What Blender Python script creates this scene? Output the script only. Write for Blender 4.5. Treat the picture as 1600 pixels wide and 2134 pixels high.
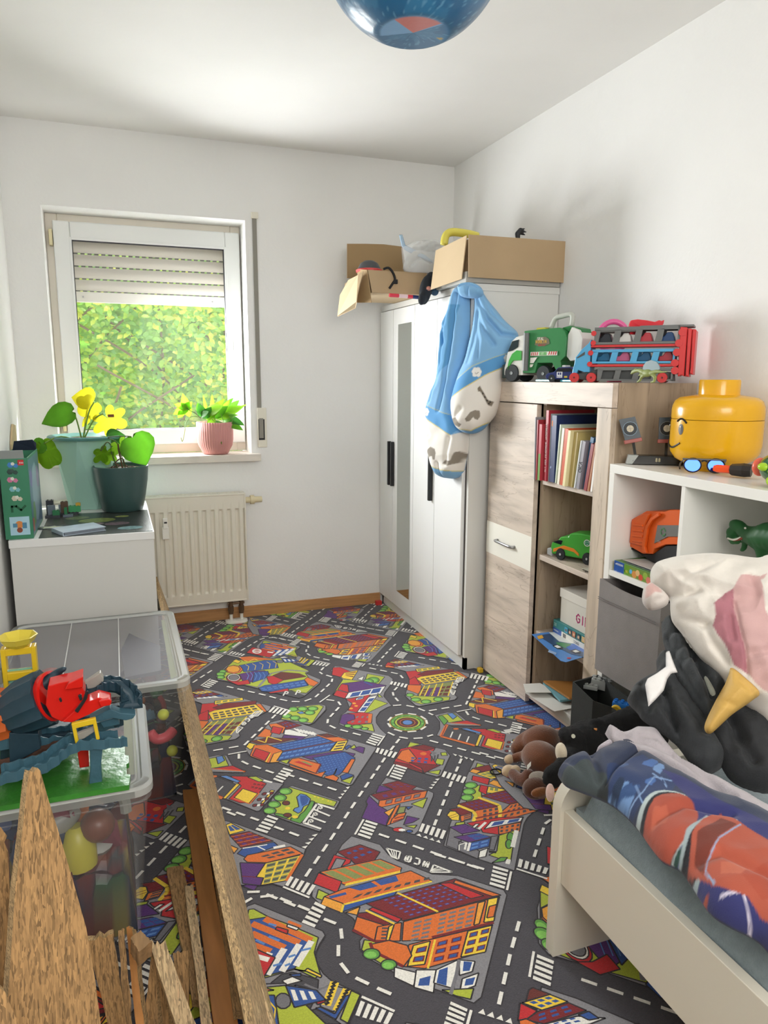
import bpy, bmesh, math, random
from math import pi, sin, cos, sqrt, hypot, atan2, radians
from mathutils import Vector, Matrix, noise
import numpy as np
for o in list(bpy.data.objects): bpy.data.objects.remove(o)
SC = bpy.context.scene
COL = SC.collection
random.seed(7)
# ------------------------------------------------------------------ camera
FPX, YAW, PITCH, ROLL, CAMZ = 1512.0, .352475, .1818776, .0038939, 1.30
def cam_axes():
    cy, sy, cp, sp = cos(YAW), sin(YAW), cos(PITCH), sin(PITCH)
    f = Vector((sy*cp, cy*cp, -sp)); r = Vector((cy, -sy, 0)); u = r.cross(f)
    return cos(ROLL)*r + sin(ROLL)*u, -sin(ROLL)*r + cos(ROLL)*u, f
CR, CU, CF = cam_axes()
cam = bpy.data.cameras.new('camera'); camo = bpy.data.objects.new('camera', cam); COL.objects.link(camo)
camo.matrix_world = Matrix(((CR.x, CU.x, -CF.x, 0), (CR.y, CU.y, -CF.y, 0), (CR.z, CU.z, -CF.z, CAMZ), (0, 0, 0, 1)))
cam.sensor_fit = 'HORIZONTAL'; cam.sensor_width = 36; cam.lens = FPX*36/1600; cam.clip_start = .02
SC.camera = camo
# ------------------------------------------------------------------ world, sun, lamps, exposure
w = bpy.data.worlds.new('world'); SC.world = w; w.use_nodes = True
wn = w.node_tree.nodes; bg = wn['Background']; bg.inputs[0].default_value = (.93, .97, 1, 1); bg.inputs[1].default_value = 1.1
def lamp(name, kind, loc, target, energy, color=(1, 1, 1), size=1, sy=None, angle=None):
    l = bpy.data.lights.new(name, kind); l.energy = energy; l.color = color
    if kind == 'AREA':
        l.size = size
        if sy: l.shape = 'RECTANGLE'; l.size_y = sy
    if angle: l.angle = angle
    o = bpy.data.objects.new(name, l); COL.objects.link(o); o.location = loc
    o.rotation_euler = (Vector(target)-Vector(loc)).to_track_quat('-Z', 'Y').to_euler(); return o
lamp('sun', 'SUN', (2.2, 8, 5.4), (1.45, 7.45, 4.65), 4, (1, .97, .9), angle=.02)
lamp('window_daylight', 'AREA', (.215, 4.10, 1.36), (1.15, 2.6, 1.22), 18.5, (.97, .99, 1), .70, .62).data.spread = 2.5
lamp('room_fill_light', 'AREA', (.45, -.95, 1.9), (.8, 2.6, 1.0), 18, (1, .965, .92), 1.3, 1.0)  # made-up fill lamp behind the camera, added to lift the room's exposure
SC.view_settings.view_transform = 'Standard'; SC.view_settings.look = 'None'; SC.view_settings.gamma = 1
SC.view_settings.use_curve_mapping = False; SC.view_settings.exposure = 1.12
SC.cycles.max_bounces = 10; SC.cycles.diffuse_bounces = 6; SC.cycles.transparent_max_bounces = 12; SC.cycles.use_denoising = True
SC.cycles.sample_clamp_indirect = 8; SC.cycles.caustics_reflective = False; SC.cycles.caustics_refractive = False
# ------------------------------------------------------------------ helpers
def at(u, v, x=None, y=None, z=None):
    """point of the real plane x=, y= or z= that the viewing ray of photo position (u, v) meets (used to measure the room)"""
    d = CF + CR*((u-800)/FPX) - CU*((v-1067)/FPX)
    t = x/d.x if x is not None else y/d.y if y is not None else (z-CAMZ)/d.z
    return Vector((0, 0, CAMZ)) + d*t
def lin(h):
    if not isinstance(h, str): return tuple(h)+(1,) if len(h) == 3 else tuple(h)
    c = [int(h[i:i+2], 16)/255 for i in (0, 2, 4)]
    return tuple((x/12.92 if x <= .04045 else ((x+.055)/1.055)**2.4) for x in c)+(1,)
MATS = {}
def mat(name, color, rough=.5, bump=0, bscale=200, metal=0, vary=0, vscale=8, coat=0, alpha=1, trans=0, ior=1.45, sheen=0, sss=0, emit=0, attr=False, stretch=None):
    if name in MATS: return MATS[name]
    m = bpy.data.materials.new(name); m.use_nodes = True; nt = m.node_tree; b = nt.nodes['Principled BSDF']; I = b.inputs
    c = lin(color); I['Base Color'].default_value = c; I['Roughness'].default_value = rough; I['Metallic'].default_value = metal
    I['Coat Weight'].default_value = coat; I['Alpha'].default_value = alpha; I['Transmission Weight'].default_value = trans; I['IOR'].default_value = ior
    I['Sheen Weight'].default_value = sheen
    if sss: I['Subsurface Weight'].default_value = sss; I['Subsurface Radius'].default_value = (.02, .02, .01)
    if emit: I['Emission Color'].default_value = c; I['Emission Strength'].default_value = emit
    N = nt.nodes.new; Lk = nt.links.new
    tc = N('ShaderNodeTexCoord'); src = tc.outputs['Object']
    if stretch:
        mp = N('ShaderNodeMapping'); mp.inputs['Scale'].default_value = stretch; Lk(src, mp.inputs['Vector']); src = mp.outputs['Vector']
    cs = None
    if attr:
        a = N('ShaderNodeAttribute'); a.attribute_name = 'Col'; cs = a.outputs['Color']
    if vary:
        n = N('ShaderNodeTexNoise'); n.inputs['Scale'].default_value = vscale; n.inputs['Detail'].default_value = 6; Lk(src, n.inputs['Vector'])
        mr = N('ShaderNodeMapRange'); mr.inputs['From Min'].default_value = .3; mr.inputs['From Max'].default_value = .7; mr.inputs['To Min'].default_value = 1-vary; mr.inputs['To Max'].default_value = 1+vary*.6
        Lk(n.outputs['Fac'], mr.inputs['Value'])
        mx = N('ShaderNodeVectorMath'); mx.operation = 'SCALE'
        if cs: Lk(cs, mx.inputs[0])
        else: mx.inputs[0].default_value = c[:3]
        Lk(mr.outputs['Result'], mx.inputs['Scale']); cs = mx.outputs['Vector']
    if cs: Lk(cs, I['Base Color'])
    if bump:
        n2 = N('ShaderNodeTexNoise'); n2.inputs['Scale'].default_value = bscale; n2.inputs['Detail'].default_value = 4; Lk(src, n2.inputs['Vector'])
        bp = N('ShaderNodeBump'); bp.inputs['Strength'].default_value = bump; bp.inputs['Distance'].default_value = .002; Lk(n2.outputs['Fac'], bp.inputs['Height']); Lk(bp.outputs['Normal'], I['Normal'])
    MATS[name] = m; return m
def BM(): return bmesh.new()
def obj(name, bm, m, parent=None, smooth=False, world=True, label=None, kind=None):
    me = bpy.data.meshes.new(name)
    if isinstance(bm, bmesh.types.BMesh): bm.to_mesh(me); bm.free()
    else: me.from_pydata(*bm); me.update()
    for mm in (m if isinstance(m, (list, tuple)) else [m]): me.materials.append(mm)
    if smooth:
        me.polygons.foreach_set('use_smooth', [True]*len(me.polygons))
        if smooth == 'auto':
            b2 = bmesh.new(); b2.from_mesh(me)
            for e in b2.edges:
                if len(e.link_faces) == 2 and e.calc_face_angle(0) > .7: e.smooth = False
            b2.to_mesh(me); b2.free()
    o = bpy.data.objects.new(name, me); COL.objects.link(o)
    if parent:
        o.parent = parent
        if world: o.matrix_parent_inverse = root_matrix(parent).inverted()
    if label: o['label'] = label
    if kind: o['kind'] = kind
    return o
def root_matrix(o):
    if o is None: return Matrix()
    return root_matrix(o.parent) @ o.matrix_parent_inverse @ Matrix.LocRotScale(o.location, o.rotation_euler, o.scale)
def thing(name, label, cat, loc=(0, 0, 0), rz=0, group=None):
    o = bpy.data.objects.new(name, None); COL.objects.link(o); o.location = loc; o.rotation_euler = (0, 0, rz); o.empty_display_size = .05
    o['label'] = label; o['category'] = cat
    if group: o['group'] = group
    return o
def tag(o, label, cat, group=None):
    o['label'] = label; o['category'] = cat
    if group: o['group'] = group
    return o
def struct(name, bm, m, parent=None, **k):
    o = obj(name, bm, m, parent, **k)
    if not parent: o['kind'] = 'structure'
    return o
def box(bm, x0, x1, y0, y1, z0, z1, M=None, bev=0):
    r = bmesh.ops.create_cube(bm, size=1); vs = r['verts']
    for v in vs: v.co = Vector(((x0+x1)/2+v.co.x*(x1-x0), (y0+y1)/2+v.co.y*(y1-y0), (z0+z1)/2+v.co.z*(z1-z0)))
    if bev:
        es = list({e for v in vs for e in v.link_edges}); r = bmesh.ops.bevel(bm, geom=es, offset=bev, segments=2, profile=.5, affect='EDGES'); vs = list({v for f in r['faces'] for v in f.verts} | {v for v in vs if v.is_valid})
    if M is not None: bmesh.ops.transform(bm, matrix=M, verts=vs)
    return vs
def bxo(x0, x1, y0, y1, z0, z1, M=None, bev=0):
    bm = BM(); box(bm, x0, x1, y0, y1, z0, z1, M, bev); return bm
def extrude(bm, pts, vec, M=None):
    vs = [bm.verts.new(Vector(p)) for p in pts]; vec = Vector(vec)
    ws = [bm.verts.new(v.co+vec) for v in vs]; n = len(vs)
    try:
        bm.faces.new(vs[::-1]); bm.faces.new(ws)
        for i in range(n): bm.faces.new((vs[i], vs[(i+1) % n], ws[(i+1) % n], ws[i]))
    except ValueError: pass
    bmesh.ops.recalc_face_normals(bm, faces=list({f for v in vs+ws for f in v.link_faces}))
    if M is not None: bmesh.ops.transform(bm, matrix=M, verts=vs+ws)
    return vs+ws
def cyl(bm, c, r, h, axis='z', seg=20, r2=None, M=None):
    r_ = bmesh.ops.create_cone(bm, cap_ends=True, segments=seg, radius1=r, radius2=r if r2 is None else r2, depth=h); vs = r_['verts']
    R = {'z': Matrix(), 'x': Matrix.Rotation(pi/2, 4, 'Y'), 'y': Matrix.Rotation(-pi/2, 4, 'X')}[axis] if isinstance(axis, str) else Vector((0, 0, 1)).rotation_difference(Vector(axis)).to_matrix().to_4x4()
    bmesh.ops.transform(bm, matrix=Matrix.Translation(Vector(c)) @ R, verts=vs)
    if M is not None: bmesh.ops.transform(bm, matrix=M, verts=vs)
    return vs
def tube(bm, pts, r, seg=8, cap=True):
    pts = [Vector(p) for p in pts]; n = len(pts); rs = r if isinstance(r, (list, tuple)) else [r]*n; rings = []
    up = None
    for i, p in enumerate(pts):
        t = (pts[min(i+1, n-1)]-pts[max(i-1, 0)]).normalized()
        if up is None: up = t.orthogonal().normalized()
        up = (up - t*up.dot(t)).normalized(); s = t.cross(up)
        rings.append([bm.verts.new(p+(up*cos(2*pi*k/seg)+s*sin(2*pi*k/seg))*rs[i]) for k in range(seg)])
    for a, b in zip(rings, rings[1:]):
        for k in range(seg): bm.faces.new((a[k], a[(k+1) % seg], b[(k+1) % seg], b[k]))
    if cap: bm.faces.new(rings[0][::-1]); bm.faces.new(rings[-1])
    return rings
def smoothpts(pts, n=6):
    pts = [Vector(p) for p in pts]; out = []
    for i in range(len(pts)-1):
        p0, p1, p2, p3 = pts[max(i-1, 0)], pts[i], pts[i+1], pts[min(i+2, len(pts)-1)]
        for k in range(n):
            t = k/n; out.append(.5*((2*p1)+(p2-p0)*t+(2*p0-5*p1+4*p2-p3)*t*t+(3*p1-p0-3*p2+p3)*t**3))
    return out+[pts[-1]]
def lathe(bm, prof, c=(0, 0, 0), seg=32, flute=0, nfl=0, M=None, poly=0):
    rings = []; c = Vector(c); allv = []
    for (r, z) in prof:
        ring = []
        for k in range(seg):
            a = 2*pi*k/seg; rr = r*(1+flute*cos(nfl*a)) if (flute and r > .01) else r
            ring.append(bm.verts.new(c+Vector((rr*cos(a), rr*sin(a), z))))
        rings.append(ring); allv += ring
    for a, b in zip(rings, rings[1:]):
        for k in range(seg): bm.faces.new((a[k], a[(k+1) % seg], b[(k+1) % seg], b[k]))
    bm.faces.new(rings[0][::-1]); bm.faces.new(rings[-1])
    if M is not None: bmesh.ops.transform(bm, matrix=M, verts=allv)
    return allv
def setcol(o, cols):
    """per-corner print colour from a per-face list"""
    me = o.data; ca = me.color_attributes.new('Col', 'FLOAT_COLOR', 'CORNER'); arr = np.empty((len(me.loops), 4), 'f')
    for p in me.polygons: arr[p.loop_start:p.loop_start+p.loop_total] = cols[p.index]
    ca.data.foreach_set('color', arr.ravel())
def vertcol(o, cols):
    ca = o.data.color_attributes.new('Col', 'FLOAT_COLOR', 'POINT'); ca.data.foreach_set('color', np.asarray(cols, 'f').ravel())
class Flat:
    """flat print: coloured polygons lying 'lift' proud of a face given by origin o and the unit directions a, b"""
    def __init__(s, o, a, b, lift=.0004): s.o, s.a, s.b = Vector(o), Vector(a), Vector(b); s.n = s.a.cross(s.b).normalized(); s.V, s.F, s.C = [], [], []; s.k = 0; s.lift = lift
    def poly(s, pts, c):
        z = s.lift+s.k*.00006; s.k += 1; i = len(s.V)
        s.V += [s.o+s.a*p[0]+s.b*p[1]+s.n*z for p in pts]; s.F.append(list(range(i, i+len(pts)))); s.C.append(lin(c) if isinstance(c, str) else c)
    def rect(s, x0, y0, x1, y1, c): s.poly([(x0, y0), (x1, y0), (x1, y1), (x0, y1)], c)
    def disc(s, x, y, r, c, ry=None, n=14): s.poly([(x+r*cos(2*pi*k/n), y+(ry or r)*sin(2*pi*k/n)) for k in range(n)], c)
    def stroke(s, pts, wd, c):
        for p, q in zip(pts, pts[1:]):
            d = Vector((q[0]-p[0], q[1]-p[1])); L = d.length
            if L < 1e-6: continue
            d /= L; n = Vector((-d.y, d.x))*wd/2; e = d*wd*.35
            s.k -= 1 if s.k else 0
            s.poly([(p[0]-e.x+n.x, p[1]-e.y+n.y), (p[0]-e.x-n.x, p[1]-e.y-n.y), (q[0]+e.x-n.x, q[1]+e.y-n.y), (q[0]+e.x+n.x, q[1]+e.y+n.y)], c)
        s.k += 1
    def text(s, t, x, y, h, c, wd=None, sx=.6, slant=0):
        wd = wd or h*.16
        for ch in t:
            for st in GL.get(ch.upper(), ()): s.stroke([(x+(px*h*sx)+slant*py*h, y+py*h) for px, py in st], wd, c)
            x += h*(sx+.28)
    def build(s, name, m, parent=None):
        o = obj(name, (s.V, [], s.F), m, parent); setcol(o, s.C); return o
GL = {'A': [[(0, 0), (.5, 1), (1, 0)], [(.2, .4), (.8, .4)]], 'B': [[(0, 0), (0, 1), (.8, .9), (.7, .55), (0, .5)], [(.7, .5), (1, .25), (.8, 0), (0, 0)]], 'C': [[(1, .85), (.5, 1), (0, .7), (0, .3), (.5, 0), (1, .15)]],
 'D': [[(0, 0), (0, 1), (.6, 1), (1, .7), (1, .3), (.6, 0), (0, 0)]], 'E': [[(1, 1), (0, 1), (0, 0), (1, 0)], [(0, .5), (.8, .5)]], 'F': [[(1, 1), (0, 1), (0, 0)], [(0, .5), (.8, .5)]],
 'G': [[(1, .85), (.5, 1), (0, .7), (0, .3), (.5, 0), (1, .15), (1, .5), (.6, .5)]], 'H': [[(0, 0), (0, 1)], [(1, 0), (1, 1)], [(0, .5), (1, .5)]], 'I': [[(.5, 0), (.5, 1)]], 'K': [[(0, 0), (0, 1)], [(1, 1), (0, .45), (1, 0)]],
 'L': [[(0, 1), (0, 0), (1, 0)]], 'M': [[(0, 0), (0, 1), (.5, .4), (1, 1), (1, 0)]], 'N': [[(0, 0), (0, 1), (1, 0), (1, 1)]], 'O': [[(.5, 1), (0, .7), (0, .3), (.5, 0), (1, .3), (1, .7), (.5, 1)]],
 'P': [[(0, 0), (0, 1), (.8, 1), (1, .75), (.8, .5), (0, .5)]], 'R': [[(0, 0), (0, 1), (.8, 1), (1, .75), (.8, .5), (0, .5)], [(.5, .5), (1, 0)]], 'S': [[(1, .9), (.5, 1), (.05, .8), (.3, .55), (.8, .42), (1, .2), (.5, 0), (0, .1)]],
 'T': [[(0, 1), (1, 1)], [(.5, 1), (.5, 0)]], 'U': [[(0, 1), (0, .2), (.4, 0), (.8, .1), (1, .3), (1, 1)]], 'V': [[(0, 1), (.5, 0), (1, 1)]], 'W': [[(0, 1), (.25, 0), (.5, .7), (.75, 0), (1, 1)]], 'X': [[(0, 0), (1, 1)], [(0, 1), (1, 0)]],
 '8': [[(.5, .5), (.05, .75), (.5, 1), (.95, .75), (.5, .5), (0, .25), (.5, 0), (1, .25), (.5, .5)]], '1': [[(.3, .8), (.6, 1), (.6, 0)]], '0': [[(.5, 1), (0, .7), (0, .3), (.5, 0), (1, .3), (1, .7), (.5, 1)]], '3': [[(0, .9), (.6, 1), (.9, .75), (.4, .52), (1, .25), (.5, 0), (0, .1)]], '-': [[(.1, .5), (.9, .5)]]}
VC = mat('printed', (.5, .5, .5), .55, attr=True)
VCG = mat('printed_gloss', (.5, .5, .5), .28, attr=True)
# ------------------------------------------------------------------ room
YB, XR, XL, ZC, YF = 3.881, 1.834, -.427, 2.447, -1.35
WALL = mat('white_wall', 'e9e9e7', .95, bump=.55, bscale=70, vary=.02, vscale=3)
CEIL = mat('white_ceiling', 'e9e8e5', .95, bump=.25, bscale=40, vary=.035, vscale=2)
WX0, WX1, WZ0, WZ1 = -.268, .672, .872, 2.084
bm = BM()
for a in ((XL-.2, WX0, 0, ZC), (WX1, XR+.2, 0, ZC), (WX0, WX1, 0, WZ0), (WX0, WX1, WZ1, ZC)): box(bm, a[0], a[1], YB, YB+.29, a[2], a[3])
struct('wall_back', bm, WALL)
struct('wall_left', bxo(XL-.2, XL, YF, YB, 0, ZC), WALL)
struct('wall_right', bxo(XR, XR+.2, YF, YB, 0, ZC), WALL)
struct('wall_front', bxo(XL-.2, XR+.2, YF-.2, YF, 0, ZC), WALL)
struct('ceiling', bxo(XL-.2, XR+.2, YF-.2, YB+.29, ZC, ZC+.2), CEIL)
struct('floor', bxo(XL-.2, XR+.2, YF-.2, YB+.29, -.2, -.008), mat('concrete', '8a8580', .9))
WOOD = mat('beech', 'bd8e5e', .45, vary=.18, vscale=6, stretch=(1, 1, 14), bump=.1)
bm = BM(); box(bm, XL, 1.40, YB-.016, YB, 0, .052); box(bm, XL, 1.40, YB-.011, YB, .052, .06); struct('baseboard_back', bm, WOOD)
struct('baseboard_left', bxo(XL, XL+.014, YF, YB-.016, 0, .058), WOOD)
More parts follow.
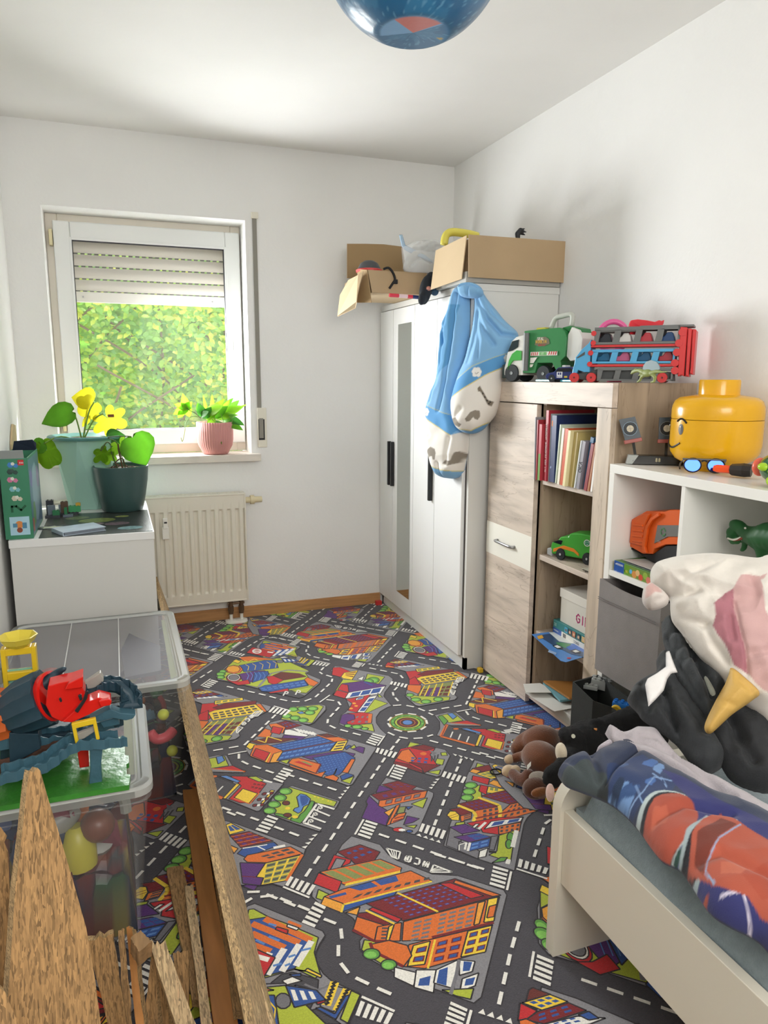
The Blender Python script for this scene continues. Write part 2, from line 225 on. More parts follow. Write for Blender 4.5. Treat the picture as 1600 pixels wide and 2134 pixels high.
# carpet
CARPET_BASE = mat('carpet_pile', '46444b', .95, bump=.9, bscale=330, vary=.16, vscale=260, sheen=.2)
CARPET_PRINT = mat('carpet_printed_pile', '46444b', .95, bump=.9, bscale=330, vary=.16, vscale=260, attr=True, sheen=.2)
carpet = thing('play_carpet', 'printed play carpet with grey streets and colourful town blocks covering the floor', 'carpet')
obj('pile', bxo(XL, XR, YF, YB, -.008, -.002), CARPET_BASE, carpet)
PAL = dict(road='47454c',g='8a898e',y='b4c13c',T='5f9f42',red='c4262c',dr='7a1b22',o='e0722c',Y='f3d03e',am='efa53a',pu='5b2e78',b='2f559c',lb='5c8bcc',w='f1efe8',dg='47464c',br='6a2a22',ol='8a9455',lg='86c85c',bk='1d1a20',st='77767c',ink='2a262c')
PALL = {k: lin(v) for k, v in PAL.items()}
CARPET = """P g 532 1781 569 1810 634 1744 641 1694 655 1663 722 1580 784 1551 872 1460 870 1441 662 1184 640 1176 572 1242 510 1308 469 1366 459 1397 466 1423 482 1436 474 1498 460 1524 410 1574 398 1606 408 1636 463 1694
P y 421 1626 446 1594 424 1580 407 1597
P y 478 1423 499 1410 522 1329 507 1318 474 1369 462 1396
P dr 509 1755 580 1764 623 1714 596 1685 544 1678 536 1706
G b 3 2 50 35 525 1750 578 1757 614 1714 546 1699
P red 498 1746 537 1709 529 1696 502 1690 522 1714 500 1729 469 1686 463 1694
P o 442 1690 612 1685 655 1631 645 1616 489 1619
G ol 5 1 75 85 444 1690 612 1684 648 1634 490 1624
p Y 494 1623 647 1622 644 1614 489 1614
P red 438 1688 487 1634 463 1597 414 1652
P o 480 1605 673 1612 711 1556 468 1551 428 1595
G b 2 1 85 80 489 1607 635 1611 632 1582 520 1582
G dg 8 1 60 40 519 1579 717 1578 712 1557 473 1557
p b 438 1592 484 1592 485 1583 443 1582
P am 428 1595 467 1554 451 1527 412 1571
P b 466 1551 613 1554 599 1539 520 1535 453 1527
L Y 6 710 1554 466 1551 453 1527
P am 463 1523 503 1530 487 1504
P dr 520 1535 772 1543 856 1446 586 1448
G pu 9 6 60 45 559 1537 728 1538 785 1461 608 1453
G lb 9 6 40 12 559 1537 728 1538 785 1461 608 1453
P red 724 1540 754 1532 813 1459 777 1461
L Y 6 609 1544 679 1448 623 1370
P red 520 1513 532 1517 586 1455 572 1448
P o 770 1538 856 1446 833 1449 761 1529
P o 586 1445 850 1443 787 1365 628 1368 560 1389
G st 2 5 75 50 609 1437 662 1436 624 1375 574 1379
G st 4 5 70 50 679 1440 781 1437 736 1373 640 1378
P am 787 1441 808 1441 757 1376 742 1376
P Y 817 1444 845 1442 795 1372 769 1376
P o 808 1420 829 1420 802 1385 783 1387
L dr 8 631 1375 792 1368
P o 571 1373 786 1363 730 1294 578 1296 535 1318
P Y 580 1367 623 1366 583 1307 544 1315
P Y 720 1364 784 1361 729 1292 669 1298
G dr 1 2 72 62 583 1361 619 1360 586 1310 551 1319
G b 1 2 50 38 583 1361 619 1360 586 1310 551 1319
G dr 2 3 72 62 636 1361 708 1359 664 1296 596 1303
G b 2 3 50 38 636 1361 708 1359 664 1296 596 1303
G dr 2 3 72 62 721 1361 782 1359 732 1296 673 1299
G b 2 3 50 38 721 1361 782 1359 732 1296 673 1299
L Y 5 635 1366 585 1294
P o 485 1500 551 1443 499 1410 459 1456
P dr 492 1510 517 1504 554 1452 547 1442 485 1500
P o 499 1410 521 1451 560 1447 581 1444 556 1390 512 1406
P Y 547 1442 563 1446 531 1399 524 1401
G dg 1 4 80 50 530 1448 547 1442 529 1404 513 1410
L Y 6 512 1513 563 1446
L dr 8 462 1462 499 1410 537 1397
P o 490 1404 532 1401 567 1372 565 1340 534 1316 487 1378
L dr 8 488 1410 486 1383 535 1318
P T 498 1369 495 1364 491 1361 484 1359 478 1360 471 1362 466 1366 462 1371 460 1377 461 1383 464 1388 469 1391 475 1393 482 1392 488 1390 494 1386 498 1380 499 1375
p lg 490 1370 487 1366 481 1365 474 1366 468 1370 464 1375 464 1380 468 1384 474 1385 480 1384 487 1381 490 1376
P T 523 1327 520 1322 516 1319 510 1318 504 1318 498 1320 493 1324 490 1328 488 1334 489 1339 492 1344 496 1347 502 1349 508 1349 514 1346 520 1343 523 1338 524 1332
p lg 516 1328 513 1324 507 1323 501 1324 495 1327 492 1332 492 1337 495 1340 501 1342 507 1341 513 1338 516 1333
P w 516 1323 559 1290 536 1260 505 1297
P w 559 1299 601 1284 570 1229 536 1257
p b 557 1274 583 1273 569 1250 546 1258
P w 601 1284 659 1293 616 1224 581 1253
p b 607 1281 629 1282 604 1237 587 1251
P w 662 1292 694 1276 675 1252 643 1252
p b 670 1285 687 1276 670 1256 655 1260
P w 645 1242 687 1244 663 1215 625 1213
p b 652 1238 674 1236 660 1220 641 1223
P y 590 1230 657 1210 638 1187 613 1205
L st 8 662 1292 638 1257 603 1213
P g 747 2042 771 2069 805 2032 872 1953 883 1931 874 1914 761 1766 743 1753 726 1770 695 1804 680 1821 624 1883 659 1938 664 1960 684 1987 711 1998
P pu 735 2034 767 1994 709 1994
P pu 684 1987 700 1914 711 1891 712 1872 680 1821 624 1883 664 1943 665 1960
P dr 744 2033 801 2037 848 1985 825 1972 872 1950 705 1950 691 1990 767 1994
G pu 3 2 45 40 756 2034 825 2009 833 1985 770 2003
G pu 3 1 50 60 716 1981 802 1981 812 1962 718 1955
P o 705 1950 724 1948 870 1951 847 1917 700 1914 693 1925
G dr 4 1 75 75 724 1948 852 1947 833 1922 708 1920
G st 4 1 55 50 724 1948 852 1947 833 1922 708 1920
P o 745 1907 760 1909 694 1824 680 1821
P am 698 1886 743 1903 705 1861
P o 734 1864 761 1863 741 1834 694 1824 708 1846
P ol 752 1897 772 1892 756 1865 730 1865
L dr 5 716 1846 750 1849
L dr 5 706 1833 740 1837
P y 792 1899 854 1914 818 1866
P pu 757 1846 787 1820 761 1809 730 1807
P y 732 1802 768 1793 754 1781
P b 772 1892 792 1885 771 1874
P red 724 1785 722 1782 718 1780 713 1780 707 1780 702 1782 697 1786 693 1789 692 1793 692 1797 694 1800 698 1802 703 1802 709 1802 715 1800 720 1797 723 1793 725 1789
p w 726 1782 723 1780 717 1779 712 1781 708 1785 707 1789 710 1792 716 1793 722 1791 726 1787
P b 744 1769 741 1767 736 1766 730 1768 726 1772 726 1776 729 1779 735 1780 740 1777 744 1774
P g 1100 2071 1170 1986 1192 1936 1206 1885 1141 1741 1095 1714 1069 1690 936 1516 862 1598 801 1678 862 1765 946 1869 1033 1993
P y 1099 2049 1117 2026 1080 2023
P dr 1065 2023 1129 2025 1160 1984 1076 1993
P am 1049 2008 1067 2020 1088 1999 1064 1987
P Y 1062 1988 1153 1992 1146 1942 1096 1942
G ol 4 2 85 80 1072 1984 1145 1989 1141 1949 1100 1948
P y 1004 1918 1046 1923 1013 1849 959 1851
P red 1048 1982 1091 1944 1070 1914 1032 1958
P dr 1103 1940 1151 1935 1185 1883 1163 1861 1132 1902
P am 1074 1923 1101 1935 1126 1899 1099 1884
P am 1102 1878 1133 1899 1164 1863 1130 1844
P red 1046 1923 1065 1906 1037 1864 1024 1892
P Y 1065 1906 1101 1878 1128 1845 1105 1835 1043 1876
G ol 2 1 70 80 1069 1902 1093 1884 1081 1867 1057 1885
P T 1035 1924 1031 1919 1025 1915 1018 1913 1011 1913 1004 1915 998 1920 995 1925 994 1932 996 1938 1000 1944 1006 1948 1014 1950 1021 1950 1028 1947 1033 1943 1037 1937 1037 1930
p lg 1027 1925 1022 1921 1015 1919 1008 1920 1002 1924 998 1929 999 1935 1004 1940 1011 1942 1018 1941 1024 1937 1028 1931
P T 1013 1894 1009 1888 1003 1884 996 1883 988 1883 982 1885 976 1890 973 1895 972 1901 974 1908 978 1913 984 1917 991 1919 998 1919 1005 1916 1010 1912 1014 1906 1014 1900
p lg 1004 1895 1000 1890 993 1888 986 1890 980 1893 976 1899 977 1904 981 1909 988 1911 996 1910 1002 1906 1005 1900
P T 991 1865 987 1860 981 1856 975 1855 967 1855 961 1857 956 1862 952 1867 952 1873 953 1879 957 1884 963 1888 970 1890 977 1890 984 1887 989 1883 992 1878 993 1871
p lg 983 1866 978 1862 972 1860 965 1861 959 1865 956 1870 956 1876 960 1880 967 1882 974 1881 980 1877 984 1872
P pu 1158 1801 1202 1758 1166 1706 1143 1731 1140 1758
P b 1163 1861 1175 1838 1156 1826 1151 1846
P st 1137 1837 1165 1822 1149 1800 1128 1817
P dr 1018 1866 1106 1867 1152 1795 1081 1793
G pu 5 4 50 50 1030 1862 1104 1863 1142 1798 1081 1798
P o 1081 1793 1150 1793 1138 1733 1007 1725 1025 1761
G dg 5 3 50 62 1082 1790 1147 1792 1136 1738 1015 1735
P dr 929 1850 1008 1851 1043 1794 961 1797
G pu 4 3 50 50 946 1846 1006 1847 1034 1797 966 1801
P o 963 1800 1044 1795 1013 1735 936 1743
G dg 3 3 55 65 985 1797 1043 1794 1014 1739 957 1743
P dr 892 1834 932 1829 950 1792 912 1789
P o 908 1790 948 1793 932 1765 897 1763
G dg 1 3 80 60 917 1789 947 1791 932 1765 903 1763
L Y 11 926 1844 956 1798 954 1778 933 1752
L Y 11 1005 1861 1022 1837 1047 1801 1035 1770 1014 1739
L dr 6 946 1764 1025 1761 1145 1757
P Y 872 1808 889 1823 905 1817 908 1794 895 1770 875 1781
L dr 2 870 1799 904 1804
L dr 2 874 1790 905 1795
P red 910 1752 1013 1744 1086 1722 1050 1681 974 1669 934 1695 938 1717 917 1737
P w 945 1707 983 1734 1084 1720 1067 1704 964 1708
G b 1 2 90 70 962 1713 984 1730 1080 1718 1066 1706
P w 911 1725 934 1739 945 1735 922 1721
L w 8 966 1736 931 1714
P o 992 1706 1065 1700 1037 1662 974 1671
G dg 4 2 50 60 994 1705 1064 1698 1039 1665 977 1676
P y 882 1764 908 1759 902 1748 872 1753
P st 854 1748 880 1714 832 1645 808 1676
P pu 855 1751 903 1750 931 1704 873 1709
P st 852 1682 886 1622 866 1593 830 1646
P pu 845 1704 913 1699 949 1666 876 1666
G b 2 2 90 85 882 1698 922 1696 944 1670 898 1669
P b 878 1665 944 1664 920 1631 854 1631
G lb 2 2 70 50 879 1661 939 1662 920 1635 860 1634
L w 7 878 1665 855 1633
L w 6 868 1669 850 1642
L w 3 833 1644 844 1666 868 1669
P w 886 1622 915 1626 891 1595 868 1596
P y 972 1666 1030 1672 946 1554 920 1577 902 1598 931 1605
P st 949 1670 970 1666 926 1611 914 1619
P T 1009 1645 1004 1638 999 1633 994 1630 990 1629 987 1630 985 1633 985 1639 986 1645 990 1652 994 1658 999 1663 1004 1667 1008 1668 1012 1667 1013 1663 1014 1658 1012 1652
P T 987 1618 983 1612 978 1607 974 1604 970 1603 967 1604 965 1607 965 1612 967 1618 970 1624 974 1631 979 1636 983 1639 988 1640 991 1639 992 1636 992 1631 990 1625
L w 13 1032 1670 982 1606
L w 12 945 1563 932 1547
P T 894 1565 928 1578 946 1571 930 1560
p bk 911 1616 931 1605 924 1597 907 1607
P g 939 2268 1034 2168 1033 2125 949 2019 932 2015 896 2054 827 2144 877 2217 910 2234
P y 936 2262 967 2236 910 2226
P y 1010 2155 1030 2151 1024 2129 1004 2135
P y 980 2123 1003 2108 981 2076 961 2096
P y 914 2054 962 2050 943 2024
P red 885 2228 972 2230 1002 2186 969 2155 963 2075 901 2049 827 2144 861 2194
P dr 923 2222 975 2229 1008 2192 967 2184
P o 884 2214 914 2218 914 2147 880 2125 848 2171
p red 968 2162 964 2156 956 2153 947 2152 938 2155 932 2161 929 2168 930 2176 935 2182 943 2186 952 2186 960 2183 967 2178 970 2170
p o 960 2165 957 2161 951 2158 945 2159 940 2162 938 2168 938 2173 942 2178 948 2180 954 2180 959 2176 961 2171
P dr 880 2132 974 2078 902 2051 905 2083
G b 3 2 50 60 897 2167 961 2137 937 2098 882 2138
P dr 832 2156 875 2120 901 2065 898 2050 826 2141
p st 979 2187 997 2159 979 2144
G dg 3 1 60 90 964 2143 1004 2150 987 2121 948 2107
P g 846 2991 878 3036 908 3019 1074 2849 1079 2811 1063 2776 998 2694 980 2658 979 2562 960 2557 918 2531 887 2490 871 2444 870 2387 877 2344 860 2327 825 2367 747 2455 733 2485 761 2552 786 2570 814 2605 821 2663 826 2692 783 2739 868 2875 866 2899
P y 870 2880 902 2863 952 2828 812 2777 784 2744
P red 865 3022 897 3016 929 2949 893 2878 838 2945
P Y 870 2910 896 2948 965 2954 906 2861 873 2891
G dr 1 3 90 45 898 2942 959 2950 917 2881 890 2914
P w 931 2864 971 2885 947 2841
P y 991 2902 1053 2844 1001 2781 950 2823
P T 1018 2819 1013 2809 1006 2801 997 2797 988 2796 979 2799 973 2805 968 2814 968 2825 970 2836 975 2846 982 2854 991 2859 1001 2860 1009 2857 1016 2850 1020 2841 1021 2830
p lg 1008 2819 1002 2811 994 2806 984 2807 976 2812 973 2821 974 2832 979 2840 988 2845 997 2844 1005 2838 1009 2829
P T 989 2814 985 2806 978 2799 971 2795 963 2794 956 2797 950 2802 947 2810 946 2820 948 2829 952 2838 958 2845 966 2849 974 2850 981 2847 987 2841 990 2833 991 2824
p lg 980 2815 975 2807 968 2803 960 2804 953 2809 950 2816 951 2825 955 2832 963 2836 971 2836 978 2831 981 2823
P pu 853 2840 949 2834 1029 2755 939 2737 857 2734
L b 8 950 2823 971 2775
P red 813 2782 853 2735 821 2692 785 2739
P red 850 2836 873 2816 854 2740 818 2786
P w 852 2741 1023 2751 976 2686 821 2692
G b 3 1 86 86 866 2736 1007 2746 976 2697 838 2695
P y 934 2644 972 2589 871 2538 830 2543
P y 966 2695 972 2650 956 2656
P red 823 2683 933 2691 829 2553 800 2582 835 2638
P w 916 2670 959 2676 856 2543 830 2557
G b 1 3 90 80 917 2660 944 2660 859 2552 838 2559
P w 866 2678 905 2690 890 2664 856 2661
p b 872 2676 899 2685 890 2670 864 2666
p am 851 2633 847 2628 840 2627 836 2632 835 2638 839 2643 846 2644 850 2639
p am 851 2608 847 2603 841 2602 836 2607 836 2613 840 2618 846 2618 851 2614
p am 825 2593 821 2588 815 2588 810 2592 810 2598 814 2603 820 2603 824 2599
P pu 765 2551 783 2558 816 2537 802 2494 782 2468 752 2470 737 2492
P red 788 2560 851 2547 882 2522 854 2450 763 2458 766 2490 804 2502 812 2538
G st 3 2 40 40 823 2534 873 2517 843 2442 761 2475
p o 868 2527 882 2522 852 2451 840 2455
P y 750 2463 783 2459 854 2442 841 2381 812 2408
P T 811 2432 808 2427 803 2424 797 2422 790 2422 784 2425 778 2429 774 2434 772 2440 773 2446 776 2451 781 2455 787 2457 794 2456 800 2454 806 2450 810 2444 812 2438
p lg 803 2434 799 2429 793 2428 786 2429 780 2432 776 2438 776 2443 780 2447 786 2449 793 2448 799 2444 802 2439
P T 775 2453 773 2449 769 2446 765 2444 760 2444 755 2446 751 2449 748 2454 747 2458 748 2463 750 2468 754 2471 758 2472 763 2472 768 2471 772 2468 775 2463 776 2458
p lg 770 2454 767 2450 762 2449 757 2450 753 2452 750 2456 750 2461 753 2464 757 2466 762 2466 767 2463 769 2458
P T 828 2410 826 2407 822 2404 818 2403 813 2403 808 2405 804 2408 802 2412 800 2416 801 2420 803 2423 806 2426 811 2427 816 2426 820 2425 824 2422 827 2418 828 2414
p lg 822 2411 820 2408 816 2407 810 2408 806 2410 803 2414 803 2418 806 2420 810 2422 815 2421 819 2418 822 2415
P Y 1056 2407 1055 2418 1053 2429 1048 2440 1043 2449 1035 2458 1027 2465 1017 2470 1007 2475 996 2477 985 2478 974 2477 963 2475 953 2470 944 2465 935 2458 928 2449 922 2440 918 2429 915 2418 914 2407 915 2396 918 2386 922 2375 928 2366 935 2357 944 2350 953 2344 963 2340 974 2337 985 2336 996 2337 1007 2340 1017 2344 1027 2350 1035 2357 1043 2366 1048 2375 1053 2386 1055 2396
P T 1051 2407 1050 2418 1048 2428 1044 2437 1038 2446 1032 2454 1024 2460 1015 2466 1006 2470 996 2472 985 2473 975 2472 965 2470 956 2466 947 2460 939 2454 932 2446 927 2437 923 2428 921 2418 920 2407 921 2397 923 2387 927 2378 932 2369 939 2361 947 2354 956 2349 965 2345 975 2343 985 2342 996 2343 1006 2345 1015 2349 1024 2354 1032 2361 1038 2369 1044 2378 1048 2387 1050 2397
P y 1036 2407 1035 2415 1033 2423 1030 2430 1026 2437 1021 2443 1015 2448 1008 2452 1001 2455 993 2457 985 2458 977 2457 970 2455 962 2452 956 2448 950 2443 945 2437 940 2430 937 2423 936 2415 935 2407 936 2400 937 2392 940 2384 945 2378 950 2372 956 2367 962 2363 970 2360 977 2358 985 2357 993 2358 1001 2360 1008 2363 1015 2367 1021 2372 1026 2378 1030 2384 1033 2392 1035 2400
P dr 1025 2407 1024 2414 1023 2420 1021 2425 1017 2431 1013 2435 1009 2439 1003 2443 998 2445 992 2446 985 2447 979 2446 973 2445 967 2443 962 2439 957 2435 953 2431 950 2425 948 2420 946 2414 946 2407 946 2401 948 2395 950 2389 953 2384 957 2379 962 2375 967 2372 973 2370 979 2368 985 2368 992 2368 998 2370 1003 2372 1009 2375 1013 2379 1017 2384 1021 2389 1023 2395 1024 2401
P o 1017 2407 1017 2412 1016 2417 1014 2422 1011 2426 1008 2430 1004 2433 1000 2436 995 2438 990 2439 985 2439 980 2439 975 2438 971 2436 966 2433 963 2430 959 2426 957 2422 955 2417 954 2412 953 2407 954 2402 955 2398 957 2393 959 2389 963 2385 966 2382 971 2379 975 2377 980 2376 985 2375 990 2376 995 2377 1000 2379 1004 2382 1008 2385 1011 2389 1014 2393 1016 2398 1017 2402
P br 1011 2407 1011 2411 1010 2415 1008 2419 1006 2423 1004 2426 1000 2428 997 2430 993 2432 989 2433 985 2433 981 2433 977 2432 974 2430 970 2428 967 2426 964 2423 962 2419 961 2415 960 2411 959 2407 960 2403 961 2399 962 2396 964 2392 967 2389 970 2386 974 2384 977 2383 981 2382 985 2382 989 2382 993 2383 997 2384 1000 2386 1004 2389 1006 2392 1008 2396 1010 2399 1011 2403
P lb 1005 2407 1005 2410 1004 2414 1003 2416 1001 2419 999 2421 997 2423 994 2425 991 2426 988 2427 985 2427 982 2427 979 2426 976 2425 974 2423 971 2421 969 2419 968 2416 966 2414 966 2410 966 2407 966 2404 966 2401 968 2398 969 2396 971 2393 974 2391 976 2390 979 2388 982 2388 985 2388 988 2388 991 2388 994 2390 997 2391 999 2393 1001 2396 1003 2398 1004 2401 1005 2404
D 1062 2407 1060 2419 1058 2431 1053 2442 1047 2452 1039 2461 1030 2469 1020 2475 1009 2480 997 2483 985 2484 973 2483 962 2480 951 2475 940 2469 931 2461 924 2452 917 2442 913 2431 910 2419 909 2407 910 2396 913 2384 917 2373 924 2363 931 2354 940 2346 951 2340 962 2335 973 2332 985 2331 997 2332 1009 2335 1020 2340 1030 2346 1039 2354 1047 2363 1053 2373 1058 2384 1060 2396 1062 2407
p lg 1047 2407 1046 2411 1042 2412 1039 2411 1038 2407 1039 2404 1042 2403 1046 2404
p lg 1039 2436 1038 2439 1035 2440 1032 2439 1030 2436 1032 2433 1035 2431 1038 2433
p lg 1018 2457 1017 2460 1014 2461 1011 2460 1009 2457 1011 2454 1014 2452 1017 2454
p lg 990 2464 988 2468 985 2469 982 2468 981 2464 982 2461 985 2460 988 2461
p lg 961 2457 960 2460 957 2461 954 2460 952 2457 954 2454 957 2452 960 2454
p lg 940 2436 939 2439 936 2440 933 2439 931 2436 933 2433 936 2431 939 2433
p lg 933 2407 931 2411 928 2412 925 2411 924 2407 925 2404 928 2403 931 2404
p lg 940 2379 939 2382 936 2383 933 2382 931 2379 933 2376 936 2374 939 2376
p lg 961 2358 960 2361 957 2362 954 2361 952 2358 954 2355 957 2353 960 2355
p lg 990 2350 988 2354 985 2355 982 2354 981 2350 982 2347 985 2346 988 2347
p lg 1018 2358 1017 2361 1014 2362 1011 2361 1009 2358 1011 2355 1014 2353 1017 2355
p lg 1039 2379 1038 2382 1035 2383 1032 2382 1030 2379 1032 2376 1035 2374 1038 2376
P g 1108 2429 1165 2434 1198 2420 1206 2342 1244 2296 1233 2289 1131 2329 1118 2342 1060 2257 1048 2276 1080 2317 1104 2370
P g 1210 2274 1248 2260 1274 2251 1314 2199 1346 2176 1244 2052 1234 2053 1164 2142 1148 2161
P y 1123 2420 1189 2419 1194 2350 1134 2352
P T 1115 2414 1136 2415 1137 2366 1108 2337
P lb 1161 2423 1183 2423 1186 2389 1161 2372
P red 1140 2348 1207 2345 1241 2294
L o 5 1140 2348 1241 2294 1234 2291
P dg 1121 2344 1149 2288 1195 2230 1204 2220 1148 2154 1057 2262
L o 12 1121 2340 1060 2264 1147 2158
L dr 3 1115 2335 1065 2266 1150 2166
L w 5 1117 2281 1089 2243
L w 5 1137 2255 1109 2218
L w 5 1158 2228 1130 2192
P Y 1201 2228 1212 2221 1156 2152 1147 2158
P red 1190 2281 1250 2256 1293 2195 1230 2104 1195 2113 1165 2148 1214 2209
P lb 1155 2293 1179 2289 1216 2238 1204 2233
P o 1150 2293 1146 2289 1138 2288 1131 2291 1126 2296 1126 2302 1131 2305 1138 2306 1146 2303 1150 2298
P Y 1216 2192 1256 2147 1219 2101 1182 2150
L o 4 1261 2149 1222 2099 1180 2146
P y 1242 2255 1270 2250 1289 2215 1272 2214
L w 8 1288 2218 1312 2196
G dr 3 2 70 50 1255 2216 1293 2195 1266 2161 1238 2186
P Y 1299 2153 1310 2146 1255 2078 1254 2089 1283 2127
P dr 1283 2136 1279 2132 1274 2131 1269 2132 1267 2136 1268 2141 1272 2145 1277 2147 1282 2145 1284 2141
P dr 1303 2132 1300 2128 1295 2127 1292 2128 1290 2132 1291 2137 1295 2140 1299 2142 1303 2140 1305 2137
p w 1284 2141 1293 2140 1289 2130 1280 2132
P dr 1262 2110 1258 2106 1253 2105 1249 2106 1247 2110 1248 2115 1252 2119 1257 2120 1261 2119 1263 2115
P dr 1283 2106 1279 2102 1275 2101 1271 2102 1269 2106 1270 2110 1274 2114 1278 2116 1282 2114 1284 2111
p w 1264 2115 1272 2113 1268 2104 1259 2106
P dr 1243 2083 1239 2079 1234 2078 1230 2079 1228 2083 1229 2088 1232 2092 1238 2093 1242 2092 1244 2088
P dr 1263 2079 1260 2075 1255 2074 1252 2075 1250 2079 1251 2083 1254 2087 1259 2088 1263 2087 1264 2083
p w 1244 2088 1253 2086 1249 2077 1240 2078
P g 486 2584 532 2594 601 2533 666 2445 731 2359 735 2356 810 2266 654 2066 639 2062 616 2092 552 2161 485 2247 454 2286 420 2292 370 2368 364 2416 418 2492
P dr 510 2570 548 2579 598 2521 536 2504
G b 3 2 40 40 522 2566 547 2573 588 2526 538 2518
P o 480 2572 510 2570 536 2526 515 2482 486 2509
P o 460 2544 485 2514 462 2464 420 2491
P red 491 2551 524 2522 503 2478 474 2505
P w 528 2507 547 2505 603 2438 590 2426 517 2473
P pu 516 2469 591 2428 563 2408 503 2445
L w 6 564 2507 578 2468
L w 6 573 2499 587 2460
L w 6 583 2490 597 2451
L w 6 593 2482 606 2443
L w 6 602 2473 616 2434
L w 6 612 2464 625 2426
L w 6 621 2456 635 2418
P br 387 2463 455 2470 560 2425 493 2416 415 2433
L Y 5 417 2464 441 2435 457 2478 500 2430
P Y 370 2429 385 2455 410 2430 380 2402
P b 450 2408 638 2417 676 2359 490 2351
G lb 12 3 75 25 454 2407 637 2413 669 2361 491 2355
P o 399 2430 445 2419 488 2356 458 2285 420 2293 371 2360
P red 401 2406 442 2357 414 2308 379 2359
L Y 4 443 2353 416 2300
P am 452 2346 488 2356 458 2285 427 2291
P o 626 2430 672 2426 729 2352 679 2354
P br 637 2426 671 2422 700 2387 660 2397
P b 486 2349 687 2355 641 2297 452 2294
G lb 10 2 75 40 486 2349 685 2354 642 2300 456 2297
L br 6 488 2352 679 2356
P Y 688 2354 728 2350 689 2287 643 2295
G dg 1 3 80 50 687 2348 723 2346 691 2295 651 2297
P pu 542 2292 678 2288 723 2249 699 2220 567 2261
P b 574 2273 693 2275 714 2222 678 2178 628 2134 595 2139 565 2184 589 2210
G lb 9 8 50 22 580 2270 691 2268 684 2175 580 2151
P y 462 2291 498 2289 481 2263
P o 505 2290 530 2288 590 2224 559 2171 487 2266
L dr 5 530 2287 590 2222 560 2172
p red 507 2268 525 2268 560 2220 552 2216
p ol 528 2264 544 2258 565 2225 552 2230
P o 487 2257 560 2168 594 2173 571 2141 487 2243
P o 581 2141 617 2144 634 2176 612 2143 624 2119 610 2101 579 2135
P o 699 2220 711 2212 661 2136 644 2148
P y 625 2098 674 2110 648 2071
P b 630 2126 658 2137 676 2116 629 2100
P pu 722 2287 752 2294 768 2278 750 2241 739 2256
P y 720 2295 740 2313 739 2288 724 2286
P b 700 2302 719 2317 727 2307 702 2286
P g 452 2121 468 2124 588 1988 565 1955 515 2009 449 1916 493 1864 489 1858 433 1917 379 1980 354 2004 393 2077
P y 458 2119 579 1988 563 1966 509 2009 473 1956 442 1919 384 1980 386 2017 426 2097
P lb 466 2056 482 2070 496 2058 505 2031 492 2004 474 1998 462 1975 450 1968 439 1988 446 1998 460 2001 464 2035
p b 479 2062 495 2053 500 2030 486 2007 470 2002 472 2032
P T 485 1992 504 2021 513 2012 496 1978 470 1942 444 1916 420 1941 425 1954 442 1943 455 1962 469 1972
P T 382 1994 404 1981 418 1956 409 1955 382 1984
P T 460 2093 457 2087 452 2082 446 2080 439 2080 433 2082 427 2087 422 2093 420 2100 421 2107 423 2113 428 2118 434 2120 441 2120 448 2118 454 2113 458 2107 460 2100
p lg 451 2094 448 2089 442 2086 435 2087 429 2091 425 2097 424 2104 427 2109 433 2111 440 2110 447 2106 451 2100
P T 435 2063 433 2057 428 2052 422 2050 415 2050 409 2052 403 2057 399 2063 397 2070 397 2076 399 2082 404 2087 410 2089 417 2089 423 2087 429 2082 433 2076 436 2069
p lg 427 2064 424 2058 418 2056 411 2057 405 2061 401 2067 400 2073 403 2078 409 2080 416 2080 422 2076 426 2070
P T 410 2033 408 2027 403 2023 397 2021 391 2021 384 2023 379 2027 374 2033 372 2040 372 2046 375 2052 379 2057 385 2059 392 2059 398 2057 404 2052 408 2046 410 2040
p lg 402 2034 399 2029 394 2027 387 2028 380 2032 376 2037 376 2043 379 2048 384 2050 391 2050 398 2046 402 2040
P T 390 2005 388 1999 383 1995 378 1993 371 1993 365 1995 359 2000 355 2005 353 2012 353 2018 355 2024 359 2028 365 2030 372 2030 378 2028 384 2023 388 2018 390 2011
p lg 382 2006 380 2001 374 1999 367 2000 361 2003 357 2009 356 2015 359 2020 365 2022 371 2021 378 2017 382 2011
P br 438 2030 434 2023 427 2022 420 2026 416 2034 418 2042 424 2047 432 2046 438 2039
P br 429 1966 425 1960 417 1959 410 1963 406 1970 407 1978 414 1982 422 1980 428 1974
p Y 524 2038 521 2035 518 2037 517 2040 520 2042 523 2041
p Y 532 2027 530 2025 527 2026 526 2030 528 2032 532 2031
p Y 544 2015 541 2012 538 2014 537 2017 540 2019 543 2018
p Y 557 2000 554 1997 551 1998 550 2002 553 2004 556 2003
p Y 564 1992 561 1990 558 1991 557 1994 560 1997 563 1995
p Y 434 2002 430 1998 424 1998 419 2002 418 2008 422 2013 428 2013 433 2009
p Y 446 1951 442 1946 435 1946 429 1951 428 1958 432 1962 438 1962 444 1958
L w 8 560 1952 517 1998 454 1917 495 1870
L w 7 499 1974 537 1923
L w 7 476 1944 516 1896
L w 6 506 1961 521 1984 527 1976 522 1967 515 1974
L w 6 484 1934 498 1956 504 1948 499 1939 492 1946
L w 6 463 1906 476 1927 483 1919 478 1910 471 1918
P g 235 2008 259 1987 430 1794 420 1775 339 1663 289 1707 239 1706 208 1732 204 1872
P Y 235 1984 251 1990 285 1938 238 1933
G b 2 1 80 80 239 1978 253 1982 278 1945 242 1945
P dr 238 1930 294 1930 352 1861 260 1862
G o 4 4 95 16 238 1930 294 1930 352 1861 260 1862
G pu 3 3 50 45 243 1926 294 1927 344 1864 262 1867
P b 246 1840 264 1858 353 1856 360 1836 265 1816
L w 10 346 1831 379 1830
L w 4 264 1858 332 1851
L w 4 304 1854 322 1829
P am 231 1887 252 1862 237 1843
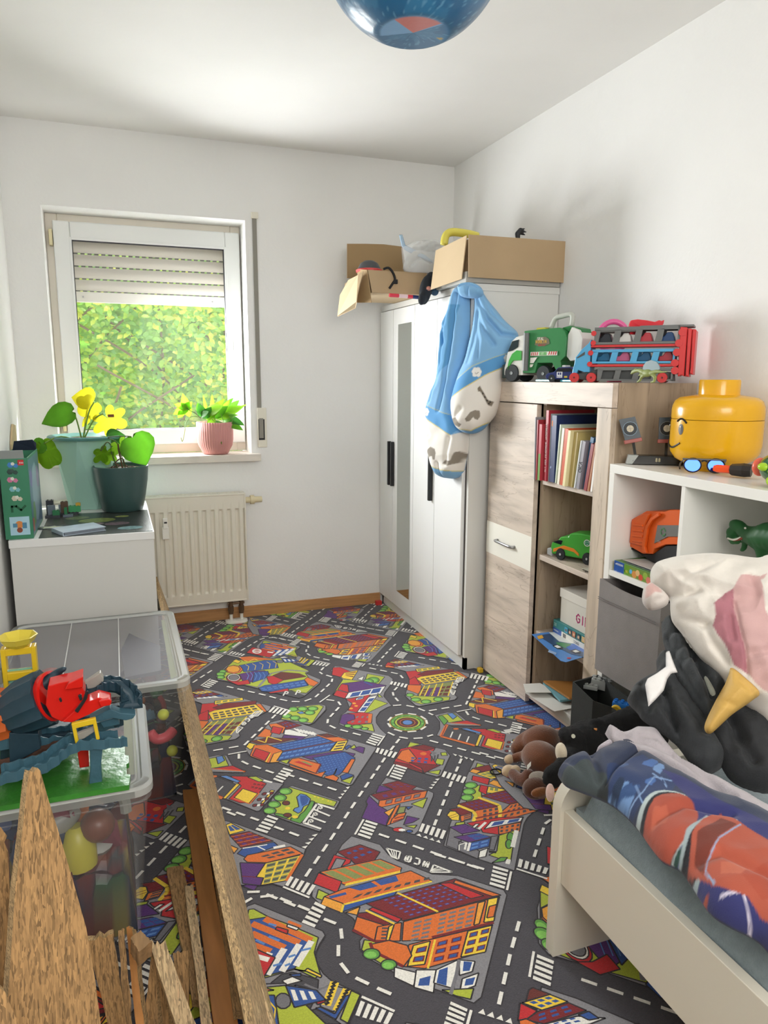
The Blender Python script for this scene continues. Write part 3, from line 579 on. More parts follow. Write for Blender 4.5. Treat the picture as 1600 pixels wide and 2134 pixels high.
P o 259 1810 271 1824 392 1820 418 1778 316 1774 266 1794
G dg 3 2 70 60 298 1808 384 1819 405 1786 324 1787
P pu 247 1799 313 1771 278 1726 297 1719 283 1689 240 1713
L dr 3 243 1742 291 1719
P Y 312 1773 412 1774 349 1685 283 1690 296 1716 278 1726
G ol 3 4 80 78 313 1771 408 1772 350 1690 288 1691
G dg 3 4 70 30 313 1771 408 1772 350 1690 288 1691
L o 9 415 1775 350 1684
P g 237 1626 257 1629 321 1560 393 1481 395 1466 375 1444 358 1420 355 1391 360 1360 372 1334 421 1278 375 1217 290 1238 226 1261 202 1353 184 1453 194 1553
P y 239 1613 251 1611 281 1570 316 1535 378 1465 357 1424 354 1359 340 1352 306 1392 240 1391 198 1397 191 1470
P b 224 1579 276 1572 361 1462 304 1394 234 1396 195 1449 209 1548
L o 18 270 1569 360 1462
L o 18 238 1563 332 1464
L o 18 232 1532 296 1461
L o 18 213 1510 263 1461
L w 16 360 1460 308 1400
L w 16 331 1460 275 1396
L w 16 295 1459 243 1398
L w 16 261 1458 217 1409
L lb 6 353 1439 330 1440
L lb 6 315 1432 298 1431
L lb 6 280 1418 260 1418
L lb 6 298 1411 285 1409
L lb 6 257 1426 246 1424
L lb 6 276 1549 292 1536
L lb 6 268 1508 289 1486
L lb 6 238 1508 254 1488
P red 293 1532 316 1512 311 1500 287 1525
P w 319 1532 342 1510 335 1504 315 1524
L o 8 322 1540 348 1512
P Y 303 1392 323 1380 331 1385 356 1355 352 1349 327 1377
P dg 273 1388 297 1386 346 1346 334 1311 305 1273 262 1314 235 1341 246 1373
P w 270 1371 294 1374 312 1355 276 1356
P b 294 1350 332 1321 321 1314 292 1331
G lb 5 3 50 50 296 1348 330 1322 319 1317 292 1332
P b 263 1361 276 1356 274 1327 263 1331
P b 289 1382 314 1376 312 1368 294 1374
P w 291 1321 288 1317 283 1316 279 1320 278 1325 281 1330 286 1330 291 1326
P Y 237 1306 260 1306 257 1302 238 1297
P y 261 1309 274 1305 298 1272 284 1250 242 1263
P g 336 1319 370 1325 383 1312 395 1304 354 1255 332 1277
L st 5 314 1345 337 1321 366 1322
L Y 20 378 1328 344 1276
L bk 7 371 1324 382 1328
L bk 7 366 1317 377 1320
L bk 7 361 1309 372 1312
L bk 7 356 1302 367 1305
L bk 7 351 1294 362 1297
L bk 7 346 1287 357 1290
L bk 7 342 1279 352 1282
L Y 20 398 1300 361 1255
L bk 7 392 1296 402 1299
L bk 7 386 1290 397 1293
L bk 7 381 1283 391 1286
L bk 7 375 1277 386 1280
L bk 7 370 1270 380 1274
L bk 7 365 1264 375 1267
L bk 7 360 1258 370 1261
P b 321 1277 332 1276 355 1250 389 1285 401 1285 353 1236
P red 326 1291 346 1292 345 1285 327 1284
P y 405 1294 420 1277 374 1219 362 1234
P dg 306 1275 322 1275 351 1236 360 1222 292 1247
L w 8 292 1250 310 1271
L w 6 301 1248 312 1261 318 1255 314 1250 308 1255
P red 524 3336 564 3400 661 3294 618 3238
p w 598 3331 593 3318 585 3309 575 3306 565 3310 557 3319 553 3332 554 3347 558 3360 566 3369 576 3372 586 3368 594 3359 598 3346
p red 590 3334 586 3325 580 3320 572 3320 566 3325 562 3334 562 3344 565 3352 572 3358 579 3358 586 3353 590 3344
p w 565 3350 589 3341 586 3328 563 3336
p w 624 3319 650 3298 642 3287 619 3306
P g 1115 2932 1188 3017 1244 2964 1422 2749 1407 2718 1291 2644 1265 2599 1264 2546 1245 2527 1082 2520 1070 2534 1064 2628 1086 2673 1126 2737 1168 2803 1161 2872
P br 767 1165 778 1167 805 1138 746 1142
P red 732 1142 755 1112 728 1103 705 1106
P Y 736 1141 803 1139 829 1110 766 1110
G b 3 2 65 60 745 1140 799 1137 818 1115 767 1114
P dr 755 1111 828 1108 853 1078 752 1080 722 1102
G b 3 2 55 50 749 1107 826 1105 831 1084 738 1088
P w 752 1080 827 1073 879 1049 840 1048 757 1064
G b 3 2 60 55 766 1077 819 1075 832 1057 769 1066
P b 830 1075 856 1075 866 1053 843 1057
P o 707 1105 723 1104 745 1078 734 1070 700 1088
P red 1161 2866 1216 2859 1228 2806 1168 2711 1142 2765
P Y 1214 2878 1327 2870 1326 2845 1209 2843
G ol 4 1 70 70 1217 2874 1321 2868 1318 2850 1211 2848
P dr 1198 2816 1248 2841 1376 2821 1367 2792 1221 2790
P Y 1176 2777 1202 2791 1366 2790 1392 2709 1184 2705
G dg 7 3 72 60 1188 2770 1359 2786 1375 2715 1188 2714
P o 1366 2790 1386 2788 1396 2712 1386 2708
P red 1142 2777 1180 2799 1168 2711 1122 2727
P o 1116 2729 1170 2704 1128 2621 1094 2682
P ol 1176 2696 1321 2696 1230 2569 1114 2616
G br 5 3 80 70 1160 2669 1298 2664 1230 2569 1116 2615
L Y 5 1181 2697 1120 2608
L Y 5 1205 2696 1140 2601
L Y 5 1238 2696 1168 2591
L Y 5 1267 2695 1192 2582
L Y 5 1315 2694 1232 2568
L pu 14 1196 2661 1146 2594
L pu 14 1230 2661 1176 2578
P y 1083 2653 1112 2611 1236 2556 1219 2531 1097 2533 1077 2562
P T 1103 2625 1099 2620 1094 2616 1089 2614 1083 2613 1077 2615 1073 2619 1070 2624 1069 2630 1071 2636 1074 2642 1079 2646 1084 2648 1090 2648 1096 2646 1101 2642 1103 2637 1104 2631
p lg 1096 2626 1092 2621 1086 2619 1080 2620 1075 2623 1073 2628 1073 2634 1077 2638 1082 2640 1088 2640 1094 2636 1096 2631
P T 1112 2575 1108 2569 1103 2565 1096 2563 1089 2563 1082 2565 1076 2570 1073 2576 1071 2582 1073 2589 1076 2594 1082 2599 1089 2601 1096 2601 1103 2598 1109 2594 1112 2588 1114 2581
p lg 1104 2576 1100 2571 1093 2569 1085 2570 1079 2574 1076 2580 1076 2586 1080 2590 1087 2592 1094 2591 1101 2587 1104 2582
P T 1144 2543 1140 2537 1135 2533 1128 2531 1120 2532 1114 2534 1108 2538 1105 2544 1103 2550 1105 2557 1108 2562 1114 2567 1121 2569 1128 2568 1135 2566 1141 2562 1144 2556 1146 2549
p lg 1136 2544 1131 2539 1125 2537 1117 2538 1111 2542 1108 2548 1108 2554 1112 2558 1119 2560 1126 2559 1133 2556 1136 2550
P T 1199 2547 1195 2540 1189 2536 1182 2533 1175 2533 1169 2535 1164 2540 1161 2546 1161 2553 1163 2560 1167 2566 1172 2571 1179 2573 1186 2574 1193 2571 1198 2567 1200 2561 1201 2554
p lg 1191 2547 1186 2542 1180 2540 1173 2540 1167 2544 1164 2550 1165 2556 1170 2562 1176 2564 1183 2564 1189 2560 1192 2554
P g 348 3096 407 3198 452 3246 530 3258 667 3216 710 3089 756 3023 734 2994 756 2950 777 2908 763 2872 669 2769 620 2819 525 2885 414 3002 352 3059
P y 358 3104 454 3259 666 3210 752 3024 731 3001 735 2854 679 2792 528 2900 414 3002 358 3069
L g 12 506 2925 584 3048 666 3061 749 3013
P Y 445 3249 464 3268 483 3235 465 3213
P o 478 3291 534 3284 640 3206 566 3219 496 3230
L Y 5 498 3243 513 3218 547 3246 557 3222
P b 466 3189 588 3211 638 3193 630 3099 475 3105
L Y 3 495 3192 506 3162 494 3117
L Y 3 527 3191 538 3161 525 3114
L Y 3 560 3190 571 3160 557 3111
L Y 3 594 3190 604 3160 589 3108
L Y 3 622 3189 633 3159 617 3106
P o 475 3136 458 3105 429 3100 405 3124 398 3163 415 3194 444 3200 470 3175
P am 465 3144 452 3119 428 3115 408 3135 403 3166 416 3192 440 3196 461 3176
P pu 450 3089 521 3101 565 3091 578 3050 548 3001 454 2975
P b 518 3084 577 3081 576 3044 548 3001 489 2976
L lb 3 484 3102 488 3058 471 3011
L lb 3 501 3095 505 3052 488 3005
L lb 3 518 3089 522 3046 504 2999
L lb 3 536 3083 539 3040 521 2993
L lb 3 553 3077 556 3034 538 2987
P red 452 3044 447 3027 438 3015 426 3009 414 3009 403 3017 394 3030 390 3048 390 3067 395 3084 404 3097 416 3104 428 3103 440 3095 449 3081 453 3063
P w 449 3050 444 3036 436 3025 426 3020 416 3020 406 3027 399 3038 395 3054 395 3070 399 3084 407 3096 417 3101 428 3101 438 3094 446 3082 449 3066
P st 443 3052 439 3040 431 3031 422 3028 413 3031 405 3040 401 3053 401 3068 405 3080 412 3089 422 3092 431 3089 439 3080 443 3067
P red 399 3019 433 3007 478 3014 479 2968 427 2970
P T 401 3137 399 3130 395 3125 391 3122 386 3121 380 3123 376 3127 372 3133 371 3141 371 3148 372 3155 376 3160 381 3164 386 3164 391 3163 396 3158 399 3152 401 3145
p lg 394 3137 392 3132 388 3128 382 3129 377 3132 374 3138 373 3145 376 3151 380 3154 386 3154 391 3150 394 3144
P T 392 3110 390 3102 386 3097 380 3094 374 3093 367 3095 361 3100 356 3107 354 3115 354 3124 356 3131 360 3137 366 3140 373 3141 380 3138 386 3133 390 3126 392 3118
p lg 384 3110 382 3104 376 3101 369 3101 363 3106 358 3112 358 3120 360 3126 366 3130 373 3129 379 3125 384 3118
P T 386 3076 384 3070 380 3065 375 3062 369 3062 363 3064 358 3068 354 3074 352 3081 352 3089 354 3095 357 3100 362 3103 368 3104 374 3102 380 3097 383 3091 386 3084
p lg 378 3077 376 3071 371 3068 365 3069 359 3073 356 3079 355 3085 357 3091 362 3094 368 3093 374 3090 378 3084
P red 560 3020 601 3018 627 2961 576 2920 556 2952
P br 588 3022 631 3049 704 3005 726 2961 624 2956
P b 504 2914 534 2931 609 2927 709 2932 710 2863 562 2850 510 2874
G lb 8 2 70 40 508 2908 707 2921 708 2870 515 2878
P o 709 2932 729 2954 760 2879 730 2850 713 2873
P y 626 2844 734 2852 684 2794
P dg 560 2840 626 2844 673 2768 644 2757
P red 536 2854 622 2867 620 2840 538 2842
L w 6 587 2802 606 2842 614 2829 607 2813 598 2825
L w 6 637 2794 657 2835 665 2822 657 2806 649 2817
P b 666 3210 726 3175 738 3144 671 3148
G w 3 1 50 80 669 3202 721 3174 725 3149 670 3162
P st 668 3167 663 3156 653 3152 644 3155 637 3165 637 3178 642 3188 652 3193 661 3189 668 3179
P g 590 2691 708 2674 728 2652 718 2616 643 2523 625 2516 528 2595 551 2628
P y 593 2685 706 2667 717 2646 639 2524 532 2598 555 2627
P lb 605 2633 626 2634 633 2613 613 2614
P T 617 2657 614 2650 610 2646 604 2643 597 2643 590 2645 584 2650 580 2656 579 2663 579 2671 582 2677 586 2682 593 2685 600 2685 606 2683 612 2678 616 2672 618 2664
p lg 609 2658 606 2652 600 2650 593 2650 587 2654 583 2660 582 2667 586 2673 592 2676 599 2675 605 2671 609 2664
P T 653 2649 650 2642 645 2638 639 2635 632 2635 626 2637 620 2642 616 2648 614 2655 614 2663 617 2669 622 2674 628 2677 635 2677 642 2675 648 2670 652 2664 654 2656
p lg 645 2650 641 2644 635 2642 628 2642 622 2646 618 2653 618 2659 621 2665 627 2668 634 2667 641 2663 644 2656
P T 692 2637 689 2630 684 2626 678 2623 671 2623 664 2625 658 2630 654 2636 653 2643 653 2651 656 2657 661 2662 668 2665 674 2665 681 2663 687 2658 691 2652 692 2644
p lg 684 2638 680 2632 674 2630 667 2630 661 2634 657 2641 657 2647 660 2653 666 2656 673 2655 680 2651 683 2644
P T 671 2606 668 2600 663 2595 657 2592 650 2592 644 2595 638 2599 634 2605 632 2613 633 2620 636 2626 641 2631 647 2634 654 2634 660 2632 666 2627 670 2621 672 2613
p lg 663 2607 660 2602 654 2599 647 2600 640 2604 637 2610 636 2616 640 2622 646 2624 653 2624 659 2620 663 2614
P T 579 2607 576 2601 572 2596 566 2594 559 2594 552 2596 547 2600 543 2607 541 2614 541 2621 544 2627 548 2632 554 2635 561 2635 568 2632 573 2628 577 2622 579 2614
p lg 571 2608 568 2603 562 2600 555 2601 549 2605 545 2611 545 2618 548 2623 554 2625 560 2625 567 2621 570 2615
P T 605 2581 602 2575 598 2570 592 2568 585 2568 579 2570 573 2575 569 2581 568 2588 568 2595 570 2601 575 2606 581 2608 588 2608 594 2606 600 2602 604 2596 606 2588
p lg 597 2582 594 2577 588 2574 582 2575 575 2579 572 2585 571 2592 574 2597 580 2599 587 2598 593 2595 597 2589
P T 630 2552 628 2546 623 2542 617 2539 610 2539 604 2541 598 2546 595 2552 593 2559 593 2566 596 2572 601 2576 607 2579 613 2579 620 2577 625 2572 629 2566 631 2559
p lg 622 2553 619 2548 614 2546 607 2546 601 2550 597 2556 596 2562 600 2568 605 2570 612 2569 618 2565 622 2559
D 237 2078 331 1973
D 368 1927 446 1836
D 812 2187 719 2073 642 1980
D 631 1965 508 1813 399 1680
D 908 2295 849 2230
D 646 1789 861 1542
D 406 1518 429 1494 438 1466 434 1448 416 1427 406 1407 405 1368 415 1334 455 1286 497 1240
D 246 1676 268 1675 282 1661 371 1563
D 851 1348 778 1265 676 1140
D 1060 2091 1000 2015
D 966 1971 814 1772
D 1008 2247 1187 2034
D 1423 2671 1266 2470 1102 2469
D 1239 2416 1233 2380 1247 2347 1332 2245
D 886 2357 898 2329 913 2308 942 2285 990 2273 1037 2283
D 984 2561 1018 2555 1051 2534 1081 2487 1102 2430
D 1065 2721 1029 2683 1019 2646 1019 2569
D 746 2705 786 2676 786 2634 701 2531 692 2500 701 2464 803 2348
D 1021 2960 1123 2849 1125 2807 1107 2766
D 826 3036 787 2981 832 2923 824 2879 710 2744 661 2721 620 2725 577 2761 515 2835 353 3002
D 464 2200 609 2034
D 505 3371 630 3506 696 3498 776 3408
D 251 3476 354 3369
Z 5 362 1991 388 1962 342 1902 313 1931
Z 5 364 1698 343 1669 393 1610 418 1640
Z 5 402 1583 422 1556 377 1498 352 1525
Z 5 633 1866 660 1837 614 1775 586 1806
Z 5 891 1552 921 1523 874 1462 846 1490
Z 5 784 1794 760 1762 810 1704 836 1736
Z 5 969 2037 946 2009 996 1948 1023 1978
Z 5 832 2132 860 2099 811 2036 784 2067
Z 5 810 2262 792 2233 839 2174 866 2206
Z 5 831 2369 860 2335 808 2278 784 2313
Z 5 837 1244 862 1214 816 1157 790 1187
Z 5 416 1262 394 1232 449 1188 470 1209
Z 5 595 1195 620 1166 584 1124 558 1150
Z 5 1428 2742 1400 2704 1456 2649 1486 2684
Z 5 1367 2272 1394 2243 1343 2181 1318 2212
Z 5 1063 2788 1045 2760 1096 2703 1118 2734
Z 5 973 1554 951 1526 1007 1474 1026 1492
L w 6 337 1664 391 1602
L w 6 627 1871 580 1810
L w 6 925 1515 878 1455
L w 6 826 2134 778 2075
L w 6 864 2334 816 2275
L w 6 834 1254 786 1194
L w 6 421 1271 474 1213
L w 6 626 1161 602 1132
L w 6 1432 2749 1486 2684
L w 6 1203 2424 1268 2426
L w 6 772 2743 713 2690
L w 6 944 1520 1000 1457
p w 746 1747 757 1734 758 1750
p w 760 1731 771 1719 772 1734
p w 773 1716 784 1704 785 1719
p w 787 1701 797 1689 799 1704
p w 935 2000 924 1990 919 2002
p w 921 1987 911 1977 905 1989
p w 908 1975 898 1965 892 1976
p w 895 1962 885 1952 880 1964
p w 1046 2133 1057 2120 1048 2113
p w 1060 2117 1071 2104 1062 2096
p w 1074 2101 1084 2088 1075 2080
p w 1087 2085 1098 2072 1088 2065
p w 642 2055 631 2042 628 2055
p w 628 2039 618 2027 614 2039
p w 615 2024 604 2012 601 2024
p w 602 2009 592 1997 588 2009
p w 480 1850 469 1839 461 1849
p w 466 1836 455 1824 448 1835
p w 453 1821 442 1810 434 1821
p w 439 1807 429 1796 421 1807
p w 636 1150 648 1140 651 1155
p w 650 1138 662 1127 666 1142
p w 665 1125 676 1115 680 1129
p w 679 1112 690 1102 694 1116
L w 6 683 1643 673 1654 682 1667 687 1669 686 1662 678 1649
L w 6 686 1662 694 1666 694 1658 683 1643
L w 6 692 1635 700 1626 706 1630 710 1637 713 1645 705 1654
L w 6 724 1633 713 1620 712 1613 717 1615 726 1624 731 1626 730 1620 719 1606
L w 6 400 2606 389 2592 384 2606 385 2613 389 2612 394 2598
L w 6 389 2612 389 2622 394 2621 400 2606
L w 6 408 2616 417 2627 417 2637 415 2643 410 2648 401 2637
L w 6 422 2663 427 2645 431 2644 432 2652 429 2664 430 2672 434 2671 438 2653
L w 5 644 1720 675 1692 658 1665 645 1681 644 1720
L w 3 654 1711 649 1676
L w 3 660 1706 652 1673
L w 3 666 1700 654 1670
L w 5 740 1610 775 1566 720 1586 730 1598 740 1610
L w 3 750 1597 727 1594
L w 3 757 1588 725 1592
L w 3 764 1580 723 1590
L w 5 356 2564 366 2591 383 2576 354 2536 356 2564
L w 3 359 2572 363 2548
L w 3 361 2578 368 2556
L w 3 363 2583 374 2564
L w 5 481 2691 453 2696 430 2667 451 2650 481 2691
L w 3 472 2693 445 2656
L w 3 467 2694 440 2659
L w 3 462 2695 436 2662"""
def build_carpet():
    items = []
    def P2(t): v = [int(x)/1000 for x in t]; return list(zip(v[::2], v[1::2]))
    def seg(p, q, wd):
        dx, dy = q[0]-p[0], q[1]-p[1]; L = hypot(dx, dy) or 1e-9; nx, ny = -dy/L*wd/2, dx/L*wd/2
        return [(p[0]+nx, p[1]+ny), (p[0]-nx, p[1]-ny), (q[0]-nx, q[1]-ny), (q[0]+nx, q[1]+ny)]
    for ln in CARPET.strip().split('\n'):
        t = ln.split(); k = t[0]
        if k in 'Pp':
            p = P2(t[2:]); items.append(([p], t[1]))
            if k == 'P': items.append(([seg(a, b, .0035) for a, b in zip(p, p[1:]+p[:1])], 'ink'))
        elif k == 'G':
            nx, ny, fx, fy = int(t[2]), int(t[3]), int(t[4])/100, int(t[5])/100; A, B, C, D = P2(t[6:]); L = []
            def bl(u, v): return tuple((A[i]*(1-u)+B[i]*u)*(1-v)+(D[i]*(1-u)+C[i]*u)*v for i in (0, 1))
            for i in range(nx):
                for j in range(ny):
                    u0, u1, v0, v1 = (i+.5-fx/2)/nx, (i+.5+fx/2)/nx, (j+.5-fy/2)/ny, (j+.5+fy/2)/ny
                    L.append([bl(u0, v0), bl(u1, v0), bl(u1, v1), bl(u0, v1)])
            items.append((L, t[1]))
        elif k == 'D':
            p = P2(t[1:]); L = []; on = .034; off = .021; s = 0; d0 = 0
            acc = [0]
            for a, b in zip(p, p[1:]): acc.append(acc[-1]+hypot(b[0]-a[0], b[1]-a[1]))
            def pt(d):
                for i in range(len(p)-1):
                    if d <= acc[i+1]+1e-9: f = (d-acc[i])/max(acc[i+1]-acc[i], 1e-9); return (p[i][0]+(p[i+1][0]-p[i][0])*f, p[i][1]+(p[i+1][1]-p[i][1])*f)
                return p[-1]
            while s+on*.6 < acc[-1]:
                e = min(s+on, acc[-1]); L.append(seg(pt(s), pt(e), .0085)); s += on+off
            items.append((L, 'w'))
        elif k == 'L':
            p = P2(t[3:]); items.append(([seg(a, b, int(t[2])/1000) for a, b in zip(p, p[1:])], t[1]))
        elif k == 'Z':
            n = int(t[1]); A, B, C, D = P2(t[2:]); L = []
            for i in range(n):
                f0, f1 = i/(n-.4), (i+.6)/(n-.4)
                L.append([tuple(A[j]+(D[j]-A[j])*f0 for j in (0, 1)), tuple(B[j]+(C[j]-B[j])*f0 for j in (0, 1)), tuple(B[j]+(C[j]-B[j])*f1 for j in (0, 1)), tuple(A[j]+(D[j]-A[j])*f1 for j in (0, 1))])
            items.append((L, 'w'))
    V, F, C = [], [], []; T1, T2 = (.3915, 1.8545), (.9015, .030)
    bx = (XL+.001, XR-.001, YF+.001, YB-.001)
    def clip(p):
        for ax, val, sg in ((0, bx[0], 1), (0, bx[1], -1), (1, bx[2], 1), (1, bx[3], -1)):
            q = []
            for a, b in zip(p, p[1:]+p[:1]):
                ia, ib = (a[ax]-val)*sg >= 0, (b[ax]-val)*sg >= 0
                if ia: q.append(a)
                if ia != ib: f = (val-a[ax])/(b[ax]-a[ax]); q.append((a[0]+(b[0]-a[0])*f, a[1]+(b[1]-a[1])*f))
            p = q
            if len(p) < 3: return None
        return p
    for i in range(-2, 2):
        for j in range(-3, 4):
            ox, oy = T1[0]*i+T2[0]*j, T1[1]*i+T2[1]*j
            for k, (L, c) in enumerate(items):
                z = -.0018+k*.0000025
                for p in L:
                    q = [(a+ox, b+oy) for a, b in p]
                    mx = [a for a, _ in q]; my = [b for _, b in q]
                    if max(mx) < bx[0] or min(mx) > bx[1] or max(my) < bx[2] or min(my) > bx[3]: continue
                    if not (min(mx) > bx[0] and max(mx) < bx[1] and min(my) > bx[2] and max(my) < bx[3]):
                        q = clip(q)
                        if not q: continue
                    n0 = len(V); V += [(a, b, z) for a, b in q]; F.append(list(range(n0, n0+len(q)))); C.append(PALL[c])
    # make every printed polygon face up
    F2 = []
    for f in F:
        ar = sum(V[a][0]*V[b][1]-V[b][0]*V[a][1] for a, b in zip(f, f[1:]+f[:1])); F2.append(f if ar > 0 else f[::-1])
    o = obj('street_print', (V, [], F2), CARPET_PRINT, carpet); setcol(o, C)
build_carpet()
# ------------------------------------------------------------------ window
PVC = mat('white_pvc', 'e2e4e2', .35); PVCF = mat('cream_pvc', 'e3dccf', .35); GASK = mat('dark_gasket', '24242c', .6)
YS = 4.02
def rect_frame(bm, x0, x1, z0, z1, wd, y0, y1, bev=.004):
    L = wd if isinstance(wd, (tuple, list)) else (wd,)*4
    for a in ((x0, x0+L[0], z0, z1), (x1-L[1], x1, z0, z1), (x0+L[0], x1-L[1], z0, z0+L[2]), (x0+L[0], x1-L[1], z1-L[3], z1)): box(bm, a[0], a[1], y0, y1, a[2], a[3], bev=bev)
bm = BM(); rect_frame(bm, WX0, WX1, .905, WZ1, (.055, .05, .06, .05), YS+.035, YS+.1); win = struct('window_1', bm, PVCF)
bm = BM(); rect_frame(bm, -.233, .664, .952, 2.047, (.076, .076, .076, .08), YS, YS+.05, .006); struct('window_sash', bm, PVC, win)
bm = BM(); rect_frame(bm, -.163, .594, 1.022, 1.973, .012, YS-.002, YS+.02, .002); struct('glazing_bead', bm, PVC, win)
bm = BM(); rect_frame(bm, -.152, .583, 1.033, 1.962, .004, YS+.004, YS+.03, 0); struct('gasket', bm, GASK, win)
GLASS = mat('window_glass', (1, 1, 1), 0, alpha=.06)
struct('glass_pane', bxo(-.151, .582, YS+.022, YS+.026, 1.034, 1.961), GLASS, win)
bm = BM(); box(bm, .617, .647, YS-.012, YS, 1.44, 1.53, bev=.004); box(bm, .622, .642, YS-.045, YS-.012, 1.47, 1.49, bev=.003); box(bm, .622, .642, YS-.05, YS-.034, 1.47, 1.60, bev=.005); struct('handle', bm, PVC, win)
for z in (1.93, 1.03): struct('hinge', bxo(-.252, -.236, YS-.004, YS+.04, z, z+.075, bev=.003), mat('yellowed_plastic', 'd9cfa6', .5), win)
MARB = mat('marble', 'dad2c8', .3, vary=.1, vscale=14, stretch=(1, 1, 3)); 
struct('window_sill', bxo(-.34, .712, 3.822, YS+.02, .868, .905, bev=.002), MARB, win)
SHUT = mat('shutter_pvc', 'c9c4ba', .5)
sh = thing('roller_shutter', 'partly lowered beige roller shutter of curved slats outside the window pane', 'shutter', (.2, 4.16, 1.7))
def slat(z):
    bm = BM(); prof = [(4.155+.006*cos((t/8-.5)*pi)*-1, z+t/8*.054) for t in range(9)]; pts = [(WX0+.02, a, b) for a, b in prof]+[(WX0+.02, 4.17, b) for a, b in prof[::-1]]
    extrude(bm, pts, (WX1-WX0-.04, 0, 0)); return bm
s0 = obj('slat', slat(0), SHUT, sh, smooth='auto'); s0.location = (0, 0, 0)
base = s0.location.copy()
for i in range(7):
    s = s0 if i == 0 else s0.copy()
    if i: COL.objects.link(s)
    s.location = (0, 0, 1.737+i*.0615)
bm = BM(); box(bm, WX0+.02, WX1-.02, 4.150, 4.168, 1.680, 1.732, bev=.002); obj('end_bar', bm, mat('shutter_bar', 'd8d5ce', .45), sh)
for x in (-.12, .53): obj('screw', bxo(x-.004, x+.004, 4.147, 4.151, 1.702, 1.71), mat('steel', '8a8a8a', .35, metal=.9), sh)
bm = BM()
for i in range(8):
    for j in range(26): x = WX0+.05+j*.033; box(bm, x, x+.02, 4.1565, 4.168, 1.7325+i*.0615-.001+(0 if i else .001), 1.7375+i*.0615-.0005)
st = obj('slot_web', bm, mat('dark_slot', '57544e', .7), sh, kind='stuff')
bm = BM(); box(bm, .708, .730, YB-.006, YB-.004, 1.08, 2.10)
sp = thing('shutter_strap', 'grey woven roller shutter strap with cream wall winder beside the window', 'strap', (.72, YB, .93))
obj('strap', bm, mat('grey_webbing', '8f8c83', .9, bump=.5, bscale=400), sp)
obj('guide', bxo(.703, .738, YB-.016, YB, 2.095, 2.125, bev=.002), mat('cream_plastic', 'dedacb', .5), sp)
obj('winder_plate', bxo(.705, .755, YB-.012, YB, .935, 1.145, bev=.003), MATS['cream_plastic'], sp)
obj('winder_slot', bxo(.711, .743, YB-.0135, YB-.011, .975, 1.085), mat('black_slot', '1c1b1b', .6), sp)
obj('strap_end', bxo(.714, .736, YB-.017, YB-.0135, .985, 1.09), MATS['grey_webbing'], sp)
# shrub outside
LEAF = mat('outdoor_leaf', 'a6c832', .5, attr=True)
_nt = LEAF.node_tree; _t = _nt.nodes.new('ShaderNodeBsdfTranslucent'); _x = _nt.nodes.new('ShaderNodeMixShader'); _x.inputs[0].default_value = .45; _a = [n for n in _nt.nodes if n.type == 'ATTRIBUTE'][0]
_nt.links.new(_a.outputs['Color'], _t.inputs[0]); _nt.links.new(_nt.nodes['Principled BSDF'].outputs[0], _x.inputs[1]); _nt.links.new(_t.outputs[0], _x.inputs[2]); _nt.links.new(_x.outputs[0], _nt.nodes['Material Output'].inputs[0])
shrub = thing('leafy_shrub', 'sunlit leafy green shrub filling the view outside the window', 'shrub', (.6, 7.2, -2))
def leafgeo(V, F, C, c, d, up, L, Wd, col):
    i = len(V); s = d.cross(up).normalized()
    for t, wv, dz in ((0, .03, 0), (.25, .8, .05), (.55, 1, .06), (.8, .55, 0), (1, .02, -.06)):
        for sg in (-1, 1): V.append(c+d*(t*L)+s*(sg*wv*Wd/2)+up*(dz*L))
    for k in range(4): F.append((i+2*k, i+2*k+1, i+2*k+3, i+2*k+2)); C.append(col)
rnd = random.Random(3)
def rleaf():
    u, v = rnd.uniform(60, 540), rnd.uniform(430, 960)
    return u, v
leaves = []
for i in range(34000):
    x = rnd.uniform(-1.6, 3.0); z = rnd.uniform(-.9, 2.9)
    dd = 6.3+.5*noise.noise(Vector((x*1.1, z*1.1, 0)))+rnd.random()**2*.9+.12*(x-.4)**2*.3
    a = rnd.uniform(-1, 1); d = Vector((sin(a*1.6), -.3+rnd.uniform(-.5, .3), -.75+rnd.uniform(-.4, .9))).normalized(); up = Vector((rnd.uniform(-.4, .4), -1, rnd.uniform(.1, 1.2))).normalized(); up = (up-d*up.dot(d)).normalized()
    g = noise.noise(Vector((x*1.7+4, z*1.7, 2)))*.5+rnd.uniform(-.35, .35); hue = lin(rnd.choice(['a6cc52', 'b9d756', 'a9d068', 'cfdc58', 'e0dc66', '97c460'])) if g > -.1 else lin(rnd.choice(['86b45c', '95bf60', '78a85c', 'a6c46a']))
    leaves.append((Vector((x, dd, z)), d, up, rnd.uniform(.045, .085), hue))
def vis(l): return -.2+.28*0 < l[0].x/l[0].y*3.9 < .66 and .8 < 1.3+(l[0].z-1.3)/l[0].y*3.9 < 1.75
big = sorted([l for l in leaves if vis(l)], key=lambda l: l[0].y-l[3]*6)[:290]; bs = set(id(l) for l in big)
V, F, C = [], [], []
for l in leaves:
    if id(l) in bs: continue
    leafgeo(V, F, C, l[0], l[1], l[2], l[3], l[3]*.55, l[4])
fo = obj('foliage', (V, [], F), LEAF, shrub, kind='stuff'); setcol(fo, C)
protos = []
for hx in ('a9cf56', 'cfdc58', '90c05e', 'bdd862', 'e0dc66'):
    V, F, C = [], [], []; leafgeo(V, F, C, Vector((0, 0, 0)), Vector((1, 0, 0)), Vector((0, 0, 1)), 1, .55, lin(hx)); me = bpy.data.meshes.new('leaf'); me.from_pydata(V, [], F); me.materials.append(LEAF)
    oo = bpy.data.objects.new('tmp', me); setcol(oo, C); bpy.data.objects.remove(oo); protos.append(me)
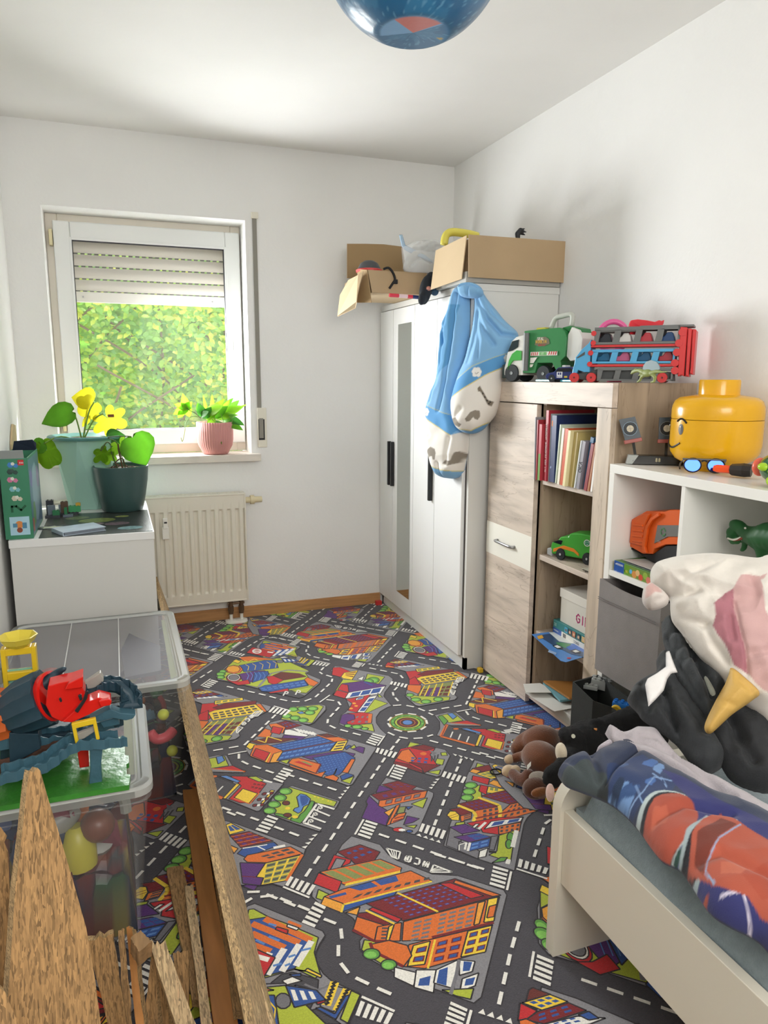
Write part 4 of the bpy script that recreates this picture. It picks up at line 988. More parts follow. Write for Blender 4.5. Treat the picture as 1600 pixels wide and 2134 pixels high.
for i, l in enumerate(big):
    o = bpy.data.objects.new('leaf', protos[i % 5]); COL.objects.link(o); s = l[1].cross(l[2]).normalized()
    R = Matrix((l[1], l[2].cross(l[1]), l[2])).transposed().to_4x4(); M = Matrix.Translation(l[0]) @ R @ Matrix.Scale(l[3], 4)
    o.parent = shrub; o.matrix_parent_inverse = root_matrix(shrub).inverted(); o.matrix_basis = M
bm = BM()
for i in range(26):
    x = rnd.uniform(-1.5, 2.6); z = rnd.uniform(-1, 1.2); tube(bm, smoothpts([(x, 7.1, z-1), (x+rnd.uniform(-.3, .3), 6.9, z), (x+rnd.uniform(-.6, .6), 6.7, z+.8), (x+rnd.uniform(-.9, .9), 6.5, z+1.5)]), .01, 5)
obj('branch', bm, mat('bark', '7a6a52', .9), shrub)
bm = BM(); vs = {}
for i in range(41):
    for j in range(33):
        x, z = -2.4+i*.15, -1.6+j*.15; vs[i, j] = bm.verts.new((x, 7.75+.35*noise.noise(Vector((x*1.3, z*1.3, 5))), z))
for i in range(40):
    for j in range(32): bm.faces.new((vs[i, j], vs[i+1, j], vs[i+1, j+1], vs[i, j+1]))
bmesh.ops.solidify(bm, geom=bm.faces[:], thickness=.5)
obj('inner_mass', bm, mat('inner_leaf_mass', '9cc268', .9, vary=.6, vscale=9, bump=1, bscale=12), shrub, smooth=True)
# radiator
RAD = mat('radiator_enamel', 'ded9cb', .35)
rad = thing('radiator', 'cream ribbed panel radiator on the wall beneath the window', 'radiator', (.2, 3.82, .1))
RX0, RX1, RZ0, RZ1 = -.32, .612, .128, .703
def rad_front():
    bm = BM(); nx = 28*6; flutes = 28; pts = []
    xs = [RX0+(RX1-RX0)*i/(flutes*8) for i in range(flutes*8+1)]; zs = [RZ0, RZ0+.02, RZ0+.05, RZ0+.06, RZ0+.075, RZ1-.10, RZ1-.085, RZ1-.075, RZ1-.03, RZ1]
    pitch = (RX1-RX0-.02)/21.5; rows = []
    for z in zs:
        amp = 0 if (z < RZ0+.055 or z > RZ1-.08) else .011
        row = []
        for x in xs:
            ph = ((x-RX0-.02) % pitch)/pitch; g = max(0, min(1, (abs(ph-.5)-.16)/.13)) ; row.append(bm.verts.new((x, 3.781+amp*(1-g), z)))
        rows.append(row)
    for a, b in zip(rows, rows[1:]):
        for i in range(len(a)-1): bm.faces.new((a[i], a[i+1], b[i+1], b[i]))
    return bm
obj('front_panel', rad_front(), RAD, rad, smooth='auto')
bm = BM(); box(bm, RX0, RX1, 3.796, 3.85, RZ0, RZ1-.004); rect_frame(bm, RX0-.004, RX1+.004, RZ0-.004, RZ1+.004, (.008, .008, .008, .008), 3.778, 3.86, .002); obj('casing', bm, RAD, rad)
bm = BM(); 
for i in range(40): x = RX0+.02+i*.0228; box(bm, x, x+.012, 3.80, 3.845, RZ1-.002, RZ1+.0055)
obj('top_grille', bm, RAD, rad, kind='stuff')
bm = BM(); box(bm, .193, .217, 3.762, 3.781, .545, .60, bev=.003); box(bm, .188, .222, 3.766, 3.782, .49, .555, bev=.003); m_ = obj('heat_meter', bm, mat('white_plastic', 'e6e4dc', .4), rad)
obj('display', bxo(.199, .213, 3.7605, 3.7625, .574, .582), mat('black_plastic', '17181a', .4), m_)
bm = BM(); cyl(bm, (.632, 3.81, .665), .016, .03, 'x'); cyl(bm, (.655, 3.81, .665), .024, .02, 'x', 18); cyl(bm, (.684, 3.81, .665), .017, .045, 'x', 10, r2=.0155); obj('thermostat_knob', bm, mat('cream_knob', 'd8cca8', .5), rad, smooth='auto')
BRS = mat('old_brass', '6d5947', .45, metal=.6)
for x in (.522, .578):
    bm = BM(); cyl(bm, (x, 3.80, .105), .012, .03); cyl(bm, (x, 3.80, .078), .016, .028, seg=6); cyl(bm, (x, 3.80, .06), .013, .02); obj('valve', bm, BRS, rad)
    bm = BM(); cyl(bm, (x, 3.80, .032), .0085, .064, seg=14); obj('pipe', bm, MATS['white_plastic'], rad)
bm = BM(); cyl(bm, (.55, 3.80, .108), .007, .09, 'x', 10); obj('valve_bridge', bm, BRS, rad)
bm = BM(); lathe(bm, [(.03, .0), (.033, .004), (.03, .014), (.018, .018)], (.522, 3.80, .0), 20); lathe(bm, [(.03, .0), (.033, .004), (.03, .014), (.018, .018)], (.578, 3.80, .0), 20); box(bm, .522, .578, 3.768, 3.832, .0, .014, bev=.002); obj('floor_rosette', bm, MATS['white_plastic'], rad, smooth='auto')
# ------------------------------------------------------------------ wardrobe
WH = mat('white_foil', 'e8e9e8', .42); WH2 = mat('white_foil_side', 'd9d9d5', .5); MIR = mat('mirror', 'c9cfca', .04, metal=1)
HND = mat('black_handle', '1b1d20', .35)
wd = thing('wardrobe', 'tall white wardrobe with narrow mirror strips and long black handles in the corner', 'wardrobe', (1.62, 3.33, 0))
bm = BM(); box(bm, 1.418, XR-.004, 2.797, 2.815, 0, 1.66); box(bm, 1.418, XR-.004, 3.857, 3.875, 0, 1.66); box(bm, XR-.01, XR-.004, 2.815, 3.857, .06, 1.66); box(bm, 1.42, XR-.004, 2.815, 3.857, .055, .073); box(bm, 1.43, XR-.01, 3.375, 3.391, .073, 1.66)
obj('carcass', bm, WH2, wd); obj('top_panel', bxo(1.408, XR-.002, 2.793, 3.877, 1.66, 1.688, bev=.001), WH2, wd); obj('plinth', bxo(1.418, 1.434, 2.797, 3.875, 0, .055), WH, wd)
for (a, b), hy, mr in (((3.678, 3.873), 3.70, None), ((3.385, 3.674), 3.656, (3.418, 3.598)), ((3.118, 3.381), 3.145, None), ((2.826, 3.114), None, None)):
    d = obj('door', bxo(1.4, 1.417, a, b, .06, 1.655, bev=.0012), WH, wd)
    if hy: obj('handle', bxo(1.380, 1.3995, hy-.009, hy+.009, .725, .965, bev=.003), HND, d)
    if mr: obj('mirror_strip', bxo(1.3975, 1.4, mr[0], mr[1], .15, 1.575), MIR, d)
obj('side_slot', bxo(1.4175, 1.4190, 2.8155, 2.8255, .06, 1.655), mat('shadow_gap', '5a5654', .8), wd)
# ------------------------------------------------------------------ wood cabinet
OAKN = None
def oak(name, c, vert=False, gloss=.5):
    m = bpy.data.materials.new(name); m.use_nodes = True; nt = m.node_tree; N = nt.nodes.new; L = nt.links.new; b = nt.nodes['Principled BSDF']; b.inputs['Roughness'].default_value = gloss
    tc = N('ShaderNodeTexCoord'); mp = N('ShaderNodeMapping'); mp.inputs['Scale'].default_value = (14, 14, 1.3) if vert else (14, 1.6, 13); L(tc.outputs['Object'], mp.inputs['Vector'])
    n = N('ShaderNodeTexNoise'); n.inputs['Scale'].default_value = 1.6; n.inputs['Detail'].default_value = 8; n.inputs['Distortion'].default_value = .5; L(mp.outputs['Vector'], n.inputs['Vector'])
    r = N('ShaderNodeValToRGB'); e = r.color_ramp.elements; c1 = lin(c); e[0].position = .3; e[0].color = tuple(x*.62 for x in c1[:3])+(1,); e[1].position = .68; e[1].color = c1; k = r.color_ramp.elements.new(.5); k.color = tuple(x*.86 for x in c1[:3])+(1,)
    L(n.outputs['Fac'], r.inputs['Fac'])
    mp2 = N('ShaderNodeMapping'); mp2.inputs['Scale'].default_value = (5, 5, .8) if vert else (5, .9, 8); L(tc.outputs['Object'], mp2.inputs['Vector'])
    n2 = N('ShaderNodeTexNoise'); n2.inputs['Scale'].default_value = 2.6; n2.inputs['Detail'].default_value = 5; n2.inputs['Distortion'].default_value = 1.2; L(mp2.outputs['Vector'], n2.inputs['Vector'])
    r2 = N('ShaderNodeValToRGB'); q = r2.color_ramp.elements; q[0].position = .490; q[0].color = (1, 1, 1, 1); q[1].position = .510; q[1].color = (1, 1, 1, 1); kk = q.new(.5); kk.color = (.55, .5, .46, 1); L(n2.outputs['Fac'], r2.inputs['Fac'])
    mm = N('ShaderNodeMix'); mm.data_type = 'RGBA'; mm.blend_type = 'MULTIPLY'; mm.inputs['Factor'].default_value = .6; L(r.outputs['Color'], mm.inputs['A']); L(r2.outputs['Color'], mm.inputs['B']); L(mm.outputs['Result'], b.inputs['Base Color'])
    bp = N('ShaderNodeBump'); bp.inputs['Strength'].default_value = .15; bp.inputs['Distance'].default_value = .002; L(n.outputs['Fac'], bp.inputs['Height']); L(bp.outputs['Normal'], b.inputs['Normal']); MATS[name] = m; return m
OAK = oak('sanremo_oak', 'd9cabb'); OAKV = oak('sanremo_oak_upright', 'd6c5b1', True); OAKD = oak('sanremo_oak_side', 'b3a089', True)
cb = thing('highboard', 'oak effect highboard with one tall door and four open shelf bays', 'cabinet', (1.66, 2.35, 0))
X0, CY0, CY1, CD = 1.495, 1.952, 2.755, XR-.003
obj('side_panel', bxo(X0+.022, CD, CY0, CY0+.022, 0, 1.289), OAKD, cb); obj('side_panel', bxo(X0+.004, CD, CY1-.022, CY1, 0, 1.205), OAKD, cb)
obj('stile', bxo(X0, X0+.022, CY0+.0005, 2.027, 0, 1.208, bev=.0008), OAKV, cb)
obj('top_panel', bxo(X0+.02, CD, CY0+.022, CY1, 1.250, 1.289), OAK, cb); obj('fascia', bxo(X0-.0015, X0+.02, CY0-.001, CY1, 1.210, 1.289, bev=.0008), OAK, cb)
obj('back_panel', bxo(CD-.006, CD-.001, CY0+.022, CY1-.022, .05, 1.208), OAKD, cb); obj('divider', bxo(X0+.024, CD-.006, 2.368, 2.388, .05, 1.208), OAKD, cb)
obj('bottom_panel', bxo(X0+.01, CD-.006, CY0+.022, CY1-.022, .03, .055), OAK, cb)
for z in (.925, .63, .32): obj('shelf', bxo(X0+.02, CD-.006, 2.0, 2.368, z-.02, z, bev=.0008), OAK, cb)
door = obj('door', bxo(X0-.002, X0+.018, 2.392, CY1, .012, 1.206, bev=.0008), OAK, cb)
obj('front_strip', bxo(X0-.0035, X0-.0015, 2.392, CY1, .557, .695), mat('cream_foil', 'eceadf', .4), door, label='glossy cream band across the door')
bm = BM(); tube(bm, [(X0-.004, 2.515, .628), (X0-.02, 2.52, .628), (X0-.022, 2.53, .628), (X0-.022, 2.64, .628), (X0-.02, 2.65, .628), (X0-.004, 2.655, .628)], .006, 10); obj('handle', bm, mat('brushed_steel', 'a8a8aa', .3, metal=.9), door, smooth=True)
cl = mat('knot', '4a4038', .8)
# ------------------------------------------------------------------ white cube shelf
SHW = mat('white_lacquer', 'ecebe6', .28)
cs = thing('cube_shelf', 'white square-compartment shelf unit standing between the oak highboard and bed', 'shelf', (1.65, 1.6, 0))
SX, SY1, SY0 = 1.48, 1.925, 1.275
obj('top_panel', bxo(SX, XR-.003, SY0, SY1, 1.006, 1.034, bev=.001), SHW, cs)
for a, b in ((SY1-.024, SY1), (SY0, SY0+.024)): obj('side_panel', bxo(SX, XR-.003, a, b, 0, 1.006, bev=.0008), SHW, cs)
obj('divider', bxo(SX+.002, XR-.003, 1.592, 1.606, .024, 1.006), SHW, cs)
for z in (.672, .335, .0): obj('shelf', bxo(SX+.002, XR-.003, SY0+.024, SY1-.024, z, z+.018 if z else z+.024), SHW, cs)
obj('back_panel', bxo(XR-.009, XR-.004, SY0+.02, SY1-.02, .02, 1.01), mat('shelf_back', 'b8bab0', .6), cs)
# fabric bin in the shelf
FB = mat('taupe_fabric', '86817f', .9, bump=.5, bscale=500, vary=.06, vscale=20)
fb = thing('fabric_bin', 'taupe fabric storage bin pulled halfway out of the white shelf', 'bin', (1.58, 1.76, .355))
def fabric_box(bm, x0, x1, y0, y1, z0, z1, t=.006, wav=.006, M=None, sag=0):
    n = 14; outer = []
    per = [(x0+(x1-x0)*i/n, y0) for i in range(n)]+[(x1, y0+(y1-y0)*i/n) for i in range(n)]+[(x1-(x1-x0)*i/n, y1) for i in range(n)]+[(x0, y1-(y1-y0)*i/n) for i in range(n)]
    cx, cy = (x0+x1)/2, (y0+y1)/2; N = len(per); nz = 8; allv = []
    for inner in (0, 1):
        g = []
        for k in range(nz+1):
            z = z0+(z1-z0)*k/nz; row = []
            for i, (x, y) in enumerate(per):
                e = min(abs(x-x0), abs(x1-x), 1e9) if abs(y-y0) < 1e-6 or abs(y-y1) < 1e-6 else min(abs(y-y0), abs(y1-y)); L = (x1-x0) if (abs(y-y0) < 1e-6 or abs(y-y1) < 1e-6) else (y1-y0)
                f = sin(pi*min(1, e/L)); bul = wav*f*sin(pi*(.15+.85*k/nz))*(1+.5*noise.noise(Vector((x*9, y*9, z*7)))); d = Vector((0, -1, 0) if abs(y-y0) < 1e-6 else (1, 0, 0) if abs(x-x1) < 1e-6 else (0, 1, 0) if abs(y-y1) < 1e-6 else (-1, 0, 0))
                zz = z-sag*f*(k/nz)**4; s = 1-inner*2*t/(x1-x0)
                row.append(bm.verts.new(Vector((cx+(x-cx)*s, cy+(y-cy)*s, zz if not inner or k else z0+t))+d*bul))
            g.append(row); allv += row
        for a, b in zip(g, g[1:]):
            for i in range(N): f4 = (a[i], a[(i+1) % N], b[(i+1) % N], b[i]); bm.faces.new(f4 if not inner else f4[::-1])
        if not inner: G0 = g
        else:
            for i in range(N): bm.faces.new((G0[-1][i], G0[-1][(i+1) % N], g[-1][(i+1) % N], g[-1][i]))
            bm.faces.new(g[0]); bm.faces.new(G0[0][::-1])
    if M is not None: bmesh.ops.transform(bm, matrix=M, verts=allv)
bm = BM(); fabric_box(bm, 1.447, 1.78, 1.612, 1.898, .354, .664, wav=.01, sag=.012); obj('body', bm, FB, fb, smooth='auto')
bm = BM()
for z in (.60, .606): tube(bm, [(1.4375, 1.62+.27*i/10, z-.012*sin(pi*i/10)*0) for i in range(11)], .0012, 5)
obj('hem_seam', bm, mat('taupe_seam', '6f6a68', .9), fb)
# black fabric box on the floor
def blob(name, parts, vox, parent, m, smooth_it=4, noise_amp=0, noise_sc=30, world=True):
    """one continuous skin over ellipsoids and capsules: parts = ('e', centre, radii, euler, colour) or ('c', [(point, r)...], colour)"""
    bm = BM()
    for p in parts:
        if p[0] == 'e':
            r = bmesh.ops.create_icosphere(bm, subdivisions=3, radius=1); M = Matrix.LocRotScale(Vector(p[1]), Matrix.Rotation(0, 3, 'X').to_euler() if not p[3] else __import__('mathutils').Euler(p[3]), Vector(p[2])); bmesh.ops.transform(bm, matrix=M, verts=r['verts'])
        else:
            ch = p[1]
            for (a, ra), (b, rb) in zip(ch, ch[1:]):
                a, b = Vector(a), Vector(b); n = max(2, int((b-a).length/(min(ra, rb)*.5))+1)
                for i in range(n+1):
                    t = i/n; r = bmesh.ops.create_icosphere(bm, subdivisions=2, radius=ra+(rb-ra)*t); bmesh.ops.translate(bm, vec=a.lerp(b, t), verts=r['verts'])
    me = bpy.data.meshes.new('t'); bm.to_mesh(me); bm.free(); o = bpy.data.objects.new('t', me); COL.objects.link(o)
    md = o.modifiers.new('r', 'REMESH'); md.mode = 'VOXEL'; md.voxel_size = vox; md2 = o.modifiers.new('s', 'SMOOTH'); md2.iterations = smooth_it; md2.factor = .5
    dg = bpy.context.evaluated_depsgraph_get(); me2 = bpy.data.meshes.new_from_object(o.evaluated_get(dg)); bpy.data.objects.remove(o)
    if noise_amp:
        for v in me2.vertices: v.co += v.normal*noise_amp*noise.noise(v.co*noise_sc)
    me2.name = name; me2.materials.clear(); me2.materials.append(m)
    me2.polygons.foreach_set('use_smooth', [True]*len(me2.polygons)); o = bpy.data.objects.new(name, me2); COL.objects.link(o)
    if parent:
        o.parent = parent
        if world: o.matrix_parent_inverse = root_matrix(parent).inverted()
    cols = []
    inv = []
    for p in parts:
        if p[0] == 'e': inv.append((p, Matrix.LocRotScale(Vector(p[1]), __import__('mathutils').Euler(p[3] or (0, 0, 0)), Vector(p[2])).inverted(), min(p[2])))
        else: inv.append((p, None, 0))
    for v in me2.vertices:
        best = 1e9; bc = None
        for p, M, mr in inv:
            if p[0] == 'e': d = ((M @ v.co).length-1)*mr; c = p[4]
            else:
                d = 1e9; c = p[2]
                for (a, ra), (b, rb) in zip(p[1], p[1][1:]):
                    a, b = Vector(a), Vector(b); ab = b-a; t = max(0, min(1, (v.co-a).dot(ab)/max(ab.length_squared, 1e-9))); d = min(d, (v.co-a-ab*t).length-(ra+(rb-ra)*t))
            if d < best: best, bc = d, c
        cols.append(lin(bc))
    vertcol(o, cols); return o
def inpoly(P, x, y):
    r = np.zeros(x.shape, bool); n = len(P)
    for i in range(n):
        x0, y0 = P[i]; x1, y1 = P[(i+1) % n]
        c = ((y0 > y) != (y1 > y)); 
        with np.errstate(divide='ignore', invalid='ignore'): r ^= c & (x < (x1-x0)*(y-y0)/(y1-y0)+x0)
    return r
def segdist(P, X, Y, closed=True):
    D = np.full(X.shape, 1e9); n = len(P); CX = X.copy(); CY = Y.copy()
    for i in range(n if closed else n-1):
        x0, y0 = P[i]; x1, y1 = P[(i+1) % n]; dx, dy = x1-x0, y1-y0; L = dx*dx+dy*dy+1e-12
        t = np.clip(((X-x0)*dx+(Y-y0)*dy)/L, 0, 1); px, py = x0+t*dx, y0+t*dy; d = np.hypot(X-px, Y-py); m = d < D; D[m] = d[m]; CX[m] = px[m]; CY[m] = py[m]
    return D, CX, CY
def puff(name, outline, P0, nrm, T, edge, h, m, parent=None, Tb=None, wrinkle=.0, wsc=14, creases=(), regions=(), base='ffffff', rshift=0, bend=None, smooth_outline=True):
    """stuffed or folded cloth piece of real thickness T lying on the plane through P0; the outline is measured on that plane from photo positions"""
    P0, nrm = Vector(P0), Vector(nrm).normalized(); a = (CR-nrm*CR.dot(nrm)).normalized(); b = nrm.cross(a)
    def uv2(p):
        d = CF + CR*((p[0]-800)/FPX) - CU*((p[1]-1067)/FPX); o_ = Vector((0, 0, CAMZ)); t = (P0-o_).dot(nrm)/d.dot(nrm); q = o_+d*t-P0; return (q.dot(a), q.dot(b))
    O = [uv2(p) for p in outline]
    if smooth_outline: O = [(p.x, p.y) for p in smoothpts([(x, y, 0) for x, y in O+[O[0]]], 5)][:-1]
    xs = [p[0] for p in O]; ys = [p[1] for p in O]; nx = int((max(xs)-min(xs))/h)+3; ny = int((max(ys)-min(ys))/h)+3; x0, y0 = min(xs)-h, min(ys)-h
    X, Y = np.meshgrid(x0+h*np.arange(nx), y0+h*np.arange(ny), indexing='ij'); cc = inpoly(O, X[:-1, :-1]+h/2, Y[:-1, :-1]+h/2)
    cnt = np.zeros(X.shape, int); cnt[:-1, :-1] += cc; cnt[1:, :-1] += cc; cnt[:-1, 1:] += cc; cnt[1:, 1:] += cc
    D, QX, QY = segdist(O, X, Y); bd = (cnt > 0) & (cnt < 4); X = np.where(bd, QX, X); Y = np.where(bd, QY, Y); D = np.where(bd, 0, D)
    f = np.sqrt(np.clip(1-(1-np.clip(D/edge, 0, 1))**2, 0, 1)); Z = T*f
    cr = []
    for c in creases:
        q = [uv2(p) for p in c[0]]; d, _, _ = segdist(q, X, Y, False); Z = Z - c[1]*np.exp(-(d/c[2])**2)*np.clip(D/(.3*edge), 0, 1)
    regs = [([uv2((p[0], p[1]+rshift)) for p in r[1]], lin(r[0])) for r in regions]; bc = lin(base); CG = np.zeros(X.shape+(4,))
    for ox, oy in ((-.25, -.25), (.25, -.25), (-.25, .25), (.25, .25)):
        cg = np.empty(X.shape+(4,)); cg[:] = bc
        for q, c in regs: cg[inpoly(q, X+ox*h, Y+oy*h)] = c
        CG += cg/4
    V, F, C, idx = [], [], [], {}; Tb = T*.35 if Tb is None else Tb; bc = lin(base)
    for i, j in zip(*np.nonzero(cnt)):
        x, y = X[i, j], Y[i, j]; n_ = 0
        if wrinkle:
            q = Vector((x*wsc, y*wsc, 3.1)); w1 = noise.noise(q+Vector((noise.noise(q*.7)*1.5, 0, 0))); n_ = wrinkle*((1-abs(w1)*2.2)*.7+noise.noise(q*2.3)*.5)*min(1, D[i, j]/(.25*edge))
        bz = (bend(x, y) if bend else 0)-.5*T; p = P0+a*x+b*y+nrm*(Z[i, j]+n_+bz); idx[i, j, 0] = len(V); V.append(p); C.append(tuple(CG[i, j]))
        if cnt[i, j] == 4: idx[i, j, 1] = len(V); V.append(P0+a*x+b*y+nrm*(bz-Tb*f[i, j])); C.append(bc)
        else: idx[i, j, 1] = idx[i, j, 0]
    for i, j in zip(*np.nonzero(cc)):
        for s in (0, 1):
            q = [idx[i, j, s], idx[i+1, j, s], idx[i+1, j+1, s], idx[i, j+1, s]]; q = q[::-1] if s else q; u = []
            for k in q:
                if k not in u: u.append(k)
            if len(u) > 2 and not (s and all(cnt[a_, b_] < 4 for a_, b_ in ((i, j), (i+1, j), (i+1, j+1), (i, j+1)))): F.append(u)
    o = obj(name, (V, [], F), m, parent, smooth=True); vertcol(o, C); return o
OSB = None
def osb(name, c='98764c', edge=False):
    m = bpy.data.materials.new(name); m.use_nodes = True; nt = m.node_tree; N = nt.nodes.new; L = nt.links.new; b = nt.nodes['Principled BSDF']; b.inputs['Roughness'].default_value = .8
    tc = N('ShaderNodeTexCoord'); cc = lin(c); col = None; hgt = None
    for k, (rot, sc) in enumerate((((.15, .1, .35), (95, 13, 15)), ((-.35, .3, -.5), (70, 10, 12)), ((.6, -.2, .2), (120, 16, 20)))):
        mp = N('ShaderNodeMapping'); mp.inputs['Scale'].default_value = sc if not edge else (90, 22, 120); mp.inputs['Rotation'].default_value = rot; L(tc.outputs['Object'], mp.inputs['Vector'])
        n0 = N('ShaderNodeTexNoise'); n0.inputs['Scale'].default_value = .8; L(mp.outputs['Vector'], n0.inputs['Vector']); ad = N('ShaderNodeVectorMath'); ad.operation = 'MULTIPLY_ADD'; ad.inputs[1].default_value = (.7, .7, .7); L(n0.outputs['Color'], ad.inputs[0]); L(mp.outputs['Vector'], ad.inputs[2])
        v = N('ShaderNodeTexVoronoi'); L(ad.outputs[0], v.inputs['Vector']); s_ = N('ShaderNodeSeparateColor'); L(v.outputs['Color'], s_.inputs[0])
        r = N('ShaderNodeValToRGB'); e = r.color_ramp.elements; e[0].color = tuple(x*.5 for x in cc[:3])+(1,); e[1].color = tuple(min(1, x*1.45) for x in cc[:3])+(1,); q_ = e.new(.4); q_.color = cc; L(s_.outputs[0], r.inputs['Fac'])
        if col is None: col, hgt = r.outputs['Color'], s_.outputs[1]
        else:
            cmp_ = N('ShaderNodeMath'); cmp_.operation = 'GREATER_THAN'; cmp_.inputs[1].default_value = .55; L(s_.outputs[2], cmp_.inputs[0]); mx = N('ShaderNodeMix'); mx.data_type = 'RGBA'; L(cmp_.outputs[0], mx.inputs['Factor']); L(col, mx.inputs['A']); L(r.outputs['Color'], mx.inputs['B']); col = mx.outputs['Result']
    gm_ = N('ShaderNodeMapping'); gm_.inputs['Scale'].default_value = (220, 14, 16); L(tc.outputs['Object'], gm_.inputs['Vector']); n = N('ShaderNodeTexNoise'); n.inputs['Scale'].default_value = 1.2; n.inputs['Detail'].default_value = 5; L(gm_.outputs['Vector'], n.inputs['Vector']); mx = N('ShaderNodeMix'); mx.data_type = 'RGBA'; mx.blend_type = 'OVERLAY'; mx.inputs['Factor'].default_value = .5; L(col, mx.inputs['A']); L(n.outputs['Fac'], mx.inputs['B']); L(mx.outputs['Result'], b.inputs['Base Color'])
    bp = N('ShaderNodeBump'); bp.inputs['Strength'].default_value = .5 if not edge else .9; bp.inputs['Distance'].default_value = .002; L(hgt, bp.inputs['Height']); L(bp.outputs['Normal'], b.inputs['Normal']); MATS[name] = m; return m
OSB = osb('osb_face'); OSBE = osb('osb_edge', 'a98d64', True); OSBP = osb('osb_pale', 'b89e78')
PINE = mat('rough_pine', 'b97f45', .7, vary=.22, vscale=5, stretch=(9, 1, 9), bump=.2, bscale=60)
# ------------------------------------------------------------------ table under the window
tb = thing('side_table', 'white boxy cabinet table under the window carrying potted plants', 'table', (-.14, 3.3, 0))
TX0, TX1, TY0, TY1, TZ = -.402, .117, 2.955, 3.745, .70
obj('table_top', bxo(TX0, TX1, TY0, TY1, TZ-.03, TZ, bev=.001), WH, tb); obj('front_panel', bxo(TX0+.003, TX1-.004, TY0+.004, TY0+.022, .02, TZ-.03), WH2, tb)
obj('side_panel', bxo(TX1-.02, TX1-.002, TY0+.022, TY1-.01, .02, TZ-.03), WH2, tb); obj('side_panel', bxo(TX0+.002, TX0+.02, TY0+.022, TY1-.01, .02, TZ-.03), WH2, tb); obj('plinth', bxo(TX0+.02, TX1-.02, TY0+.03, TY1-.02, 0, .02), WH2, tb)
pad = thing('desk_pad', 'dark glossy desk pad with faded coloured print lying on the white table', 'mat', (-.14, 3.2, TZ))
padm = mat('dark_vinyl', '3b403b', .22, vary=.5, vscale=9, bump=.5, bscale=260); obj('mat', bxo(-.30, .112, 2.965, 3.46, TZ+.0005, TZ+.002), padm, pad)
f = Flat((-.30, 2.965, TZ+.002), (1, 0, 0), (0, 1, 0), .0002)
for x, y, r, c in ((.20, .30, .075, '7d8a4a'), (.12, .38, .05, '707c58'), (.28, .2, .05, '6b5a62'), (.33, .09, .05, '6f9296'), (.2, .22, .03, '7a6a70'), (.30, .36, .03, '8a9454')): f.disc(x, y, r, c, r*.7, 12)
f.build('faded_print', padm if 0 else mat('faded_print', '888888', .25, attr=True, vary=.35, vscale=60, bump=.5, bscale=260), pad)
# green toy carton
gb = thing('toy_carton', 'upright green printed toy carton with open flaps against the left wall', 'box', (-.36, 3.17, TZ))
card_g = mat('green_card', '3a8262', .35)
def open_carton(bm, x0, x1, y0, y1, z0, z1, t=.003): 
    box(bm, x0, x1, y0, y0+t, z0, z1); box(bm, x0, x1, y1-t, y1, z0, z1); box(bm, x0, x0+t, y0+t, y1-t, z0, z1); box(bm, x1-t, x1, y0+t, y1-t, z0, z1); box(bm, x0+t, x1-t, y0+t, y1-t, z0, z0+t)
bm = BM(); open_carton(bm, -.412, -.317, 2.975, 3.36, TZ+.001, 1.005); obj('body', bm, card_g, gb)
obj('flap', bxo(-.41, -.328, 2.94, 2.975, 0, .0025, M=Matrix.Translation((0, 2.975, 1.004)) @ Matrix.Rotation(radians(-62), 4, 'X') @ Matrix.Translation((0, -2.975, 0))), mat('grey_card', '9aa09f', .6), gb)
extr = BM(); extrude(extr, [(-.41, 3.358, 1.0), (-.32, 3.358, 1.0), (-.318, 3.35, 1.03), (-.33, 3.34, 1.045), (-.36, 3.34, 1.043), (-.40, 3.345, 1.04)], (0, -.0025, 0)); obj('flap', extr, mat('navy_card', '2b3445', .5), gb)
f = Flat((-.412, 2.975, TZ+.001), (1, 0, 0), (0, 0, 1)); f.rect(.018, .015, .085, .085, 'a9cfe0'); f.disc(.05, .055, .014, 'd98a4a'); f.rect(.028, .045, .043, .06, '4f88a8'); f.rect(.06, .04, .075, .062, '4f88a8'); f.disc(.05, .034, .01, '8c4a3a')
f.stroke([(.03, .105), (.03, .125), (.045, .125), (.06, .11), (.075, .125)], .008, '1f5a3e'); 
for x, y, c in ((.05, .155, 'c9c3b0'), (.045, .19, '79b6bf'), (.04, .225, 'c9789c'), (.042, .255, '2f4a44'), (.045, .28, '3f7fc0')): f.disc(x-.008, y, .011, c, n=6); f.disc(x+.010, y-.003, .009, c, n=5); f.disc(x, y+.004, .007, 'd8dcd0' if c != '2f4a44' else '3a5650', n=5)
f.rect(.062, .278, .082, .298, 'c8282e'); f.text('LEGO', .0635, .284, .006, 'ffffff', sx=.5); f.build('front_print', VCG, gb)
f = Flat((-.317, 2.975, TZ+.001), (0, 1, 0), (0, 0, 1)); f.rect(.005, .01, .38, .295, '5d7c92'); f.disc(.2, .15, .12, '8fa8b8', n=9); f.disc(.1, .08, .05, '6f9a64', n=6); f.disc(.3, .2, .05, '9d86b4', n=6); f.disc(.07, .22, .04, '7a6aa8', n=5); f.rect(.02, .02, .06, .07, 'b5623c'); f.build('side_print', VCG, gb)
wf = thing('cardboard_scrap', 'torn cream and brown cardboard piece behind the green toy carton', 'cardboard', (-.41, 3.45, TZ)); bm = BM(); extrude(bm, [(-.425, 3.4, TZ+.001), (-.425, 3.6, TZ+.001), (-.425, 3.6, 1.09), (-.425, 3.52, 1.10), (-.425, 3.46, 1.06), (-.425, 3.42, 1.02)], (.007, 0, 0)); obj('sheet', bm, mat('cream_card', 'cdb892', .8), wf)
